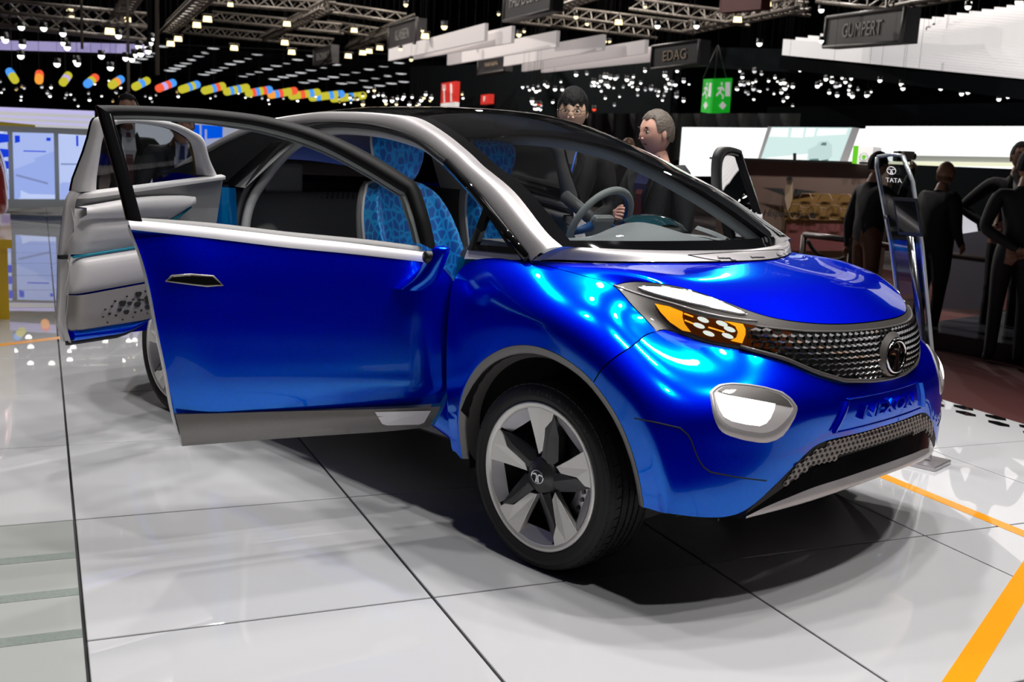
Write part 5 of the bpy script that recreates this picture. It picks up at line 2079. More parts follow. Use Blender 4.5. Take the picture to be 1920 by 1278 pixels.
M['booth_lilac'] = emitter('lilac_backlit_band', (0.62, 0.58, 0.95), 0.85)
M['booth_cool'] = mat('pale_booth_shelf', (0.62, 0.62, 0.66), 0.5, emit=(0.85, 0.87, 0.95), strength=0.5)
M['screen_frame'] = mat('grey_screen_frame', (0.17, 0.165, 0.14), 0.5, emit=(0.5, 0.5, 0.42), strength=0.12)
M['brown_panel'] = mat('brown_glossy_panel', (0.16, 0.115, 0.10), 0.3, coat=0.5, noise=0.1, nscale=3)
M['panel_print'] = None
M['red_sign'] = mat('red_sign', (0.48, 0.025, 0.02), 0.5, emit=(0.85, 0.05, 0.03), strength=0.28)
M['dark_red'] = mat('dark_red_sign', (0.09, 0.010, 0.009), 0.6)
M['green_sign'] = mat('green_exit_sign', (0.0, 0.35, 0.02), 0.5, emit=(0.01, 0.42, 0.02), strength=0.55)
M['sign_white'] = mat('sign_white', (0.6, 0.6, 0.58), 0.5, emit=(1, 0.95, 0.95), strength=0.35)
M['bulb'] = emitter('spot_lens_cool', (1.0, 0.98, 0.93), 3.0)
M['bulb_warm'] = emitter('spot_lens_warm', (1.0, 0.80, 0.42), 2.6)
M['bulb_gold'] = emitter('spot_lens_gold', (1.0, 0.62, 0.18), 0.9)
M['bulb_dim'] = emitter('spot_lens_dim', (0.85, 0.85, 0.88), 1.0)
M['bulb_red'] = emitter('spot_lens_red', (1.0, 0.08, 0.03), 1.2)
M['down'] = emitter('downlight_lens', (0.95, 0.97, 1.0), 0.7)
M['slat_dark'] = mat('dark_ceiling_slat', (0.14, 0.14, 0.145), 0.6)
M['cap_y'] = emitter('lantern_yellow', (0.60, 0.55, 0.04), 0.95)
M['cap_b'] = emitter('lantern_blue', (0.08, 0.36, 1.0), 0.95)
M['cap_r'] = emitter('lantern_red', (1.0, 0.12, 0.05), 0.95)
M['cap_o'] = emitter('lantern_orange', (1.0, 0.38, 0.05), 0.95)
M['cap_v'] = emitter('lantern_lilac', (0.60, 0.45, 0.90), 0.95)
M['acrylic'] = glassy('clear_acrylic', (0.80, 0.82, 0.82), 1.0, 0.0, 1.5)
M['acrylic_edge'] = mat('bright_acrylic_edge', (0.75, 0.78, 0.8), 0.08, 0.6, coat=1.0)
M['steel_base'] = mat('brushed_steel_base', (0.55, 0.52, 0.53), 0.3, 0.8)
M['brushed'] = mat('brushed_steel_post', (0.55, 0.56, 0.6), 0.2, 1.0)

# ceiling and far walls
cz = 17.0
ce = mesh('ceiling', [(-78, -45, cz), (45, -45, cz), (45, 78, cz), (-78, 78, cz)], [(3, 2, 1, 0)], 'ceiling_dark', None, False)
tag(ce, 'dark roof of the exhibition hall', None, kind='structure')
solid(ce, .3, 1)
for nm, v in (('wall_back', [(-78, 78), (45, 78)]), ('wall_left', [(-78, -45), (-78, 78)]), ('wall_right', [(45, 78), (45, -45)]), ('wall_front', [(45, -45), (-78, -45)])):
    (a, b), (c, d_) = v
    o = mesh(nm, [(a, b, -.3), (c, d_, -.3), (c, d_, cz), (a, b, cz)], [(0, 1, 2, 3)], 'wall_dark', None, False)
    tag(o, 'dark far wall of the hall', None, kind='structure')

# unseen fill lights added to brighten the hall and its stands
for px, dist, z, e, col_ in ((250, 30, 9, 2600, (1, .95, .9)), (900, 32, 9, 2600, (1, .93, .85)), (1450, 26, 8, 1500, (1, .95, .9)), (600, 22, 10, 1500, (1, .95, .9))):
    l = bpy.data.lights.new('hall_fill_light', 'POINT')
    l.energy = e
    l.color = col_
    l.shadow_soft_size = .12
    o = bpy.data.objects.new('hall_fill_light', l)
    COL.objects.link(o)
    q = atd(px, 250, dist)
    o.location = (q[0], q[1], z)


def hang(parent, pts, r=.003, name='hanger'):
    """suspension wires up to the hall roof"""
    for p in pts:
        tube(name, [tuple(p), (p[0], p[1], cz - .02)], r, 'seal', parent, 3)


def wallrect(a, b, name, m, parent=None, thick=.12, label=None):
    """upright slab; a, b = (px, y_top, y_bottom, distance) of its two ends"""
    P = []
    for (px, yt, yb, ds_) in (a, b):
        lo = atd(px, yb, ds_)
        P.append((lo[0], lo[1], lo[2], atd(px, yt, ds_)[2]))
    (x0, y0, l0, h0), (x1, y1, l1, h1) = P
    d = np.array([y1 - y0, -(x1 - x0)])
    d = d / np.linalg.norm(d)
    if d @ (CAM[:2] - np.array([x0, y0])) > 0:
        d = -d
    V = [(x0, y0, l0), (x1, y1, l1), (x1, y1, h1), (x0, y0, h0)]
    V += [(x + d[0] * thick, y + d[1] * thick, z) for x, y, z in V]
    return mesh(name, V, [(0, 1, 2, 3), (7, 6, 5, 4), (0, 4, 5, 1), (1, 5, 6, 2), (2, 6, 7, 3), (3, 7, 4, 0)], m, parent, False, label)


def frame_of(a, b, lift=.012):
    """origin (centre), right and up of such a slab's visible face"""
    L, H = atd(a[0], a[2], a[3]), atd(a[0], a[1], a[3])
    L2, H2 = atd(b[0], b[2], b[3]), atd(b[0], b[1], b[3])
    H[:2], H2[:2] = L[:2], L2[:2]
    c = (L + H + L2 + H2) / 4
    u = (L2 + H2) / 2 - (L + H) / 2
    wd = np.linalg.norm(u)
    u = u / wd
    v = np.array([0, 0, 1.0])
    v = v - u * (u @ v)
    v /= np.linalg.norm(v)
    n = np.cross(u, v)
    if n @ (CAM - c) < 0:
        n = -n
    return c + n * lift, u, v, wd, (H[2] - L[2] + H2[2] - L2[2]) / 2


# hanging name boards
def board(body, a, b, m, lm, label, size=.5, rim=True):
    t = empty('hanging_sign')
    tag(t, label, 'sign', 'hanging name signs')
    wallrect(a, b, 'sign_board', m, t, .25)
    c, u, v, wd, ht = frame_of(a, b)
    if body:
        V, Fs = text_vf(body, 1.0, .02)
        xs = [p[0] for p in V]
        ys = [p[1] for p in V]
        k = min(wd * .74 / (max(xs) - min(xs)), ht * size / (max(ys) - min(ys)))
        n = np.cross(u, v)
        mesh('lettering', [c + u * p[0] * k + v * (p[1] - (max(ys) + min(ys)) / 2) * k + n * p[2] * k for p in V], Fs, lm, t, False)
    if rim:
        for s in (-1, 1):
            P = c + v * s * ht * .47
            tube('sign_edge', [P - u * wd * .5, P + u * wd * .5], .02 * wd ** .5, 'sign_rim', t, 6)
        for s in (-1, 1):
            P = c + u * s * wd * .5
            tube('sign_edge', [P - v * ht * .5, P + v * ht * .5], .02 * wd ** .5, 'sign_rim', t, 6)
    for s in (-.35, .35):
        P = c + u * s * wd + v * ht * .5
        hang(t, [P])
    return t


board('KLASSEN', (729, 47, 94, 31), (781, 33, 81, 28), 'board_grey', 'letter_dim', 'dark hanging sign lettered KLASSEN', .42)
board('TECHART', (588, 92, 126, 40), (622, 83, 118, 38), 'board_grey', 'letter_dim', 'small blurred hanging sign lettered TECHART', .42)
board('FAB DESIGN', (945, -32, 42, 25), (1034, -62, 20, 22), 'board', 'letter_dim', 'dark hanging sign lettered FAB DESIGN at the top edge', .40)
board('PININFARINA', (896, 107, 141, 34), (946, 97, 133, 32), 'board_grey', 'letter_gold', 'dark hanging sign with a long thin name between the white banners', .22)
board('EDAG', (1221, 86, 130, 20.2), (1309, 73, 121, 19.2), 'board', 'letter_gold', 'dark hanging sign lettered EDAG', .42)
board('GUMPERT', (1546, 30, 91, 20), (1691, 13, 80, 17.5), 'board', 'letter_dim', 'large dark hanging sign lettered GUMPERT', .42)
t = board(None, (1348, -30, 24, 24), (1426, -36, 17, 23), 'dark_red', 'letter_dim', 'plain dark red hanging panel at the top edge', rim=False)

# restaurant sign: knife and fork
t = empty('restaurant_sign')
a, b = (826, 156, 201, 38), (853, 152, 198, 37.5)
tag(t, 'red hanging sign with white fork and knife', 'sign')
wallrect(a, b, 'sign_board', 'red_sign', t, .2)
c, u, v, wd, ht = frame_of(a, b, .03)
hang(t, [c + v * ht * .45])
wallrect((826, 194, 203, 37.9), (853, 191, 200, 37.4), 'white_strip', 'sign_white', t, .2)
for s, pts in ((-.24, [(-.10, .42), (-.06, .42), (-.06, .25), (-.02, .25), (-.02, .42), (.02, .42), (.02, .25), (.06, .25), (.06, .42), (.10, .42), (.10, .2), (.035, .14), (.045, -.32), (-.045, -.32), (-.035, .14), (-.10, .2)]),
               (.24, [(-.05, .40), (.02, .44), (.08, .36), (.08, .05), (.035, .0), (.05, -.32), (-.05, -.32), (-.05, .40)])):
    mesh('pictogram', [c + u * (s + p[0]) * wd + v * p[1] * ht for p in pts], [tuple(range(len(pts)))], 'sign_white', t, False)
t = empty('first_aid_sign')
a, b = (901, 178, 196, 38), (917, 176, 194, 37.6)
tag(t, 'small square red sign with a pale letter F', 'sign')
wallrect(a, b, 'sign_board', 'red_sign', t, .2)
c, u, v, wd, ht = frame_of(a, b, .03)
hang(t, [c + v * ht * .45])
text('lettering', 'F', ht * .75, .01, (c, u, v), 'sign_white', t)

# emergency exit sign: two faces at an angle
t = empty('exit_sign')
tag(t, 'green hanging emergency exit sign with white running figures', 'sign')
fA = ((1314, 148, 210, 21.4), (1334, 147, 213, 20.6))
fB = ((1334, 147, 213, 20.6), (1368, 146, 211, 20.9))
for a, b in (fA, fB):
    wallrect(a, b, 'sign_face', 'green_sign', t, .06)
    c, u, v, wd, ht = frame_of(a, b, .02)
    R2 = lambda pts: mesh('pictogram', [c + u * p[0] * wd + v * p[1] * ht for p in pts], [tuple(range(len(pts)))], 'sign_white', t, False)
    R2([(.15, .38), (.40, .38), (.40, -.02), (.15, -.02)])
    R2([(-.12, .36), (-.04, .40), (.0, .34), (-.06, .28)])
    R2([(-.28, .24), (-.02, .27), (.10, .16), (.06, .12), (-.06, .2), (-.10, .10), (.06, .0), (.02, -.10), (-.04, -.08), (-.02, .0), (-.16, .08), (-.34, -.02), (-.38, .04), (-.22, .12), (-.16, .2), (-.28, .18)])
    R2([(0, -.16), (.20, -.28), (0, -.40), (-.20, -.28)])
c = atd(1340, 146, 20.7)
for px in (1318, 1340, 1362):
    q = atd(px, 147, 20.9)
    tube('hanger', [q, atd(1346, 85, 20.9)], .012, 'sign_rim', t, 5)
hang(t, [atd(1346, 85, 20.9)])

# stepped white banners -----------------------------------------------
bn = [((728, 92, 114, 30), (908, 43, 76, 24)), ((768, 92, 112, 29.4), (958, 48, 80, 23.4)), ((838, 98, 122, 28.8), (1042, 57, 88, 22.8)), ((944, 98, 124, 28), (1128, 64, 94, 22.2)),
      ((978, 112, 134, 27.4), (1208, 74, 100, 21.6)), ((1014, 118, 136, 26.8), (1252, 82, 112, 21.2))]
for i, (a, b) in enumerate(bn):
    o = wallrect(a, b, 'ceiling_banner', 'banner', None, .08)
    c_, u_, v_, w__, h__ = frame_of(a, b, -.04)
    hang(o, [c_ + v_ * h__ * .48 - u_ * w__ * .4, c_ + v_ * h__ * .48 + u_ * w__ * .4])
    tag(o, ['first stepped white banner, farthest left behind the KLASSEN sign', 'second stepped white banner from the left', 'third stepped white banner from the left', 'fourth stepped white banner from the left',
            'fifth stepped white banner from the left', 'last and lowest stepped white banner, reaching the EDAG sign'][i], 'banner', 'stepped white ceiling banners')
o = wallrect((760, 124, 400, 44), (1240, 108, 420, 30), 'dark_booth_fascia', 'wall_dark', None, .3)
tag(o, 'black booth fascia under the stepped white banners', 'fascia')
o = wallrect((1225, 85, 122, 29), (1480, 92, 135, 27), 'dark_booth_fascia', 'wall_dark', None, .3)
tag(o, 'black booth fascia above the exit sign', 'fascia')
hang(o, [atd(1240, 95, 29.1), atd(1470, 100, 27.1)])

# self-glowing slatted ceiling of the stand at the right ---------------------
sc_ = empty('slatted_ceiling')
tag(sc_, 'white stepped slatted stand ceiling at the upper right', 'stand ceiling')
pA, pB = atd(1466, 108, 21), atd(1990, 156, 15)
zsl = 4.45
nsl = 20
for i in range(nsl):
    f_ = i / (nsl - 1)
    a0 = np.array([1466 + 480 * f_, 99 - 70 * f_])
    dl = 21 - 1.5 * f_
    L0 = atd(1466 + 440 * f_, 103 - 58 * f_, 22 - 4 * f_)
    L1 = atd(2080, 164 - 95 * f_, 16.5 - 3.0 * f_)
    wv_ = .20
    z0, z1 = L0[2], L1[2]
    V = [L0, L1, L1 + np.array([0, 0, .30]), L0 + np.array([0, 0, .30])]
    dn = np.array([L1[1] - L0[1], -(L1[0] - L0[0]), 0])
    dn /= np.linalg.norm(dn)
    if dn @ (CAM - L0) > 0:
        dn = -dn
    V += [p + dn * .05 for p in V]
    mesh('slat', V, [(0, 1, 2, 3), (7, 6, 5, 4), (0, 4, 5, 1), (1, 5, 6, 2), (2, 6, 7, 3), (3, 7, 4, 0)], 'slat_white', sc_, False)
    if i == nsl - 1:
        hang(sc_, [L0 + np.array([0, 0, .25])])
o = wallrect((1460, 107, 128, 21.2), (2060, 166, 205, 16.2), 'dark_booth_fascia', 'wall_dark', None, .3)
tag(o, 'black fascia below the white slatted ceiling', 'fascia')
hang(o, [atd(1480, 115, 21.2)])

# dark slatted ceiling with rows of downlights --------------------------
zc_ = 5.6
dcl = empty('dark_slat_ceiling')
tag(dcl, 'dark slatted stand ceiling with rows of downlights', 'stand ceiling')


def on_z(px, py, z):
    d = ray(px, py)
    return CAM + d * ((z - CAM[2]) / d[2])


_sh = [on_z(150, 78, zc_), on_z(1060, 118, zc_), on_z(1060, 215, zc_), on_z(150, 165, zc_)]
_shp = [p + np.array([0, 0, .065]) for p in _sh]
solid(mesh('ceiling_sheet', _shp, [(3, 2, 1, 0)], 'ceiling_dark', dcl, False), .03, 1)
hang(dcl, _shp, .01)
for i in range(16):
    py = 86 + i * 4.8
    a = on_z(250, py + 2, zc_)
    b = on_z(1010, py + 44, zc_)
    dirn = (b - a) / np.linalg.norm(b - a)
    nrm = np.array([-dirn[1], dirn[0], 0]) * .35
    V = [a - nrm, b - nrm, b + nrm, a + nrm]
    V += [p + np.array([0, 0, .06]) for p in V]
    mesh('slat', V, [(3, 2, 1, 0), (4, 5, 6, 7), (0, 1, 5, 4), (1, 2, 6, 5), (2, 3, 7, 6), (3, 0, 4, 7)], 'slat_dark', dcl, False)
DL = [(400, 92), (385, 100), (372, 106), (360, 113), (348, 119), (338, 124), (328, 129), (319, 133), (482, 103), (465, 110), (448, 116), (432, 121), (419, 127), (406, 132), (395, 136), (382, 140),
      (582, 106), (558, 113), (537, 119), (518, 124), (501, 130), (485, 135), (469, 139), (456, 143), (748, 119), (719, 125), (692, 131), (667, 136), (646, 140), (625, 145), (629, 122), (606, 127),
      (583, 132), (564, 137), (547, 142), (531, 145), (514, 149), (812, 129), (782, 134), (752, 139), (727, 143), (704, 147), (682, 151), (660, 155), (641, 157), (607, 148), (587, 152), (570, 155),
      (872, 137), (840, 142), (809, 146), (784, 150), (757, 154), (734, 157), (712, 161), (691, 164), (892, 149), (860, 152), (781, 163), (305, 88), (290, 100), (276, 106), (266, 111), (256, 117)]
dome_v, dome_f = [], []
for i in range(4):
    th = PI / 2 * i / 3
    for j in range(10):
        ph = 2 * PI * j / 10
        dome_v.append((math.sin(th) * math.cos(ph), math.sin(th) * math.sin(ph), -math.cos(th)))
dome_f = grid_faces(4, 10, True)
_dl = None
for px, py in DL:
    if _dl is None:
        _dl = mesh('downlight', [(a * .27, b * .27, c * .06) for a, b, c in dome_v], dome_f, 'down')
        o = _dl
    else:
        o = _dl.copy()
        COL.objects.link(o)
    q = on_z(px, py, zc_)
    o.location = tuple(q + np.array([0, 0, .06]))
    k = np.linalg.norm(q - CAM) / 48
    o.scale = (k, k, k)
    tag(o, 'white oval downlight in the dark slatted ceiling', 'downlight', 'downlights in the dark slatted ceiling')


# trusses ----------------------------------------------------------------
def truss(a, b, label, s=.34):
    A, B = atd(*a), atd(*b)
    t = empty('lighting_truss')
    tag(t, label, 'truss', 'lighting trusses under the hall roof')
    d = (B - A)
    ln = np.linalg.norm(d)
    d = d / ln
    up = np.array([0, 0, 1.0])
    sd = np.cross(d, up)
    sd /= np.linalg.norm(sd) + 1e-9
    up = np.cross(sd, d)
    C = [(sd * s * .5), (-sd * s * .5), up * s * .8]
    hang(t, [A + C[2], B + C[2]])
    for c in C:
        tube('chord', [A + c, B + c], .045, 'truss', t, 6)
    n = max(4, int(ln / (s * 1.6)))
    mb = MB()
    for i in range(n):
        for p, q in ((0, 2), (2, 1), (1, 0)):
            P0 = A + d * ln * (i / n) + C[p]
            P1 = A + d * ln * ((i + .5) / n) + C[q]
            P2 = A + d * ln * ((i + 1) / n) + C[p]
            mb.add(tube_vf([P0, P1], .02, 4, caps=False))
            mb.add(tube_vf([P1, P2], .02, 4, caps=False))
    mb.build('bracing', 'truss', t)


TRS = [((-40, 22, 26), (275, 50, 26), 'truss along the upper left edge above the violet fascia'), ((-40, 44, 25), (275, 76, 25), 'lower truss just above the violet fascia'),
       ((215, 47, 30), (252, -12, 22), 'short sloping truss left of the tall hanging pole'), ((312, 62, 32), (396, -14, 23), 'sloping truss right of the tall hanging pole'),
       ((385, 6, 34), (628, 24, 32), 'long truss near the top edge, left of centre'), ((398, 38, 38), (640, 62, 36), 'middle long truss above the dark slatted ceiling'),
       ((345, 62, 42), (625, 88, 40), 'lowest long truss above the dark slatted ceiling'), ((490, 77, 42), (612, 18, 30), 'sloping truss crossing the three long ones'),
       ((600, 20, 34), (760, 44, 34), 'truss left of the KLASSEN sign'), ((612, 55, 37), (735, 74, 36), 'lower truss left of the KLASSEN sign'), ((655, 92, 40), (775, 48, 30), 'sloping truss running behind the KLASSEN sign'),
       ((1000, 32, 34), (1125, -10, 26), 'sloping truss beside the FAB DESIGN sign'), ((1015, 26, 34), (1295, 62, 30), 'long truss above the stepped banners'), ((950, 40, 36), (1225, 70, 32), 'lower truss above the stepped banners'),
       ((1190, 18, 30), (1395, 47, 27), 'truss left of the dark red panel'), ((1290, 60, 30), (1505, 16, 24), 'sloping truss below the dark red panel'), ((1420, 18, 28), (1510, 28, 27), 'short truss right of the dark red panel'),
       ((1545, 4, 24), (1675, 20, 22), 'short truss above the GUMPERT sign'), ((1660, 18, 24), (1830, -14, 20), 'sloping truss right of the GUMPERT sign')]
for a, b, l_ in TRS:
    truss(a, b, l_)
for px, y0, y1, ds_, l_ in ((295, -15, 140, 24, 'tall grey hanging pole left of centre'), (241, 50, 172, 22, 'thin grey hanging pole left of the tall one'), (154, 42, 92, 24, 'short grey pole in front of the violet fascia')):
    q0 = atd(px, y1, ds_)
    q1 = atd(px, y0, ds_)
    o = tube('hanging_pole', [q0, (q0[0], q0[1], cz - .02)], .045 if px == 295 else .03, 'truss', None, 8)
    tag(o, l_, 'pole')

# lamps: one spotlight shape, many places ----------------------------------
def spot(px, py, dist, r, m, label, group):
    q = atd(px, py, dist)
    V = [(a * r, b * r, c * 1.15 * r) for a, b, c in dome_v]
    n = len(V)
    V += [(math.cos(2 * PI * j / 10) * 1.05 * r, math.sin(2 * PI * j / 10) * 1.05 * r, z * r) for z in (0, 1.6) for j in range(10)]
    Fs = dome_f + grid_faces(2, 10, True, n) + [tuple(n + 10 + j for j in range(10))]
    k = len(V)
    rod = tube_vf([(0, 0, 1.5 * r), (0, 0, cz - .02 - q[2])], .003, 3)
    V += list(rod[0])
    Fs += [tuple(i + k for i in f) for f in rod[1]]
    o = mesh('spotlight', V, Fs, m, None, True)
    o.data.materials.append(M['black_satin'])
    o.data.polygons.foreach_set('material_index', [0] * len(dome_f) + [1] * (len(Fs) - len(dome_f)))
    o.location = tuple(q)
    tag(o, label, 'spotlight', group)


def flood(px, py, dist, s, label):
    """box floodlight with a yoke and a bright lens"""
    q = atd(px, py, dist)
    t = empty('floodlight', tuple(q), math.atan2(CAM[1] - q[1], CAM[0] - q[0]))
    tag(t, label, 'floodlight', 'floodlights on the trusses')
    box('housing', -.5 * s, .25 * s, -.55 * s, .55 * s, -.35 * s, .35 * s, 'black_satin', t)
    mesh('lens', [(.26 * s, -.5 * s, -.32 * s), (.26 * s, .5 * s, -.32 * s), (.34 * s, .42 * s, .3 * s), (.34 * s, -.42 * s, .3 * s)], [(0, 1, 2, 3)], 'bulb_warm', t, False)
    hang(t, [(0, 0, .55 * s)]) if False else tube('hanger', [(0, 0, .35 * s), (0, 0, cz - .02 - q[2])], .006, 'seal', t, 3)
    tube('yoke', [(0, -.6 * s, 0), (0, -.6 * s, .55 * s), (0, .6 * s, .55 * s), (0, .6 * s, 0)], .05 * s, 'truss', t, 5)


FL = [(389, 36, 26), (369, 47, 28), (334, 73, 30), (320, 82, 30), (439, 90, 30), (534, 80, 30), (547, 98, 31), (538, 45, 30), (653, 105, 32), (680, 99, 33), (692, 96, 33), (712, 90, 33), (797, 68, 27), (664, 57, 33), (1160, 42, 28), (1383, 37, 26), (206, 59, 24),
      (239, 37, 26), (250, 5, 26), (131, 17, 28), (133, 34, 26), (432, 9, 30), (1440, 8, 25)]
_w = ['upper left above the car roof', 'near the tall pole', 'below the sloping truss', 'beside the dark slatted ceiling']
for i, (px, py, ds_) in enumerate(FL):
    flood(px, py, ds_, .20 if i < 17 else .15, 'bright box floodlight hanging from the trusses')

# field of spots at the right
GR = 'spotlights over the right-hand stand'
GL = 'spotlights over the left-hand stands'
n_ = 0
for cx_, cy_, sx_, sy_, k in ((985, 163, 30, 5, 5), (1030, 165, 28, 10, 10), (1005, 200, 28, 9, 10), (1120, 155, 40, 14, 18), (1180, 165, 38, 22, 18), (1250, 160, 40, 26, 24), (1400, 155, 34, 26, 24), (1470, 165, 45, 24, 18), (1560, 155, 40, 18, 14), (1600, 175, 30, 10, 6)):
    for _ in range(k):
        px, py = rnd.gauss(cx_, sx_ * .6), rnd.gauss(cy_, sy_ * .6)
        top = 148 - (px - 900) * .07 if px < 1330 else 118 + (px - 1330) * .075
        if py < top or 1310 < px < 1372 and py < 214:
            continue
        spot(px, py, rnd.uniform(25, 29), rnd.choice((.028, .034, .042, .05)), rnd.choice(('bulb', 'bulb', 'bulb_dim')), 'small white spotlight in the cluster above the right-hand stand', GR)
for px, py in ((1693, 165), (1690, 157), (1762, 158), (1764, 165), (1803, 175), (1815, 172), (1873, 185), (1890, 180), (1650, 150), (1625, 178), (1720, 155), (1560, 152)):
    spot(px, py, 18.5, .035, 'bulb', 'white spotlight in the sparse row below the white slatted ceiling', 'spotlights below the slatted ceiling')
for px, py in ((1011, 195), (1114, 204)):
    spot(px, py, 26, .05, 'bulb_red', 'small red lamp beside the young man', 'red lamps beside the young man')
for px, py, r in ((1714, 22, .06), (1815, 12, .06), (1818, 4, .05), (1740, 58, .05), (1752, 52, .05), (1870, 40, .05), (1890, 38, .05), (1905, 30, .06), (1911, 3, .08), (1540, 18, .06), (1540, 76, .05), (1424, 81, .06), (1306, 48, .06), (1233, 48, .06), (1831, 44, .04)):
    spot(px, py, 19, r * .8, 'bulb', 'bright spotlight high above the right-hand stands', 'high spotlights at the right')
for px, py, r in ((833, 49, .10), (761, 8, .07), (973, 64, .08), (983, 58, .05), (935, 26, .05), (1101, 44, .06), (1135, 77, .05), (1143, 77, .05), (1080, 31, .07), (1210, 12, .05), (751, 91, .06), (771, 111, .06), (792, 57, .05)):
    spot(px, py, 27, r * .8, 'bulb_warm', 'warm spotlight hanging near the stepped banners', 'warm spotlights near the banners')
# field of small spots at the left and behind the roof
for i in range(74):
    px = rnd.uniform(0, 720)
    py = rnd.gauss(172 + px * .018, 11)
    if py < 140 or py > 205 or (py > 196 and px > 170):
        continue
    m_ = rnd.choice(('bulb', 'bulb_dim', 'bulb_dim', 'bulb', 'bulb_gold'))
    spot(px, py, rnd.uniform(34, 40), rnd.choice((.03, .036, .045)), m_, 'tiny spotlight in the far field behind the coloured lanterns', GL)
for i in range(34):
    px, py = rnd.gauss(770, 75), rnd.gauss(184, 8)
    if not (600 < px < 930) or py > 199 or py < 166 or 822 < px < 858:
        continue
    spot(px, py, rnd.uniform(32, 37), rnd.choice((.04, .05, .065)), rnd.choice(('bulb_warm', 'bulb', 'bulb')), 'warm spotlight just above the car roof', 'spotlights just above the car roof')
for px, py in ((40, 50), (82, 52), (42, 84), (118, 62), (120, 80), (126, 88), (39, 104), (143, 114), (145, 118), (222, 66), (8, 70), (10, 74), (283, 72), (281, 80), (277, 88), (278, 95), (260, 86), (252, 102), (247, 110), (264, 100), (236, 108), (107, 119), (207, 126), (190, 104)):
    spot(px, py, 22, .06, 'bulb', 'white spotlight hung around the violet fascia', 'spotlights around the violet fascia')

# string of coloured capsule lanterns ---------------------------------------
CAPS = [((18, 134), (28, 150), 'by'), ((74, 138), (73, 151), 'ro'), ((128, 141), (118, 155), 'yvy'), ((179, 145), (163, 158), 'ryb'), ((227, 148), (209, 160), 'boy'), ((276, 151), (253, 163), 'yby'),
        ((325, 155), (297, 166), 'brvr'), ((370, 158), (340, 168), 'bybyy'), ((418, 161), (383, 170), 'yrbyy'), ((463, 164), (424, 172), 'yybyby'), ((506, 168), (465, 175), 'brybry'), ((553, 170), (507, 178), 'ryyrbo'),
        ((596, 173), (546, 180), 'ybyryy'), ((641, 176), (584, 183), 'bybyyby'), ((682, 179), (624, 185), 'yybyyy')]
WHICH = ['first', 'second', 'third', 'fourth', 'fifth', 'sixth', 'seventh', 'eighth', 'ninth', 'tenth', 'eleventh', 'twelfth', 'thirteenth', 'fourteenth', 'fifteenth']
for i, (a, b, cs) in enumerate(CAPS):
    ds_ = 20 + i * 1.2
    A, B = atd(*a, ds_), atd(*b, ds_ - .2)
    t = empty('capsule_lantern', tuple((A + B) / 2))
    tag(t, f'{WHICH[i]} coloured capsule lantern from the left in the hanging string', 'lantern', 'coloured capsule lanterns')
    d = B - A
    r = 6.6 / F_PX * ds_
    n = len(cs)
    mid_ = (A + B) / 2
    tube('string', [(0, 0, 0), (0, 0, cz - .02 - mid_[2])], .004, 'seal', t, 3)
    for k, ch in enumerate(cs):
        t0, t1 = k / n, (k + 1) / n
        path, rad = [], []
        if k == 0:
            for e in np.linspace(0, PI / 2, 5):
                path.append(A - d / np.linalg.norm(d) * r * math.cos(e) * .8)
                rad.append(max(.01, r * math.sin(e)))
        else:
            path.append(A + d * t0)
            rad.append(r)
        path.append(A + d * (t0 + t1) / 2)
        rad.append(r * 1.03)
        if k == n - 1:
            for e in np.linspace(0, PI / 2, 5):
                path.append(B + d / np.linalg.norm(d) * r * math.sin(e) * .8)
                rad.append(max(.01, r * math.cos(e)))
        else:
            path.append(A + d * t1)
            rad.append(r)
        tube('segment', [p - mid_ for p in path], rad, 'cap_' + ch, t, 12)

# left-hand stand: violet fascia, lilac header, video screens ------------------
t = empty('violet_fascia')
tag(t, 'white fascia beam washed in violet light below the trusses', 'fascia')
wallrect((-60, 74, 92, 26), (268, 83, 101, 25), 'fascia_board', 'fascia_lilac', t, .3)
wallrect((-60, 92, 97, 26), (268, 101, 105, 25), 'lower_edge', 'wall_dark', t, .3)
hang(t, [atd(20, 85, 26), atd(250, 90, 25.1)])
hd = empty('lilac_header')
tag(hd, 'lilac backlit header wall above the video screens', 'wall panel')
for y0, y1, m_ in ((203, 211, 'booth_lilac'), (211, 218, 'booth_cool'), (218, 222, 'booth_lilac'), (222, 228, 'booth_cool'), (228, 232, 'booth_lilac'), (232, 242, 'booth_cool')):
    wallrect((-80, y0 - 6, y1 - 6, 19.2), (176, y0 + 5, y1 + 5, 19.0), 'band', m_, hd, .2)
sw_ = empty('screen_wall')
tag(sw_, 'grey framed wall of three tall video screens at the left', 'screen wall')
wallrect((-80, 232, 394, 18.2), (172, 242, 386, 18.0), 'frame_wall', 'screen_frame', sw_, .3)


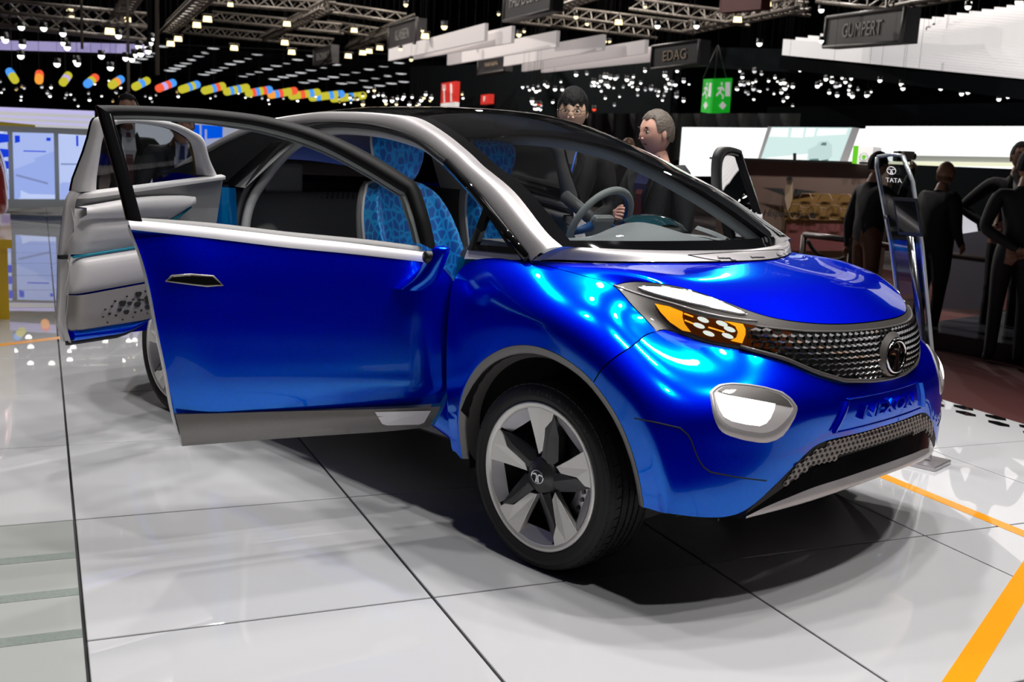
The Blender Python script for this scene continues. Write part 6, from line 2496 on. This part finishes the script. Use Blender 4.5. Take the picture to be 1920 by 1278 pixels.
def screen_mat(name, seed):
    m = bpy.data.materials.new(name)
    m.use_nodes = True
    nt = m.node_tree
    nt.nodes.clear()
    o = nt.nodes.new('ShaderNodeOutputMaterial')
    e = nt.nodes.new('ShaderNodeEmission')
    tc = nt.nodes.new('ShaderNodeTexCoord')
    mp = nt.nodes.new('ShaderNodeMapping')
    mp.inputs['Location'].default_value = (seed * 1.7, seed * 2.3, seed)
    v = nt.nodes.new('ShaderNodeTexVoronoi')
    v.distance = 'CHEBYCHEV'
    v.inputs['Scale'].default_value = 1.5
    r = nt.nodes.new('ShaderNodeValToRGB')
    r.color_ramp.elements[0].position = .0
    r.color_ramp.elements[0].color = (.32, .42, .85, 1)
    r.color_ramp.elements[1].position = 1.0
    r.color_ramp.elements[1].color = (.62, .72, 1.0, 1)
    sp_ = nt.nodes.new('ShaderNodeSeparateColor')
    nt.links.new(tc.outputs['Object'], mp.inputs['Vector'])
    nt.links.new(mp.outputs['Vector'], v.inputs['Vector'])
    nt.links.new(v.outputs['Color'], sp_.inputs['Color'])
    nt.links.new(sp_.outputs['Red'], r.inputs['Fac'])
    nt.links.new(r.outputs['Color'], e.inputs['Color'])
    e.inputs['Strength'].default_value = .95
    nt.links.new(e.outputs[0], o.inputs[0])
    return m


M['scr_blue'] = emitter('screen_deep_blue', (.01, .05, .75), .9)
M['scr_line'] = emitter('screen_grey_line', (.25, .32, .60), .8)
for i, (x0, x1, t0, t1, b0, b1) in enumerate(((-50, 17, 243, 247, 372, 373), (27, 103, 248, 250, 373, 373), (112, 172, 251, 254, 374, 372))):
    s_ = empty('video_screen', parent=sw_)
    wallrect((x0, t0, b0, 17.75), (x1, t1, b1, 17.7), 'screen_face', screen_mat('screen_image_%d' % i, i + 1), s_, .05)
    if i == 0:
        for yy in (262, 290, 312):
            wallrect((-2, yy - 12, yy + 6, 17.70), (16, yy - 10, yy + 4, 17.68), 'image_shape', 'scr_blue', s_, .02)
    if i == 1:
        wallrect((28, 254, 268, 17.70), (37, 254, 266, 17.69), 'image_shape', 'scr_blue', s_, .02)
        wallrect((44, 282, 284, 17.70), (86, 283, 285, 17.69), 'image_shape', 'scr_blue', s_, .02)
        wallrect((87, 258, 264, 17.69), (95, 258, 264, 17.69), 'image_shape', 'scr_blue', s_, .02)
        wallrect((30, 326, 330, 17.70), (90, 342, 346, 17.69), 'image_shape', 'scr_line', s_, .02)
    if i == 2:
        wallrect((143, 254, 274, 17.66), (147, 254, 274, 17.66), 'image_shape', 'scr_blue', s_, .02)
        wallrect((114, 306, 309, 17.66), (170, 307, 309, 17.64), 'image_shape', 'scr_line', s_, .02)
M['yellow_block'] = mat('yellow_display_block', (0.62, 0.46, 0.03), 0.4, emit=(1, .75, .1), strength=.1)
o = wallrect((-60, 222, 240, 18.72), (66, 234, 242, 18.68), 'display_ledge', 'yellow_block', None, .3)
tag(o, 'yellow display ledge above the video screens', 'ledge')
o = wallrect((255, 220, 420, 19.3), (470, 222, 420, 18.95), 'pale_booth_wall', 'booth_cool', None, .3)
tag(o, 'pale stand wall seen through the rear door window', 'wall panel')
bl = empty('blue_emblem')
tag(bl, 'glowing blue winged emblem behind the rear door', 'sign')
M['emblem_blue'] = emitter('emblem_blue', (.0, .12, .95), 1.1)
for a, b in (((343, 232, 240, 19), (372, 234, 242, 18.9)), ((378, 234, 242, 18.9), (416, 236, 244, 18.8)), ((346, 240, 262, 19), (372, 241, 262, 18.9)), ((388, 242, 260, 18.9), (415, 243, 258, 18.8)), ((378, 236, 300, 18.9), (384, 236, 300, 18.9))):
    wallrect(a, b, 'emblem_bar', 'emblem_blue', bl, .05)

# red car on a yellow plinth at the left edge -----------------------------------
pq = at(18, 598, 2, 0.0)
M['yellow_plinth'] = mat('yellow_plinth', (0.80, 0.50, 0.0), 0.3, coat=0.3)
M['red_paint'] = mat('red_car_paint', (0.45, 0.012, 0.008), 0.25, 0.2, coat=1.0)
vd = np.array([pq[0] - CAM[0], pq[1] - CAM[1]])
yawp = math.atan2(vd[1], vd[0])
pl_ = empty('display_plinth', (pq[0], pq[1], 0), yawp)
tag(pl_, 'tall yellow display plinth at the left edge', 'plinth')
hp_ = atd(18, 448, math.hypot(vd[0], vd[1]))[2]
box('plinth_body', 0, 2.4, 0.0, 3.2, 0.0, hp_ - .06, 'yellow_plinth', pl_)
box('plinth_cap', -.05, 2.45, -.03, 3.2, hp_ - .06, hp_, 'yellow_plinth', pl_)
rcx = empty('red_car', (pq[0], pq[1], hp_), yawp)
tag(rcx, 'nose of a red car on the yellow plinth at the left edge', 'car')
# body rings from nose to tail: (y, half width, bottom, shoulder, top)
RCB = [(-.015, .40, .16, .24, .34), (.01, .52, .13, .36, .50), (.06, .62, .12, .50, .62), (.16, .68, .12, .58, .70), (.45, .72, .12, .64, .76), (.85, .74, .12, .68, .84),
       (1.6, .74, .12, .70, .86), (2.4, .72, .12, .70, .84), (2.75, .62, .20, .60, .72)]
rows = []
for y, hw, zb, zs, zt in RCB:
    rows.append([(1.15 - hw, y, (zb + zs) / 2), (1.15 - hw * .97, y, zs), (1.15 - hw * .8, y, zt - .03), (1.15, y - .01, zt), (1.15 + hw * .8, y, zt - .03), (1.15 + hw * .97, y, zs), (1.15 + hw, y, (zb + zs) / 2), (1.15 + hw * .9, y, zb), (1.15 - hw * .9, y, zb)])
loft('car_body', rows, 'red_paint', rcx, 3, 3, closed=True)
rows = []
for y, hw, z0, z1 in ((.75, .60, .82, .84), (1.15, .56, .84, 1.18), (1.6, .54, .84, 1.26), (2.1, .54, .82, 1.22), (2.55, .56, .76, .86)):
    rows.append([(1.15 - hw * 1.05, y, z0), (1.15 - hw, y, (z0 + z1) / 2), (1.15 - hw * .8, y, z1), (1.15 + hw * .8, y, z1), (1.15 + hw, y, (z0 + z1) / 2), (1.15 + hw * 1.05, y, z0)])
loft('car_cabin', rows, 'black_gloss', rcx, 3, 2)
for yc in (.36, 2.25):
    for xs, sg in ((.43, -1), (1.87, 1)):
        V_ = []
        for r, dx in ((.001, -.02), (.16, -.02), (.17, 0), (.22, .0), (.275, -.01), (.28, -.03), (.28, -.2)):
            for j in range(28):
                V_.append((xs + sg * dx, yc + r * math.cos(2 * PI * j / 28), .28 + r * math.sin(2 * PI * j / 28)))
        wv = mesh('car_wheel', V_, grid_faces(7, 28, True), 'rubber', rcx, True)
        wv.data.materials.append(M['alloy'])
        wv.data.polygons.foreach_set('material_index', [1 if k < 56 else 0 for k in range(len(wv.data.polygons))])

# right-hand stand: brown wall, backlit wall, angled screen ------------------------
bw = empty('brown_wall')
tag(bw, 'glossy brown partition wall behind the hood', 'wall panel')
wallrect((1330, 296, 560, 13.0), (1640, 306, 560, 12.2), 'wall_sheet', 'brown_panel', bw, .15)
wallrect((1330, 294, 298, 12.98), (1640, 304, 308, 12.18), 'top_edge', 'black_satin', bw, .17)
wallrect((1640, 306, 470, 12.4), (1990, 320, 470, 12.0), 'wall_sheet', 'wall_dark', bw, .15)
M['warm_hex'] = mat('warm_honeycomb_panel', (0.22, 0.13, 0.045), 0.3, coat=0.4, noise=0.25, nscale=4)
M['pink_hex'] = mat('pink_band_panel', (0.19, 0.065, 0.075), 0.3, coat=0.4, noise=0.25, nscale=4)
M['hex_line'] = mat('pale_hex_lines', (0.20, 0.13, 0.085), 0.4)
pr = empty('wall_honeycomb')  # flat yellow and pink areas with raised hexagon lines
tag(pr, 'warm yellow and pink honeycomb pattern on the brown wall', 'poster')
wallrect((1470, 360, 412, 12.55), (1625, 366, 414, 12.16), 'yellow_area', 'warm_hex', pr, .01)
wallrect((1470, 412, 470, 12.55), (1625, 414, 470, 12.16), 'pink_area', 'pink_hex', pr, .01)
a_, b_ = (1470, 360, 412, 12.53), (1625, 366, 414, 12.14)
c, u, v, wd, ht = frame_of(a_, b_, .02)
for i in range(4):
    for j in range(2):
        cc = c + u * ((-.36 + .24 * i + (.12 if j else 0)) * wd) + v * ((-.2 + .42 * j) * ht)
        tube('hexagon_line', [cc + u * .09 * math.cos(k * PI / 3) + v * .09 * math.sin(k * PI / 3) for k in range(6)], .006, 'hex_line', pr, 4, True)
em = empty('wing_emblem')
tag(em, 'dark winged emblem with script on the brown wall', 'sign')
c, u, v, wd, ht = frame_of((1425, 330, 420, 12.7), (1530, 334, 420, 12.4), .03)
mb = MB()
w2 = .5 * wd
P3 = lambda a, b: c + u * a * w2 + v * b * ht
mesh('wing', [P3(-1, .28), P3(-.2, .26), P3(-.14, .10), P3(-.5, .18)], [(0, 1, 2, 3)], 'seal', em, False)
mesh('wing', [P3(1, .20), P3(.2, .26), P3(.14, .10), P3(.6, .15)], [(0, 1, 2, 3)], 'seal', em, False)
mesh('emblem_body', [P3(.0, -.28), P3(.14, .05), P3(.12, .38), P3(.07, .46), P3(-.07, .46), P3(-.12, .38), P3(-.14, .05)], [tuple(range(7))], 'letter_gold', em, False)
mesh('emblem_head', [P3(.10, .34), P3(.11, .48), P3(0, .54), P3(-.11, .48), P3(-.10, .34)], [tuple(range(5))], 'seal', em, False)
text('script', 'Hispano Suiza', .115, .004, (P3(.02, -.28), u, v), 'seal', em, shear=.3)
lw = empty('light_wall')
tag(lw, 'brilliant white backlit wall of the right-hand stand', 'wall panel')
wallrect((1272, 238, 330, 17.2), (1640, 241, 330, 16.4), 'wall_sheet', 'booth_white', lw, .2)
wallrect((1612, 236, 345, 16.5), (2000, 236, 345, 15.6), 'wall_sheet', 'booth_white', lw, .2)
M['booth_shade'] = mat('pale_lower_band', (0.45, 0.46, 0.43), 0.6, emit=(.8, .82, .76), strength=.25)
wallrect((1700, 291, 302, 16.0), (2000, 296, 306, 15.5), 'lower_band', 'booth_shade', lw, .05)
M['booth_line'] = emitter('pale_light_line', (1.0, 1.0, .72), .9)
wallrect((1640, 302, 310, 16.1), (2000, 306, 313, 15.4), 'light_line', 'booth_line', lw, .06)
as_ = empty('angled_screen')
tag(as_, 'slanted display screen showing a white car', 'screen')


def quad(name, pts, ds_, m, parent, lift=0.0):
    V = [atd(px, py, ds_ - lift) for px, py in pts]
    V2 = [p + (p - CAM) / np.linalg.norm(p - CAM) * .06 for p in V]
    k = len(V)
    return mesh(name, V + V2, [tuple(range(k)), tuple(range(2 * k - 1, k - 1, -1))] + [(i, k + i, k + (i + 1) % k, (i + 1) % k) for i in range(k)], m, parent, False)


M['scr_pale'] = emitter('pale_green_screen', (.70, .90, .87), .95)
M['scr_white'] = emitter('white_screen_area', (.95, 1.0, .97), 1.05)
M['scr_car'] = emitter('screen_car_pale', (.62, .80, .78), .9)
M['scr_cardark'] = emitter('screen_car_shadow', (.16, .28, .27), .8)
M['silver_edge'] = mat('silver_screen_edge', (0.5, 0.48, 0.5), 0.4, emit=(.8, .78, .8), strength=.3)
quad('screen_face', [(1420, 305), (1443, 238), (1603, 239), (1578, 308)], 14.6, 'scr_pale', as_)
for p in ([(1447, 240), (1479, 240), (1477, 257), (1442, 256)], [(1485, 240), (1508, 240), (1505, 258), (1482, 257)], [(1512, 240), (1530, 240), (1526, 256), (1509, 257)], [(1534, 241), (1590, 241), (1586, 252), (1530, 255)], [(1425, 300), (1440, 295), (1515, 288), (1512, 304), (1424, 304)]):
    quad('image_shape', p, 14.6, 'scr_white', as_, .03)
quad('image_car', [(1516, 300), (1515, 280), (1530, 273), (1536, 265), (1552, 264), (1560, 272), (1560, 292), (1553, 300)], 14.6, 'scr_car', as_, .05)
quad('image_car_glass', [(1538, 272), (1542, 267), (1550, 267), (1549, 273)], 14.6, 'scr_cardark', as_, .07)
quad('image_car_shadow', [(1518, 298), (1534, 297), (1536, 301), (1553, 298), (1553, 301), (1518, 302)], 14.6, 'scr_cardark', as_, .07)
quad('screen_edge', [(1418, 306), (1440, 237), (1447, 238), (1424, 306)], 14.5, 'silver_edge', as_)
quad('screen_edge', [(1572, 308), (1598, 239), (1612, 240), (1588, 308)], 14.5, 'silver_edge', as_)
sg_ = atd(1505, 300, 14.75)
tube('screen_leg', [(sg_[0], sg_[1], -.165), tuple(sg_)], .05, 'black_satin', as_, 8)
bx_ = empty('brochure_box')
tag(bx_, 'small white box with green stripe and round green logo on the brown wall', 'box')
M['green_bright'] = emitter('bright_green', (.20, .80, .03), .75)
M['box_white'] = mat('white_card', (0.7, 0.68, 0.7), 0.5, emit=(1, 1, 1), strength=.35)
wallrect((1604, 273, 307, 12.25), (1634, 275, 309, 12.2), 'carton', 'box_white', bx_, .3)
wallrect((1597, 273, 306, 12.24), (1604, 273, 307, 12.22), 'green_stripe', 'green_bright', bx_, .3)
c, u, v, wd, ht = frame_of((1604, 273, 307, 12.25), (1634, 275, 309, 12.2), .012)
tube('logo_ring', [c + u * .045 * math.cos(k) - v * .02 + v * .045 * math.sin(k) for k in np.linspace(0, 2 * PI, 20, endpoint=False)], .003, 'letter_dim', bx_, 4, True)
mesh('logo', [c + u * .02 * math.cos(k) - v * .02 + v * .022 * math.sin(k) for k in np.linspace(0, 2 * PI, 12, endpoint=False)], [tuple(range(12))], 'green_bright', bx_, False)
o = quad('small_monitor', [(1487, 301), (1487, 287), (1493, 287), (1493, 302)], 12.35, 'black_satin', None)
tag(o, 'small black box standing on the brown wall', 'box')

# unseen spots added to brighten the brown wall and the counter
for px, ds_, tz, e in ((1430, 11.3, .6, 260), (1560, 11.0, .6, 300), (1815, 10.6, .4, 220)):
    l = bpy.data.lights.new('wall_fill_spot', 'SPOT')
    l.energy = e
    l.spot_size = math.radians(70)
    l.spot_blend = .6
    l.shadow_soft_size = .08
    l.color = (1, .93, .86)
    o = bpy.data.objects.new('wall_fill_spot', l)
    COL.objects.link(o)
    q, g_ = atd(px, 300, ds_), atd(px, 380, 12.5)
    o.location = (q[0], q[1], 4.2)
    o.rotation_euler = Vector((g_[0] - q[0], g_[1] - q[1], tz - 4.2)).to_track_quat('-Z', 'Y').to_euler()

# barrier with a sagging rope
br = empty('rope_barrier')
tag(br, 'grey post barrier with a sagging black rope behind the hood', 'barrier')
M['barrier'] = mat('grey_barrier_metal', (0.11, 0.09, 0.085), 0.4, 0.4)


def post(px, yt, yb, ds_, r=.03):
    a = atd(px, yt, ds_)
    tube('post', [(a[0], a[1], ZC), a], r, 'barrier', br, 8)
    return a


q = [post(1508, 440, 0, 10.8), post(1598, 450, 0, 10.4), post(1612, 451, 0, 10.6)]
tube('rail', [q[0], q[1]], .03, 'barrier', br, 8)
tube('rail', [q[2], atd(1720, 470, 10.9), atd(1870, 490, 10.9)], .028, 'barrier', br, 8)
rp = [atd(px, py, 10.6) for px, py in ((1514, 450), (1525, 468), (1545, 483), (1568, 487), (1588, 480), (1598, 462))]
tube('rope', cr(rp, 4), .018, 'seal', br, 8)

# pale counter and low platform at the right
M['counter'] = mat('pale_counter', (0.20, 0.20, 0.25), 0.4)
M['platform'] = mat('grey_platform', (0.10, 0.105, 0.125), 0.15)
M['platform_edge'] = mat('brown_platform_edge', (0.10, 0.07, 0.055), 0.5)
ct = empty('counter')
tag(ct, 'pale lilac counter between the bald man and the man with yellow tie', 'counter')
quad('counter_front', [(1764, 578), (1790, 440), (1856, 430), (1856, 580)], 11.3, 'counter', ct)
quad('counter_top', [(1800, 438), (1802, 400), (1828, 404), (1834, 436)], 11.35, 'booth_cool', ct)
pf_ = empty('platform')
tag(pf_, 'low grey platform with brown edge on the red carpet', 'platform')
a1, a2 = at(1690, 612, 2, ZC + .14), at(2060, 672, 2, ZC + .14)
d_ = (a2 - a1)
nn_ = np.array([-d_[1], d_[0], 0]) / np.linalg.norm(d_[:2])
if nn_ @ (CAM - a1) > 0:
    nn_ = -nn_
V_ = [a1, a2, a2 + nn_ * 3.5, a1 + nn_ * 3.5]
mesh('platform_top', V_ + [p - np.array([0, 0, .02]) for p in V_], [(0, 1, 2, 3), (7, 6, 5, 4)], 'platform', pf_, False)
V_ = [a1, a2, a2 - np.array([0, 0, .14]), a1 - np.array([0, 0, .14])]
mesh('platform_edge', V_, [(0, 1, 2, 3)], 'platform_edge', pf_, False)
# drapes
dr = empty('drape_wall')
tag(dr, 'dark grey pleated drapes above the backlit wall', 'curtain')
P_ = []
for i in range(60):
    px = 1080 + i * 7
    P_.append((px, 18.5 + .12 * math.sin(i * 1.1)))
V_ = [atd(px, 300, ds_) for px, ds_ in P_] + [np.array([*atd(px, 300, ds_)[:2], atd(px, 212, ds_)[2]]) for px, ds_ in P_]
mesh('drape', V_, grid_faces(2, 60), 'drape', dr, True)
bk = wallrect((1430, 200, 300, 22), (2000, 190, 300, 19), 'backdrop_panel', 'wall_dark', None, .2)
tag(bk, 'black backdrop above the backlit wall', 'backdrop')

# clear acrylic sign stand beside the nose of the car ------------------------------
st = empty('sign_stand', tuple(at(1728, 868, 2, 0.0)))
tag(st, 'tall clear acrylic sign stand with a tablet beside the car nose', 'sign stand')
so = np.array(st.location)
# its face is turned towards the camera's right; leaning back slightly
ang = math.atan2(CAM[1] - so[1], CAM[0] - so[0])
su = np.array([-math.sin(ang - .35), math.cos(ang - .35), 0]) * 1.0      # across, to image right
sn = np.array([su[1], -su[0], 0])                                          # towards the viewer
lean = -.19
LN = lambda a, z, dn=0.0: tuple(su * (a - .115 * z - .075 * z * z) + sn * dn + np.array([0, 0, z]))
ztop = 1.415
half_w = .080
prof_l = [(-half_w * .25, .03), (-half_w * .75, .5), (-half_w * .9, 1.0), (-half_w, 1.36), (-half_w * .85, ztop - .01)]
prof_r = [(half_w * .45, .03), (half_w * .85, .5), (half_w * .92, 1.0), (half_w, 1.30), (half_w * .7, ztop + .0)]
V = []
for (al, zl), (ar, zr) in zip(prof_l, prof_r):
    V += [LN(al, zl, .012), LN(ar, zr, .012), LN(ar, zr, -.012), LN(al, zl, -.012)]
Fs = []
for i in range(4):
    for k in range(4):
        a, b = i * 4 + k, i * 4 + (k + 1) % 4
        if k in (0, 2):
            Fs.append((a, b, b + 4, a + 4))
Fs.append((16, 17, 18, 19))
mesh('acrylic_panel', V, Fs, 'acrylic', st, False, 'clear acrylic panel')
for pr_ in (prof_l, prof_r):
    tube('acrylic_edge', [LN(a, z) for a, z in pr_], .011, 'acrylic_edge', st, 6)
tube('acrylic_edge', [LN(*prof_l[-1]), LN(0, ztop + .004), LN(*prof_r[-1])], .010, 'acrylic_edge', st, 6)
rows = [[LN(a, z, .016) for a in (.012, .045)] for z in (.03, .35, .7, 1.05)]
solid(loft('steel_post', rows, 'brushed', st, 1, 1, label='polished steel upright'), .02)
box('base_plate', -.10, .10, -.10, .10, 0.0, .022, 'steel_base', st, .004, label='square steel foot plate').rotation_euler = (0, 0, ang - .35)
tb = empty('tablet', parent=st)
P = [(-.012, 1.055), (.10, 1.055), (.10, 1.225), (-.012, 1.225)]
V = [LN(a, z, .045) for a, z in P] + [LN(a, z, .028) for a, z in P]
mesh('tablet_case', V, [(0, 1, 2, 3), (7, 6, 5, 4), (0, 4, 5, 1), (1, 5, 6, 2), (2, 6, 7, 3), (3, 7, 4, 0)], 'black_satin', tb, False, 'black tablet')
P = [(-.004, 1.07), (.092, 1.07), (.092, 1.21), (-.004, 1.21)]
mesh('tablet_screen', [LN(a, z, .0455) for a, z in P], [(0, 1, 2, 3)], 'black_gloss', tb, False)
for zz in (.50, 1.13):
    for a in (-.07, .055):
        v_, f_ = tube_vf([LN(a, zz, .01), LN(a, zz, .026)], .010, 8)
        mesh('bolt', v_, f_, 'chrome', st, False)
badge(st, LN(-.005, 1.345, .016), su, np.array([0, 0, 1.0]) + su * lean, .021, 'sign_white', None, .001)
text('lettering', 'TATA', .030, .001, (np.array(LN(-.002, 1.300, .018)), su, np.array([0, 0, 1.0]) + su * lean), 'sign_white', st)
